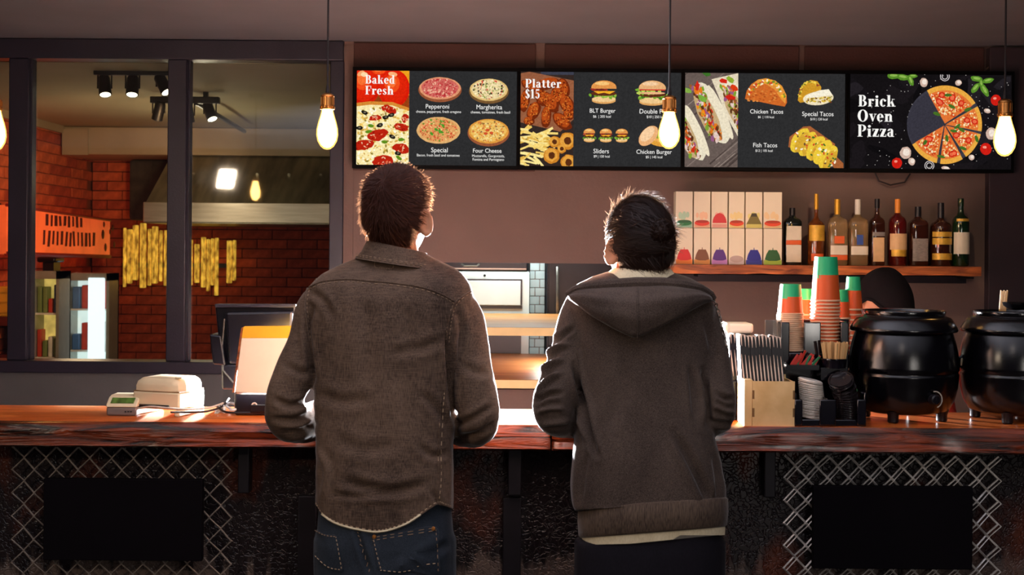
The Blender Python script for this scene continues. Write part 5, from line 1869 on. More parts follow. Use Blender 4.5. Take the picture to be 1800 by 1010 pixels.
# ------------------------------------------------------------------ plywood box with leaflets
bx = thing('leaflet_box', (P(1355, 750, 3.49).x, 3.52, CT), 'pale plywood box with finger joints holding leaflets', 'box')
fa = pxbox(1323, 1397, 670, 750, 3.470, 3.476)
fx0, fx1, fz1 = fa[0], fa[1], fa[5]
h_ = fz1 - CT
pts = [(fx0, CT)]
for side in (0, 1):
    pass
nt = 5
left, right = [], []
for k in range(nt):
    z0, z1 = CT + h_ * k / nt, CT + h_ * (k + 1) / nt
    o_ = 0 if k % 2 == 0 else .005
    left += [(fx0 + o_, z0), (fx0 + o_, z1)]
    right += [(fx1 - o_, z0), (fx1 - o_, z1)]
MB().prism(left[::-1] and (right + left[::-1]), 3.470, 3.476).build('front_panel', 'plywood', bx, smooth=False, fix=True)
MB().bb(fx0 + .0005, fx0 + .0055, 3.477, 3.585, CT + .001, fz1 - .001).build('side_panel', 'plywood', bx)
MB().bb(fx1 - .0055, fx1 - .0005, 3.477, 3.585, CT + .001, fz1 - .001).build('side_panel', 'plywood', bx)
MB().bb(fx0, fx1, 3.586, 3.592, CT, fz1 + .008).build('back_panel', 'plywood', bx)
MB().bb(fx0 - .022, fx0 - .001, 3.473, 3.58, CT, fz1 + .004).build('side_flap', 'plywood', bx)
MB().bb(fx0 + .006, fx1 - .006, 3.477, 3.585, CT + .001, CT + .006).build('base_panel', 'plywood', bx)
for k in range(nt):
    if k % 2:
        z0, z1 = CT + h_ * k / nt, CT + h_ * (k + 1) / nt
        for x in (fx0 + .0022, fx1 - .0022):
            MB().bb(x - .0022, x + .0022, 3.4705, 3.4765, z0 + .0004, z1 - .0004).build('joint', 'printer_line', bx, smooth=False)
mat('leaflet_black', (16, 12, 20), 0.4, var=0.2); mat('leaflet_paper', (222, 202, 186), 0.6, var=0.06)


def leaflet(x, d, ytop, ybot, label, grp, lean=0.0):
    c = P(x, ybot, d)
    t = thing('leaflet', c, label, 'leaflet', grp)
    s = d / F
    H = (ybot - ytop) * s

    def bl(pts, y0, y1):
        return MB().prism([(c.x + (u + lean * v) * s, c.z + v * H / 100) for u, v in pts], y0, y1)
    bl([(-3.1, 0), (3.1, 0), (3.1, 99), (-3.1, 99)], d + .003, d + .05).build('cover', 'leaflet_black', t, smooth=False, fix=True)
    bl([(1.5, 8), (2.0, 24), (.9, 44), (-.8, 66), (-.9, 44), (-.2, 26)], d - .001, d + .045).build('pages', 'leaflet_paper', t, smooth=False, fix=True)
    bl([(-2.2, 100), (1.5, 100), (.8, 93), (.4, 80), (-.7, 93)], d - .001, d + .045).build('pages', 'leaflet_paper', t, smooth=False, fix=True)
    return t


for k in range(12):
    leaflet(1308 + k * 6.25, 3.505 + .002 * (k % 3), 589 + R.uniform(-2, 2) + k * .3, 690, 'black leaflet with pale page edges standing in the plywood box', 'leaflets in the plywood box', lean=-.06)
for k in range(3):
    leaflet(1288 + k * 6.2, 3.60, 588 + R.uniform(-2, 2), 668, 'black and pale leaflet right beside the hooded jacket sleeve', 'leaflets beside the sleeve', lean=-.04)
lt = pxbox(1281, 1306, 668, 745, 3.595, 3.66)
t = thing('leaflet_stand', ((lt[0] + lt[1]) / 2, 3.63, CT), 'black stand under the leaflets beside the sleeve', 'stand')
MB().bb(lt[0], lt[1], lt[2], lt[3], CT, P(1290, 668, 3.6).z).build('block', 'black_plastic', t, bevel=.004)
MB().bb(lt[0] - .004, lt[1] + .004, lt[2] - .004, lt[3] + .004, CT, CT + .006).build('foot', 'black_plastic', t, bevel=.002)
tin = pxbox(1279, 1322, 586, 740, 3.70, 3.78)
t = thing('black_canister', ((tin[0] + tin[1]) / 2, 3.74, CT), 'black canister behind the leaflets', 'canister')
MB().bb(tin[0], tin[1], tin[2], tin[3], CT, tin[5]).build('body', 'black_plastic', t, bevel=.006)
MB().bb(tin[0] - .002, tin[1] + .002, tin[2] - .002, tin[3] + .002, tin[5] - .02, tin[5] - .012).build('lid_seam', 'black_paint', t)
cb = pxbox(1275, 1325, 568, 586, 3.70, 3.79)
t = thing('cream_packet', ((cb[0] + cb[1]) / 2, 3.745, tin[5]), 'cream oblong packet lying on the black canister', 'packet')
MB().bb(cb[0], cb[1], cb[2], cb[3], tin[5] + .0005, cb[5]).build('wrapper', 'paper_cream', t, bevel=.008, seg=3)
MB().bb(cb[0] + .004, cb[0] + .012, cb[2] - .001, cb[3] + .001, tin[5] + .001, cb[5] + .001).build('fold', 'paper_cream', t, bevel=.002)
# ------------------------------------------------------------------ people
def skin_mat(name, c):
    m = mat(name, c, 0.5, var=0.08, vs=30, bump=0.05, bs=300)
    b = m.node_tree.nodes['Principled BSDF']
    b.inputs['Subsurface Weight'].default_value = 0.15
    b.inputs['Subsurface Radius'].default_value = (0.01, 0.004, 0.002)
    return m


skin_mat('skin', (206, 140, 104))
cloth_mat('denim_brown', (44, 33, 28), (118, 95, 79), 720, 0.9, 0.3, 5, 0.3, (1, 1, .06), .6, .4)
cloth_mat('denim_blue', (28, 33, 41), (52, 59, 69), 700, 0.85, 0.2, 8, 0.3, (1, 1, .4), .4)
cloth_mat('hoodie_brown', (46, 37, 34), (94, 79, 70), 800, 0.95, 0.4, 8, 0.3, (1, 1, .6), .7)
cloth_mat('rib_brown', (62, 50, 44), (108, 90, 76), 420, 0.95, 0.4, 8, 0.5, (1.6, 1.6, .12), .6)
cloth_mat('trouser_black', (16, 14, 20), (26, 22, 30), 500, 0.9, 0.1, 8, 0.2)
cloth_mat('tee_cream', (214, 196, 160), (236, 220, 186), 500, 0.9, 0.2, 20, 0.2)
cloth_mat('cap_cloth', (12, 9, 12), (20, 15, 18), 500, 0.95, 0.0, 10, 0.2)
cloth_mat('red_cloth', (150, 34, 24), (196, 56, 36), 400, 0.9, 0.2, 10, 0.2)
mat('thread', (150, 122, 98), 0.9, var=0.3, vs=300)
mat('thread_pale', (190, 160, 128), 0.9, var=0.3, vs=300)
mat('hair_brown', (66, 34, 24), 0.6, var=0.5, vs=160, spec=0.25)
mat('hair_dark', (40, 22, 18), 0.5, var=0.5, vs=160, spec=0.35)
for _n in ('hair_brown', 'hair_dark'):      # strands let light through
    _t = MATS[_n].node_tree
    _b = _t.nodes['Principled BSDF']
    _tr = _t.nodes.new('ShaderNodeBsdfTranslucent')
    _tr.inputs[0].default_value = (0.30, 0.13, 0.06, 1) if _n == 'hair_brown' else (0.22, 0.12, 0.07, 1)
    _mx = _t.nodes.new('ShaderNodeMixShader')
    _mx.inputs[0].default_value = 0.35
    _t.links.new(_b.outputs[0], _mx.inputs[1])
    _t.links.new(_tr.outputs[0], _mx.inputs[2])
    _t.links.new(_mx.outputs[0], _t.nodes['Material Output'].inputs[0])
mat('eye_white', (230, 226, 220), 0.2); mat('copper', (214, 140, 70), 0.35, 0.8)
mat('shoe_dark', (40, 32, 30), 0.5)


def sn_(a):
    return math.sin(a) < 0


def superring(c, rx, ry, n=40, e=2.4):
    out = []
    for k in range(n):
        a = 2 * math.pi * k / n
        ca, sa = math.cos(a), math.sin(a)
        q = (abs(ca) ** e + abs(sa) ** e) ** (-1 / e)
        out.append((c.x + rx * q * ca, c.y + ry * q * sa, c.z))
    return out


def torso(m, rows, shrink=0.0):
    rg = []
    for y, xl, xr, d, hd in rows:
        c = P((xl + xr) / 2, y, d)
        rg.append(superring(c, max(.02, (xr - xl) / 2 * d / F - shrink), max(.02, hd - shrink)))
    m.rings(rg)


def spline(pts, n=6):
    """Catmull-Rom over tuples"""
    out = []
    a = [np.array(p, float) for p in pts]
    for i in range(len(a) - 1):
        p0, p1, p2, p3 = a[max(i - 1, 0)], a[i], a[i + 1], a[min(i + 2, len(a) - 1)]
        for k in range(n):
            t = k / n
            out.append(.5 * ((2 * p1) + (-p0 + p2) * t + (2 * p0 - 5 * p1 + 4 * p2 - p3) * t ** 2 + (-p0 + 3 * p1 - 3 * p2 + p3) * t ** 3))
    out.append(a[-1])
    return out


def limb(m, path, shrink=0.0, n=18):
    pts, rs = [], []
    for px, py, d, r in spline(path, 5):
        pts.append(P(px, py, d))
        rs.append(max(.016, r * d / F - shrink))
    m.tube(pts, rs, n)


def head_pts(yaw, c, sc=1.0, grow=0.0, nu=56, nv=40):
    q = Matrix.Rotation(yaw, 3, 'Z')
    P_, N_ = [], []
    for j in range(nv + 1):
        ph = math.pi * j / nv
        for i in range(nu):
            th = 2 * math.pi * i / nu
            P_.append(head_point(Vector((math.sin(ph) * math.cos(th), math.sin(ph) * math.sin(th), math.cos(ph)))))
    return [c + q @ (p * sc) for p in P_]


def head_point(n):
    x, y, z = .077 * n.x, .098 * n.y, .119 * n.z
    if n.z < -.05:
        t = (-n.z - .05) / .95
        x *= 1 - .26 * t
        y *= (1 - .42 * t) if n.y < 0 else (1 - .06 * t)
    if n.y > .55:
        y *= .96
        y += .023 * math.exp(-((n.x / .13) ** 2 + ((n.z + .12) / .17) ** 2))
        y += .005 * math.exp(-((n.x / .5) ** 2 + ((n.z - .2) / .1) ** 2))
        for s in (-1, 1):
            y -= .010 * math.exp(-(((n.x - s * .36) / .16) ** 2 + ((n.z - .03) / .12) ** 2))
        y += .006 * math.exp(-((n.x / .26) ** 2 + ((n.z + .46) / .06) ** 2))
        y -= .004 * math.exp(-((n.x / .24) ** 2 + ((n.z + .52) / .025) ** 2))
        y += .009 * math.exp(-((n.x / .3) ** 2 + ((n.z + .78) / .12) ** 2))
    return Vector((x, y, z))


def add_head(m, c, yaw, sc=1.0, ears=True):
    nu, nv = 56, 40
    pts = head_pts(yaw, c, sc, 0, nu, nv)
    fs = []
    for j in range(nv):
        for i in range(nu):
            i2 = (i + 1) % nu
            fs.append((j * nu + i, (j + 1) * nu + i, (j + 1) * nu + i2, j * nu + i2))
    m.add(pts, fs)
    q = Matrix.Rotation(yaw, 3, 'Z')
    if ears:
        for s in (-1, 1):
            e = Vector((s * .081, -.006, -.017))
            tilt = Matrix.Rotation(s * math.radians(-36), 3, 'Z') @ Matrix.Rotation(math.radians(8), 3, 'X')
            loop = []
            for k in range(14):
                a = 2 * math.pi * k / 14
                loop.append(c + q @ ((e + tilt @ Vector((s * .004, .017 * math.cos(a), .031 * math.sin(a) * (1.05 if math.sin(a) > 0 else .95)))) * sc))
            m.tube(loop, .0062 * sc, 8, closed=True)
            m.rings([[c + q @ ((e + tilt @ Vector((s * o, .016 * f * math.cos(2 * math.pi * k / 14), .029 * f * math.sin(2 * math.pi * k / 14)))) * sc) for k in range(14)] for o, f in ((-.012, .6), (-.006, 1.0), (.001, 1.0), (.004, .5))])


def add_hand(m, w, dr, side):
    """w wrist, dr pointing direction, side +1 for a thumb on the +cross side"""
    dr = dr.normalized()
    up = Vector((0, 0, 1))
    sd = dr.cross(up).normalized() * side
    up = sd.cross(dr).normalized() * side
    if up.z < 0:
        up = -up
    rg = []
    for t, wd, th in ((-.02, .024, .02), (.0, .027, .02), (.03, .036, .018), (.06, .041, .016), (.085, .040, .014), (.095, .036, .010)):
        c = w + dr * t
        rg.append([c + sd * (wd * math.cos(a)) + up * (th * math.sin(a)) for a in [2 * math.pi * k / 16 for k in range(16)]])
    m.rings(rg)
    for k, (o, L) in enumerate(((.030, .070), (.0105, .080), (-.0095, .075), (-.029, .058))):
        b = w + dr * .085 + sd * o
        p1 = b + dr * L * .45 + up * .006
        p2 = p1 + dr * L * .3 - up * .008
        p3 = p2 + dr * L * .22 - up * .012
        m.tube([b - dr * .015, b, p1, p2, p3, p3 + (p3 - p2) * .2], [.009, .0095, .009, .0085, .0078, .004], 10)
    b = w + dr * .02 + sd * .03
    p1 = b + sd * .022 + dr * .028 - up * .004
    p2 = p1 + sd * .008 + dr * .03 - up * .004
    p3 = p2 + dr * .024 - sd * .003 - up * .004
    m.tube([b - sd * .012, b, p1, p2, p3], [.013, .013, .011, .0095, .006], 10)


def solidify(m, name, voxel, mt, parent, smooth_it=6):
    """union of overlapping shapes -> one continuous surface"""
    me = m.mesh(name + '_raw', Vector((0, 0, 0)))
    bm = bmesh.new(); bm.from_mesh(me); bmesh.ops.recalc_face_normals(bm, faces=bm.faces); bm.to_mesh(me); bm.free()
    o = bpy.data.objects.new(name, me)
    COL.objects.link(o)
    r = o.modifiers.new('remesh', 'REMESH'); r.mode = 'VOXEL'; r.voxel_size = voxel
    s = o.modifiers.new('smooth', 'SMOOTH'); s.factor = .5; s.iterations = smooth_it
    dg = bpy.context.evaluated_depsgraph_get()
    me2 = bpy.data.meshes.new_from_object(o.evaluated_get(dg))
    bpy.data.objects.remove(o)
    bpy.data.meshes.remove(me)
    me2.name = name
    me2.shade_smooth()
    me2.materials.clear()
    me2.materials.append(MATS[mt])
    o = bpy.data.objects.new(name, me2)
    COL.objects.link(o)
    return o


def getco(me):
    a = np.empty(len(me.vertices) * 3); me.vertices.foreach_get('co', a)
    n = np.empty(len(me.vertices) * 3); me.vertices.foreach_get('normal', n)
    return a.reshape(-1, 3), n.reshape(-1, 3)


def sculpt(o, folds=(), wr=(), back_only=True):
    """press folds (polylines over the surface) and soft wrinkles into a garment"""
    me = o.data
    co, no = getco(me)
    px, py = proj(co)
    disp = np.zeros(len(co))
    face = np.clip(-no[:, 1] * 1.6 + .5, 0, 1)
    for pts, wd, amp in folds:
        best = np.full(len(co), 1e9)
        pts = [tuple(p[:2]) for p in spline(pts, 4)]
        L = len(pts) - 1
        tt = np.zeros(len(co))
        for i in range(L):
            (x0, y0), (x1, y1) = pts[i], pts[i + 1]
            dx, dy = x1 - x0, y1 - y0
            l2 = dx * dx + dy * dy + 1e-9
            t = np.clip(((px - x0) * dx + (py - y0) * dy) / l2, 0, 1)
            dd = np.hypot(px - (x0 + t * dx), py - (y0 + t * dy))
            q = dd < best
            best = np.where(q, dd, best)
            tt = np.where(q, (i + t) / L, tt)
        fade = np.clip(np.sin(np.pi * np.clip(tt, .04, .96)) * 1.6, 0, 1)
        g = np.exp(-(best / wd) ** 2) - .45 * np.exp(-((best - wd * 2.0) / wd) ** 2)
        disp += 1.5 * amp * g * fade * face
    for sc, amp in wr:
        s = np.array([noise.noise((c[0] * sc[0], c[1] * sc[1], c[2] * sc[2])) for c in co])
        disp += amp * s
    co = co + no * disp[:, None]
    me.vertices.foreach_set('co', co.ravel())
    me.update()


def clamp_hem(o, curve):
    """trim the garment at its hem: curve gives hem row by column"""
    me = o.data
    co, no = getco(me)
    px, py = proj(co)
    xs = [c[0] for c in curve]; ys = [c[1] for c in curve]
    h = np.interp(px, xs, ys)
    # hem row -> height at this depth
    over = py > h
    dz = (py - h) * co[:, 1] / F
    co[over, 2] += dz[over]
    me.vertices.foreach_set('co', co.ravel())
    me.update()


def bvh_of(o):
    dg = bpy.context.evaluated_depsgraph_get()
    me = o.data
    return BVHTree.FromPolygons([v.co.copy() for v in me.vertices], [tuple(p.vertices) for p in me.polygons])


def on_surface(bv, pts, lift=0.0, step=5):
    """points of the surface under a drawn line"""
    out = []
    o = Vector((0, 0, CZ))
    dense = spline(pts, step)
    for p in dense:
        t = (P(p[0], p[1], 1.0) - o).normalized()
        h = bv.ray_cast(o, t)
        if h[0] is not None:
            out.append(h[0] + h[1] * lift * (1 if h[1].dot(t) < 0 else -1))
    return out


def seam(bv, pts, r, m, name, parent, lift=0.0, step=5):
    q = on_surface(bv, pts, lift, step)
    if len(q) > 1:
        return MB().tube(q, r, 5).build(name, m, parent)


def stitches(bv, pts, m, parent, gap=2, step=8, r=.0009, name='stitching'):
    q = on_surface(bv, pts, .0045 if 'jeans' in parent.name else .0012, step)
    mb = MB()
    for i in range(0, len(q) - gap, gap):
        a, b = q[i], q[i + 1]
        if (a - b).length < .02:
            mb.tube([a, b], r, 4)
    if mb.v:
        return mb.build(name, m, parent)


def ribbon(m, pts, w0, side):
    n = len(pts)
    vs_ = []
    for i, p in enumerate(pts):
        k = w0 * (1 - .85 * i / (n - 1))
        vs_ += [p - side * k, p + side * k]
    m.add(vs_, [(2 * i, 2 * i + 1, 2 * i + 3, 2 * i + 2) for i in range(n - 1)])


def hair_line(ny, style):
    xs = (-1, -.5, -.2, .25, .6, 1) if style == 0 else (-1, -.45, -.12, .25, .6, 1)
    ys = ((-.100, -.088, .004, .03, .068, .075), (-.112, -.108, -.03, .0, .06, .075))[style]
    return float(np.interp(ny, xs, ys))


def build_hair(c, yaw, style, mt, parent, whorl, n_str, length, thick, sc=1.0):
    q = Matrix.Rotation(yaw, 3, 'Z')
    m = MB()
    nu, nv = 90, 60
    idx = {}
    vs_ = []

    def pt(n):
        p = head_point(n) * sc
        t_ = thick[0] + (thick[1] - thick[0]) * max(0, n.z) + (.007 if style == 0 else .002) * math.exp(-((n.z - .62) / .25) ** 2)
        if n.y < 0 and style == 1:
            t_ += .006 * max(0, -n.y)
        return p + Vector((n.x, n.y, n.z)) * t_

    def ok(n):
        z = head_point(n).z
        return z > hair_line(n.y, style) + .006 * noise.noise((n.x * 9, n.y * 9, n.z * 9))

    grid = {}
    for j in range(nv + 1):
        ph = math.pi * j / nv
        for i in range(nu):
            th = 2 * math.pi * i / nu
            n = Vector((math.sin(ph) * math.cos(th), math.sin(ph) * math.sin(th), math.cos(ph)))
            if ok(n):
                grid[(i, j)] = len(vs_)
                k = .0022 * noise.noise((n.x * 22, n.y * 22, n.z * 22))
                vs_.append(c + q @ (pt(n) + n * k))
    fs = []
    for j in range(nv):
        for i in range(nu):
            ks = [(i, j), (i, j + 1), ((i + 1) % nu, j + 1), ((i + 1) % nu, j)]
            if all(k in grid for k in ks):
                fs.append(tuple(grid[k] for k in ks))
    m.add(vs_, fs)
    wh = Vector(whorl).normalized()
    rr = random.Random(11 + style)
    made = 0
    while made < n_str:
        n = Vector((rr.gauss(0, 1), rr.gauss(0, 1), rr.gauss(0, 1)))
        if n.length < .01:
            continue
        n.normalize()
        if not ok(n):
            continue
        made += 1
        d = (n - wh)
        t_ = d - n * d.dot(n)
        if style == 0:
            sw = n.cross(t_) * .35
            t_ = t_ + sw + Vector((0, 0, -.15))
        else:
            t_ = -t_ + Vector((0, 0, -.12 if n.z > -.2 else -.9))
        t_ = t_ - n * t_.dot(n)
        if t_.length < 1e-3:
            t_ = n.orthogonal()
        t_.normalize()
        t_ = (t_ + Vector((rr.gauss(0, .22), rr.gauss(0, .22), rr.gauss(0, .22)))).normalized()
        L = rr.uniform(*length)
        lift = rr.uniform(.05, .26) * L if style == 0 else rr.uniform(.02, .14) * L
        p = pt(n) - n * .003
        pts = []
        for k in range(4):
            u = k / 3
            pp = p + t_ * L * u + n * (lift * (u ** .8) + .003) - n * (L * L * u * u / .19 * (.9 if style else .35))
            pts.append(c + q @ pp)
        ribbon(m, pts, rr.uniform(.0006, .0013), (q @ t_.cross(n)).normalized())
    o = m.build('hair', mt, parent, smooth=True, angle=80)
    return o


def shoes_trousers(parent, cx, d, rows, tops, mt, waist_h):
    pass


def finish(o, parent):
    """hand a world-space garment to its person"""
    off = base_of(parent)
    o.data.transform(Matrix.Translation(-off))
    o.parent = parent
    return o


def person_base(name, label, m, voxel, base):
    o = solidify(m, name, voxel, 'skin', None, 3)
    o.data.transform(Matrix.Translation(-base))
    o.location = base
    return tag(o, label, 'person')


def legs(m, cx, d, zc, r0, sp, shrink=0.0, foot=True):
    for s in (-1, 1):
        x = cx + s * sp
        m.tube([(x * 1.0, d, zc + .06), (x, d, zc - .05), (x + s * .012, d + .005, zc * .62), (x + s * .018, d + .012, .47), (x + s * .02, d - .005, .3), (x + s * .022, d - .012, .07)],
               [r0 - shrink, r0 - shrink, r0 * .82 - shrink, r0 * .66 - shrink, r0 * .62 - shrink, r0 * .55 - shrink], 20)
        if foot:
            fx = x + s * .022
            m.tube([(fx, d - .03, .05), (fx, d + .06, .045), (fx + s * .012, d + .15, .03), (fx + s * .015, d + .19, .028)], [.035, .036, .034, .018], 14)


def shoes(parent, cx, d, sp):
    for s in (-1, 1):
        fx = cx + s * (sp + .022)
        m = MB()
        rg = []
        for y, w_, h_ in ((-.075, .025, .06), (-.06, .038, .085), (.0, .040, .09), (.06, .043, .075), (.13, .048, .055), (.19, .042, .045), (.215, .02, .03)):
            c = Vector((fx + s * .012 * max(0, y) / .2, d + y, 0))
            rg.append([(c.x + w_ * math.cos(a), c.y, max(0.002, h_ * .5 + h_ * .5 * math.sin(a) * 1.1)) for a in [2 * math.pi * k / 16 for k in range(16)]])
        m.rings(rg).build('shoe', 'shoe_dark', parent, fix=True)


# ---------------------------------------------------------------- man in the denim shirt
TD = 3.20
rows1 = [(446, 650, 752, 3.275, .050), (456, 622, 772, 3.275, .060), (468, 592, 796, 3.27, .074), (482, 566, 815, 3.262, .090), (500, 548, 829, 3.252, .104), (525, 542, 834, 3.245, .114), (560, 545, 828, 3.24, .118), (600, 550, 816, 3.235, .120),
         (650, 552, 806, 3.23, .119), (700, 554, 801, 3.22, .116), (760, 555, 798, 3.21, .115), (820, 556, 797, 3.20, .118), (880, 556, 797, 3.195, .124), (950, 556, 797, 3.19, .126)]
armL1 = [(583, 520, 3.255, 40), (562, 548, 3.25, 43), (548, 600, 3.24, 42), (523, 650, 3.22, 38), (502, 690, 3.20, 34), (505, 733, 3.22, 38), (540, 742, 3.33, 35), (592, 722, 3.45, 30), (628, 714, 3.52, 26)]
armR1 = [(795, 535, 3.255, 40), (808, 565, 3.25, 43), (818, 610, 3.24, 42), (828, 660, 3.22, 40), (839, 700, 3.20, 37), (843, 738, 3.20, 35), (822, 752, 3.30, 35), (775, 728, 3.44, 30), (742, 714, 3.52, 26)]
b1 = Vector((P(678, 900, 3.2).x, 3.2, 0))
hc1 = P(698, 380, 3.275)
yaw1 = math.radians(-24)
m = MB()
torso(m, rows1[:], .032)
limb(m, armL1, .022); limb(m, armR1, .022)
nk = [P(696, 470, 3.262), P(696, 440, 3.272), P(697, 405, 3.28)]
m.tube(nk, [.062, .056, .054], 20)
add_head(m, hc1, yaw1)
wl, wr_ = P(632, 714, 3.53), P(738, 714, 3.53)
wl.z = max(wl.z, CT + .03); wr_.z = max(wr_.z, CT + .03)
add_hand(m, wl, Vector((.75, .75, -.02)), -1); add_hand(m, wr_, Vector((-.75, .75, -.02)), 1)
m.rings([superring(P(677, y, 3.19), .15 - k * .0, .10) for k, y in enumerate((930, 980, 1030))])
legs(m, b1.x, 3.19, .78, .088, .082, .014)
man1 = person_base('person', 'person in a brown denim shirt and blue jeans, short hair, leaning on the counter', m, .0055, b1)
for s in (-1, 1):
    e = hc1 + Matrix.Rotation(yaw1, 3, 'Z') @ Vector((s * .031, .078, .004))
    MB().lathe([(.012 * math.sin(math.pi * k / 8), .012 * math.cos(math.pi * k / 8)) for k in range(9)], e, 12, caps=False).build('eye', 'eye_white', man1)

m = MB()
torso(m, rows1)
limb(m, armL1); limb(m, armR1)
sh1 = solidify(m, 'denim_shirt', .0055, 'denim_brown', None, 7)
sculpt(sh1, [([(548, 540), (541, 580), (546, 630), (551, 670)], 5, -.010), ([(787, 590), (788, 640), (793, 700), (797, 740)], 5, -.012),
             ([(600, 842), (650, 858), (700, 862), (752, 848)], 8, -.007), ([(585, 868), (640, 872), (690, 866)], 5, -.004), ([(690, 620), (735, 612), (780, 598)], 8, -.004),
             ([(556, 690), (600, 705), (650, 700)], 9, -.004), ([(740, 690), (770, 720), (790, 760)], 7, -.004), ([(640, 520), (648, 600), (640, 680)], 14, -.004), ([(715, 540), (722, 620)], 12, -.003),
             ([(482, 700), (512, 712), (546, 700)], 5, -.007), ([(478, 735), (515, 738), (548, 725)], 5, -.007), ([(500, 760), (530, 756), (552, 745)], 5, -.006), ([(500, 640), (530, 655), (548, 650)], 6, -.004),
             ([(802, 745), (830, 735), (868, 712)], 5, -.006), ([(806, 768), (838, 762), (872, 742)], 5, -.006), ([(812, 640), (840, 655), (860, 650)], 7, -.004), ([(545, 510), (570, 530), (585, 560)], 6, -.004), ([(800, 540), (812, 580), (808, 620)], 6, -.004),
             ([(560, 790), (575, 830), (566, 880)], 6, .004), ([(735, 780), (760, 800), (790, 795)], 6, -.004), ([(760, 860), (775, 890)], 5, -.004), ([(590, 770), (640, 790), (700, 780)], 10, -.003)],
       [((14, 14, 10), .0035), ((38, 38, 22), .0014)])
hem1 = [(540, 884), (556, 888), (566, 904), (586, 918), (616, 928), (657, 935), (684, 932), (714, 921), (739, 905), (768, 886), (782, 889), (797, 895), (815, 897)]
clamp_hem(sh1, hem1)
bv = bvh_of(sh1)
finish(sh1, man1)
yoke = [(541, 506), (567, 495), (610, 491), (646, 494), (697, 498), (741, 505), (776, 517), (799, 530)]
seam(bv, yoke, .0022, 'denim_brown', 'yoke_seam', sh1, .001)
stitches(bv, yoke, 'thread', sh1)
stitches(bv, [(x, y + 4) for x, y in yoke], 'thread', sh1)
shr = [(826, 512), (800, 531), (790, 555), (786, 580), (784, 606)]
seam(bv, shr, .0025, 'denim_brown', 'armhole_seam', sh1, .001)
stitches(bv, [(x + 5, y) for x, y in shr], 'thread', sh1); stitches(bv, [(x - 1, y) for x, y in shr], 'thread', sh1)
shl = [(554, 488), (541, 507), (536, 535), (538, 566), (543, 600)]
seam(bv, shl, .0025, 'denim_brown', 'armhole_seam', sh1, .001)
stitches(bv, [(x + 4, y) for x, y in shl], 'thread', sh1)
sd = [(776, 690), (773, 730), (770, 790), (770, 840), (767, 878)]
seam(bv, sd, .0018, 'denim_brown', 'side_seam', sh1, .001)
stitches(bv, sd, 'thread_pale', sh1); stitches(bv, [(x + 5, y) for x, y in sd], 'thread_pale', sh1)
hemd = [(x, y - 4) for x, y in hem1[1:-1]]
stitches(bv, hemd, 'thread_pale', sh1)
seam(bv, [(x, y - 1.0) for x, y in hem1[2:9]], .0026, 'tee_cream', 'hem_edge', sh1, .0005)
seam(bv, [(x, y - 1.0) for x, y in hem1[8:-1]], .0018, 'denim_brown', 'hem_edge', sh1, .0005)
lp_ = [(659, 461), (660, 470), (674, 472), (690, 472), (691, 463)]
stitches(bv, lp_, 'thread', sh1, name='hanger_loop')
# folded collar: stand and turned-down leaf
col_top = [(642, 446), (655, 440), (680, 437), (705, 440), (735, 448), (762, 468)]
rg = []
nka = P(697, 446, 3.268)
for f, (ro, dz) in enumerate(((.060, .020), (.063, .024), (.069, .021), (.078, -.004), (.086, -.019), (.089, -.021), (.086, -.017), (.076, -.006), (.066, .004))):
    ring_ = []
    for k in range(48):
        a = 2 * math.pi * k / 48
        fr = max(0, math.sin(a))       # front of the neck is lower
        rx, ry = ro * (1.0 + .17 * min(1, f / 4)), ro * 1.04 + (.004 if sn_(a) else 0)
        ring_.append((nka.x + rx * math.cos(a), nka.y + ry * math.sin(a) + .004, nka.z + dz - .022 * fr - .014 * math.cos(a) - .004))
    rg.append(ring_)
co_ = MB().rings(rg, caps=False).build('collar', 'denim_brown', sh1, fix=False, angle=60)
mb = MB()
edge = [Vector(p) for p in rg[4]]
for i in range(24, 48):
    a, b = edge[i], edge[(i + 1) % 48]
    a2, b2 = a.lerp(b, .15), a.lerp(b, .7)
    o1 = Vector((a.x - nka.x, a.y - nka.y, 0)).normalized() * .0012
    for up in (.004, .008):
        mb.tube([a2 + o1 * .2 + Vector((0, 0, up)) , b2 + o1 * .2 + Vector((0, 0, up))], .0009, 4)
mb.build('collar_stitching', 'thread', sh1)

# jeans
m = MB()
torso(m, [(872, 566, 790, 3.195, .108), (900, 560, 794, 3.19, .114), (950, 556, 797, 3.185, .122), (1000, 556, 798, 3.185, .122), (1040, 560, 796, 3.19, .112)])
legs(m, b1.x, 3.19, .78, .092, .082, 0, foot=False)
jn = solidify(m, 'jeans', .0065, 'denim_blue', None, 5)
sculpt(jn, [([(627, 925), (636, 965), (652, 1010)], 4, -.007), ([(735, 985), (770, 965), (790, 955)], 7, -.004), ([(690, 1000), (740, 975)], 8, .004)], [((10, 10, 14), .003)])
bv = bvh_of(jn)
finish(jn, man1)
stitches(bv, [(627, 935), (636, 965), (652, 1008)], 'thread', jn)
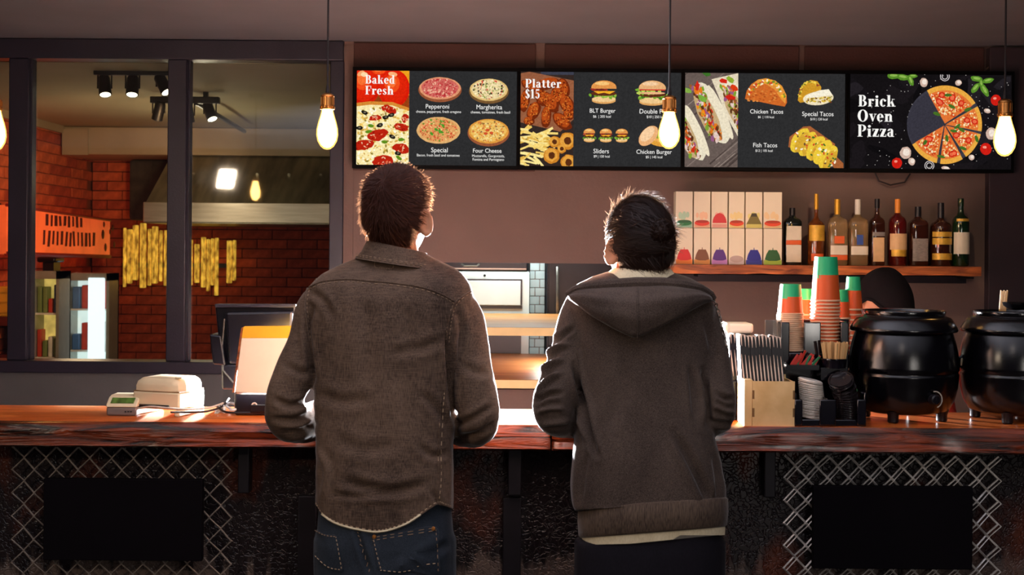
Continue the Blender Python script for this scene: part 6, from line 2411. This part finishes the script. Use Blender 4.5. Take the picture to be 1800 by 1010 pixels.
# back pockets as raised patches
for poly, nm in (([(655, 943), (700, 936), (764, 926), (767, 965), (768, 1008), (720, 1003), (669, 1001), (661, 970)], 'r'), ([(556, 931), (572, 939), (592, 942), (597, 970), (603, 1002), (578, 996), (557, 976)], 'l')):
    ctr = (sum(p[0] for p in poly) / len(poly), sum(p[1] for p in poly) / len(poly))
    loop = on_surface(bv, poly + [poly[0]], .0035, 6)
    c_ = on_surface(bv, [ctr, (ctr[0] + .5, ctr[1])], .0035, 1)
    if len(loop) > 4 and c_:
        mb = MB()
        n = len(loop)
        inner = [[p.lerp(c_[0], f) for p in loop] for f in (0, .33, .66)]
        vs_ = [p + Vector((0, .006, 0)) for p in loop] + inner[0] + inner[1] + inner[2] + [c_[0]]
        # pull the inner rings back to the cloth
        out = vs_[:2 * n]
        for p in inner[1] + inner[2] + [c_[0]]:
            t = (p - Vector((0, 0, CZ))).normalized()
            h = bv.ray_cast(Vector((0, 0, CZ)), t)
            out.append(h[0] - t * .0035 if h[0] is not None else p)
        fs_ = []
        for r_ in range(3):
            for k in range(n):
                k2 = (k + 1) % n
                fs_.append((r_ * n + k, r_ * n + k2, (r_ + 1) * n + k2, (r_ + 1) * n + k))
        for k in range(n):
            fs_.append((3 * n + k, 3 * n + (k + 1) % n, 4 * n))
        pk = mb.add(out, fs_).build('back_pocket', 'denim_blue', jn, fix=True)
        if nm == 'r':
            for l in ([(655, 944), (700, 937), (764, 927)], [(655, 949), (700, 942), (764, 932)]):
                stitches(bv, l, 'thread', jn, r=.0008)
            stitches(bv, [(656, 944), (662, 970), (670, 1000)], 'thread_pale', jn); stitches(bv, [(764, 930), (767, 965), (768, 1006)], 'thread', jn)
            stitches(bv, [(669, 1001), (700, 1003), (730, 1000)], 'thread_pale', jn); stitches(bv, [(732, 994), (766, 988)], 'thread_pale', jn)
        else:
            stitches(bv, [(557, 932), (572, 940), (592, 943)], 'thread', jn, r=.0011); stitches(bv, [(592, 943), (597, 970), (602, 1000)], 'thread_pale', jn)
            stitches(bv, [(557, 976), (578, 995), (600, 1000)], 'thread_pale', jn)
for px, py in ((658, 943), (760, 929)):
    h = on_surface(bv, [(px, py), (px + .5, py)], .004, 1)
    if h:
        MB().lathe([(.0, .002), (.004, .0015), (.005, 0), (.005, -.004)], h[0], 10, Matrix.Rotation(math.pi / 2, 3, 'X'), caps=False).build('rivet', 'copper', jn)
shoes(man1, b1.x, 3.19, .082)
h1 = build_hair(hc1, yaw1, 0, 'hair_brown', man1, (.05, -.8, .55), 11000, (.012, .024), (.0035, .010))

# ---------------------------------------------------------------- person in the hooded jacket
rows2 = [(478, 1070, 1182, 3.25, .062), (488, 1040, 1212, 3.25, .078), (500, 1016, 1236, 3.245, .092), (515, 1002, 1250, 3.24, .102), (540, 1000, 1258, 3.235, .110), (580, 1006, 1254, 3.23, .115), (630, 1012, 1246, 3.22, .117), (690, 1016, 1244, 3.21, .118),
         (740, 1013, 1250, 3.20, .121), (800, 1006, 1264, 3.19, .126), (850, 1003, 1272, 3.185, .130), (885, 1005, 1274, 3.18, .131), (905, 1014, 1270, 3.18, .128), (950, 1020, 1275, 3.18, .127)]
armL2 = [(1030, 535, 3.24, 36), (1018, 565, 3.235, 38), (1006, 610, 3.22, 38), (992, 655, 3.20, 38), (976, 700, 3.18, 38), (976, 728, 3.19, 36), (1006, 738, 3.30, 33), (1050, 722, 3.44, 29), (1082, 713, 3.52, 25)]
armR2 = [(1224, 545, 3.24, 36), (1234, 580, 3.235, 38), (1244, 625, 3.22, 38), (1252, 670, 3.20, 37), (1258, 706, 3.18, 38), (1256, 728, 3.20, 35), (1236, 736, 3.31, 32), (1198, 722, 3.44, 29), (1172, 713, 3.52, 25)]
b2 = Vector((P(1138, 900, 3.19).x, 3.19, 0))
hc2 = P(1122, 432, 3.255)
yaw2 = math.radians(27)
m = MB()
torso(m, rows2, .034)
limb(m, armL2, .022); limb(m, armR2, .022)
m.tube([P(1126, 505, 3.242), P(1125, 480, 3.25), P(1123, 450, 3.258)], [.062, .055, .053], 20)
add_head(m, hc2, yaw2, .97)
wl, wr_ = P(1086, 713, 3.53), P(1168, 713, 3.53)
wl.z = max(wl.z, CT + .03); wr_.z = max(wr_.z, CT + .03)
add_hand(m, wl, Vector((.5, .85, -.02)), -1); add_hand(m, wr_, Vector((-.5, .85, -.02)), 1)
m.rings([superring(P(1146, y, 3.18), .155, .10) for y in (930, 980, 1030)])
legs(m, b2.x + .006, 3.18, .78, .092, .088, .014)
man2 = person_base('person', 'person in a dark brown hooded jacket with hair in a bun, leaning on the counter', m, .0055, b2)
for s in (-1, 1):
    e = hc2 + Matrix.Rotation(yaw2, 3, 'Z') @ Vector((s * .030, .076, .004))
    MB().lathe([(.012 * math.sin(math.pi * k / 8), .012 * math.cos(math.pi * k / 8)) for k in range(9)], e, 12, caps=False).build('eye', 'eye_white', man2)
m = MB()
torso(m, rows2)
limb(m, armL2); limb(m, armR2)
jk = solidify(m, 'hooded_jacket', .0055, 'hoodie_brown', None, 7)
sculpt(jk, [([(1010, 640), (1018, 680), (1028, 720), (1040, 775), (1050, 800)], 5, -.013), ([(1022, 735), (1030, 760), (1046, 790)], 4, .006), ([(1000, 604), (975, 612), (956, 628)], 4, .008), ([(990, 630), (966, 640), (950, 654)], 4, .008), ([(985, 655), (962, 668), (944, 690)], 4, .008),
             ([(988, 690), (962, 694), (942, 706)], 4, -.008), ([(990, 718), (966, 718), (945, 724)], 4, .007), ([(1000, 740), (976, 742), (952, 744)], 4, .006), ([(1010, 575), (990, 590), (972, 600)], 4, -.006),
             ([(1186, 760), (1210, 805), (1232, 850), (1246, 882)], 7, -.009), ([(1214, 640), (1220, 690), (1224, 740)], 6, -.006), ([(1235, 650), (1243, 700), (1246, 750)], 5, -.010), ([(1262, 690), (1276, 700), (1290, 700)], 4, -.007), ([(1255, 712), (1275, 722), (1292, 724)], 4, .006), ([(1250, 738), (1270, 744), (1286, 742)], 4, -.006),
             ([(1240, 560), (1250, 600), (1262, 640)], 6, -.004), ([(1030, 800), (1024, 840), (1020, 880)], 6, -.004), ([(1100, 640), (1090, 700), (1060, 760)], 12, -.003), ([(1255, 800), (1262, 840), (1260, 880)], 5, -.004)],
       [((9, 9, 8), .004), ((26, 26, 20), .0012)])
hem2 = [(990, 897), (1020, 896), (1060, 893), (1120, 888), (1180, 883), (1240, 880), (1290, 879)]
clamp_hem(jk, hem2)
bv2 = bvh_of(jk)
finish(jk, man2)
seam(bv2, [(1012, 620), (1020, 660), (1022, 700)], .002, 'hoodie_brown', 'armhole_seam', jk)
# ribbed waistband
m = MB()
rg = []
for f, gr in ((0, -.004), (.06, .001), (.5, .002), (.94, -.001), (1.0, -.006)):
    ring_ = []
    for k in range(64):
        a = 2 * math.pi * k / 64
        ca, sa = math.cos(a), math.sin(a)
        e = 2.4
        q = (abs(ca) ** e + abs(sa) ** e) ** (-1 / e)
        pc = 1147 + 128 * ca * q
        yt = np.interp(pc, [1020, 1275], [888, 873]); yb2 = np.interp(pc, [1020, 1275], [945, 925])
        dpt = 3.18 + (.130 + gr) * q * sa
        c0 = P(pc, yt + (yb2 - yt) * f, dpt)
        ring_.append((P(1147, 900, 3.18).x + (130 * 3.18 / F + gr) * q * ca, dpt, c0.z))
    rg.append(ring_)
MB().rings(rg).build('waistband', 'rib_brown', jk, fix=True, angle=70)
# cream tee showing under the waistband
rg = []
for f, gr in ((0, -.012), (.5, -.008), (1.0, -.009)):
    ring_ = []
    for k in range(64):
        a = 2 * math.pi * k / 64
        ca, sa = math.cos(a), math.sin(a)
        q = (abs(ca) ** 2.4 + abs(sa) ** 2.4) ** (-1 / 2.4)
        pc = 1148 + 127 * ca * q
        yt = np.interp(pc, [1020, 1275], [930, 915]); yb2 = np.interp(pc, [1020, 1100, 1180, 1184, 1275], [957, 955, 947, 940, 940])
        dpt = 3.18 + (.128 + gr) * q * sa
        c0 = P(pc, yt + (yb2 - yt) * f, dpt)
        ring_.append((P(1148, 900, 3.18).x + (127 * 3.18 / F + gr + .006) * q * ca, dpt, c0.z))
    rg.append(ring_)
MB().rings(rg).build('tee_shirt', 'tee_cream', man2, fix=True, angle=70)
# hood lying on the back
lx, rx_ = 998.0, 1254.0
NU, NV = 44, 14
outer = []
for i in range(NU + 1):
    u = i / NU
    x = lx + (rx_ - lx) * u
    yt = np.interp(x, [998, 1012, 1035, 1070, 1118, 1165, 1200, 1230, 1248, 1254], [516, 506, 500, 495, 490, 492, 497, 504, 514, 524])
    yb2 = np.interp(x, [998, 1010, 1040, 1080, 1108, 1118, 1128, 1160, 1200, 1240, 1254], [524, 533, 556, 579, 592, 594, 591, 576, 555, 533, 530])
    edge_ = min(1, 4 * u, 4 * (1 - u))
    col_ = []
    for j in range(NV + 1):
        v = j / NV
        y = yt + (yb2 - yt) * v
        bulge = math.sin(math.pi * min(1, v * .62 + .12)) * (.035 + .03 * edge_)
        side = abs(u - .5) * 2
        dd = 3.20 - .085 * (1 - side ** 4 * .75) * min(1, .25 + v * 3.2) - bulge + .006 * noise.noise((u * 5, v * 4, 2.2)) + (.012 * math.exp(-((v - .26) / .07) ** 2))
        col_.append(P(x, y, dd))
    outer.append(col_)
mb = MB()
vs_, fs_ = [], []
for col_ in outer:
    vs_ += col_
    vs_ += [Vector((p.x, p.y + .03, p.z)) for p in col_]
K = 2 * (NV + 1)
for i in range(NU):
    for j in range(NV):
        a = i * K + j
        fs_.append((a, a + 1, a + K + 1, a + K))
        b = a + NV + 1
        fs_.append((b, b + K, b + K + 1, b + 1))
    a, b = i * K, i * K + NV + 1
    fs_.append((a, a + K, b + K, b))
    a, b = i * K + NV, i * K + 2 * NV + 1
    fs_.append((a, b, b + K, a + K))
for i in (0, NU):
    for j in range(NV):
        a = i * K + j; b = a + NV + 1
        fs_.append((a, b, b + 1, a + 1))
hd = mb.add(vs_, fs_).build('hood', 'hoodie_brown', jk, fix=True, angle=70)
sb_ = hd.modifiers.new('round', 'SUBSURF'); sb_.levels = 1; sb_.render_levels = 1
rim = [outer[i][1] + Vector((0, -.004, 0)) for i in range(0, NU + 1)]
rad = [.008 + .007 * min(1, 5 * min(i, NU - i) / NU) for i in range(NU + 1)]
MB().tube(rim, rad, 10).build('hood_edge', 'hoodie_brown', jk)
MB().tube([outer[NU // 2 - 1][j] + Vector((0, -.0015, 0)) for j in range(2, NV + 1)], .0018, 5).build('hood_seam', 'hoodie_brown', jk)
# cream lining round the neck
rg = []
for y, xl, xr, hd_ in ((515, 1048, 1206, .088), (500, 1056, 1196, .088), (488, 1062, 1190, .084), (478, 1070, 1184, .076), (471, 1078, 1178, .066)):
    c = P((xl + xr) / 2, y, 3.245)
    rg.append(superring(c, (xr - xl) / 2 * 3.245 / F, hd_, 48, 2.0))
MB().rings(rg, caps=False).build('collar_lining', 'tee_cream', jk, angle=70)

m = MB()
torso(m, [(920, 1030, 1266, 3.18, .108), (960, 1022, 1270, 3.175, .116), (1000, 1018, 1272, 3.175, .118), (1040, 1022, 1270, 3.18, .11)])
legs(m, b2.x + .006, 3.18, .78, .098, .086, 0, foot=False)
tr = solidify(m, 'trousers', .0075, 'trouser_black', None, 5)
finish(tr, man2)
shoes(man2, b2.x + .006, 3.18, .088)
h2 = build_hair(hc2, yaw2, 1, 'hair_dark', man2, (.05, -.85, .15), 7000, (.03, .06), (.006, .009), .97)
# bun
q2 = Matrix.Rotation(yaw2, 3, 'Z')
bc = P(1163, 407, 3.165)
mb = MB()
rr = random.Random(4)
mb.lathe([(.031 * math.sin(math.pi * k / 12), .029 * math.cos(math.pi * k / 12)) for k in range(13)], bc, 24, caps=False)
for k in range(420):
    ax = Vector((rr.gauss(.2, .5), rr.gauss(-1, .5), rr.gauss(.2, .5))).normalized()
    u = ax.orthogonal().normalized()
    v = ax.cross(u)
    a0 = rr.uniform(0, 6.28)
    h_ = rr.uniform(-.5, .9)
    rad_ = .0325 * math.sqrt(max(.05, 1 - h_ * h_))
    pts = [bc + (ax * h_ * .031 + (u * math.cos(a0 + t * .32) + v * math.sin(a0 + t * .32)) * rad_ * (1 + .03 * math.sin(t))) for t in range(6)]
    ribbon(mb, pts, .0011, ax)
for k in range(16):
    p = bc + Vector((.024, rr.uniform(-.01, .01), rr.uniform(-.006, .008)))
    e = p + Vector((rr.uniform(.02, .042), rr.uniform(-.01, .01), rr.uniform(-.02, .004)))
    ribbon(mb, [p, p.lerp(e, .5) + Vector((0, 0, .003)), e], .0008, Vector((0, .3, 1)).normalized())
mb.build('hair_bun', 'hair_dark', h2, angle=80)
# loose hair below the bun and flyaways
mb = MB()
for k in range(900):
    x = rr.uniform(1108, 1186); y0 = rr.uniform(424, 446)
    dd = 3.168 + .05 * ((x - 1138) / 50) ** 2 * (1 if x < 1138 else .6) + rr.uniform(-.006, .012)
    y1 = 460 + rr.uniform(-6, 15) * (1 if x > 1125 else .3)
    x1 = x + (1150 - x) * .16 + rr.uniform(-6, 6)
    a, b = P(x, y0, dd), P(x1, y1, dd + .006)
    ribbon(mb, [a, a.lerp(b, .5) + Vector((0, -.004, 0)), b], .0013, Vector((1, .2, 0)).normalized())
for k in range(70):
    n = Vector((rr.gauss(-.3, .8), rr.gauss(-.3, .4), abs(rr.gauss(.8, .4)))).normalized()
    p = hc2 + q2 @ (head_point(n) * 1.03)
    t_ = (n + Vector((rr.gauss(0, .7), rr.gauss(0, .3), rr.gauss(0, .5)))).normalized()
    L = rr.uniform(.012, .034)
    e = p + t_ * L
    ribbon(mb, [p, p.lerp(e, .5) + Vector((rr.gauss(0, .004), 0, rr.gauss(0, .004))), e], .0005, Vector((0, 0, 1)).cross(t_).normalized() if abs(t_.z) < .95 else Vector((1, 0, 0)))
mb.build('loose_hair', 'hair_dark', h2, angle=80)

# chain strap over the shoulder
mat('chain_steel', (150, 140, 130), 0.25, 0.95, var=0.3, vs=60)
path = on_surface(bv2, [(1243, 512), (1252, 528), (1260, 548), (1266, 570), (1272, 592), (1277, 612)], .004, 30)
ch = thing('bag_chain', path[-1], 'thin steel bag chain over the shoulder of the hooded jacket', 'chain')
tor = MB().tube([(.0042 * math.cos(k * math.pi / 5), 0, .0062 * math.sin(k * math.pi / 5)) for k in range(10)], .0014, 5, closed=True).mesh('link')
tor.materials.append(MATS['chain_steel'])
acc, last = 0, None
nl = 0
for i in range(len(path)):
    p = path[i]
    if last is None or (p - last).length > .0088:
        dirv = (path[min(i + 1, len(path) - 1)] - path[max(i - 1, 0)]).normalized()
        qq = Vector((0, 0, 1)).rotation_difference(dirv).to_matrix() @ Matrix.Rotation((nl % 2) * 1.4 + .3, 3, 'Z')
        o = put('link', tor, ch, p - ch.location, qq.to_euler())
        last = p
        nl += 1

# ---------------------------------------------------------------- staff member stooping behind the kettle
b3 = Vector((P(1545, 600, 4.75).x, 4.78, 0))
hc3 = P(1556, 531, 4.55)
yaw3 = math.radians(30)
m = MB()
cx = b3.x
m.tube([(cx + .02, 4.86, .86), (cx + .02, 4.86, .98), (cx + .005, 4.80, 1.12), (cx - .01, 4.70, 1.22), (cx - .005, 4.63, 1.27)], [.14, .14, .15, .13, .07], 24)
m.tube([(cx, 4.64, 1.25), hc3 + Vector((-.01, .03, -.06)), hc3], [.055, .052, .05], 16)
add_head(m, hc3, yaw3, .95)
for s in (-1, 1):
    sx = cx + s * .15
    m.tube([(cx + s * .09, 4.68, 1.22), (sx, 4.67, 1.18), (sx + s * .03, 4.62, .98), (sx + s * .02, 4.50, .88), (sx, 4.38, .86)], [.055, .052, .045, .038, .028], 14)
    add_hand(m, Vector((sx, 4.37, .86)), Vector((-s * .2, -1, 0)), s)
legs(m, cx, 4.86, .84, .092, .085, .01)
st = person_base('person', 'staff member in a black cap and red top stooping behind the soup kettle', m, .009, b3)
mb = MB()
mb.tube([(cx + .02, 4.86, .80), (cx + .02, 4.86, .98), (cx + .005, 4.80, 1.12), (cx - .01, 4.70, 1.225), (cx - .005, 4.64, 1.27)], [.152, .155, .166, .142, .082], 28)
for s in (-1, 1):
    sx = cx + s * .15
    mb.tube([(cx + s * .09, 4.68, 1.22), (sx, 4.67, 1.18), (sx + s * .03, 4.62, .98), (sx + s * .025, 4.56, .93)], [.068, .066, .058, .054], 16)
tp = solidify(mb, 'red_top', .009, 'red_cloth', None, 5)
finish(tp, st)
mb = MB(); legs(mb, cx, 4.86, .84, .10, .085, 0, foot=False)
mb.rings([superring(Vector((cx + .01, 4.86, z)), .16, .13) for z in (.98, .88, .78)])
finish(solidify(mb, 'trousers', .01, 'trouser_black', None, 4), st)
shoes(st, cx, 4.86, .085)
# round cap over dark hair, with a strap at the side
q3 = Matrix.Rotation(yaw3, 3, 'Z')
mb = MB()
rg = []
for j in range(12):
    ph = math.pi * .56 * j / 11
    rg.append([hc3 + q3 @ (Vector((.087 * math.sin(ph) * math.cos(a), .108 * math.sin(ph) * math.sin(a), .108 * math.cos(ph) + .014 - (.05 * max(0, -math.sin(a)) ** 2 * j / 11) + (.022 * max(0, 1 - abs(math.sin(a) + .1) * 2.2) * j / 11)))) for a in [2 * math.pi * k / 32 for k in range(32)]])
cap_ = mb.rings(rg, caps=False).build('cap', 'cap_cloth', st, fix=True, angle=70)
MB().tube([hc3 + q3 @ Vector((.087 * math.cos(a), .108 * math.sin(a), .016 + .108 * math.cos(math.pi * .56) - .05 * max(0, -math.sin(a)) ** 2 + .022 * max(0, 1 - abs(math.sin(a) + .1) * 2.2))) for a in [2 * math.pi * k / 28 for k in range(28)]], .006, 8, closed=True).build('cap_band', 'cap_cloth', cap_)
pk = [q3 @ Vector((.06 * math.cos(a), .095 + .055 * math.sin(a), .012)) for a in [math.pi * k / 10 for k in range(11)]]
vs_ = [hc3 + p for p in pk] + [hc3 + p + Vector((0, 0, .006)) for p in pk]
n = len(pk)
MB().add(vs_, [tuple(range(n - 1, -1, -1)), tuple(range(n, 2 * n))] + [(k, (k + 1) % n, n + (k + 1) % n, n + k) for k in range(n)]).build('peak', 'cap_cloth', cap_, fix=True, smooth=False)
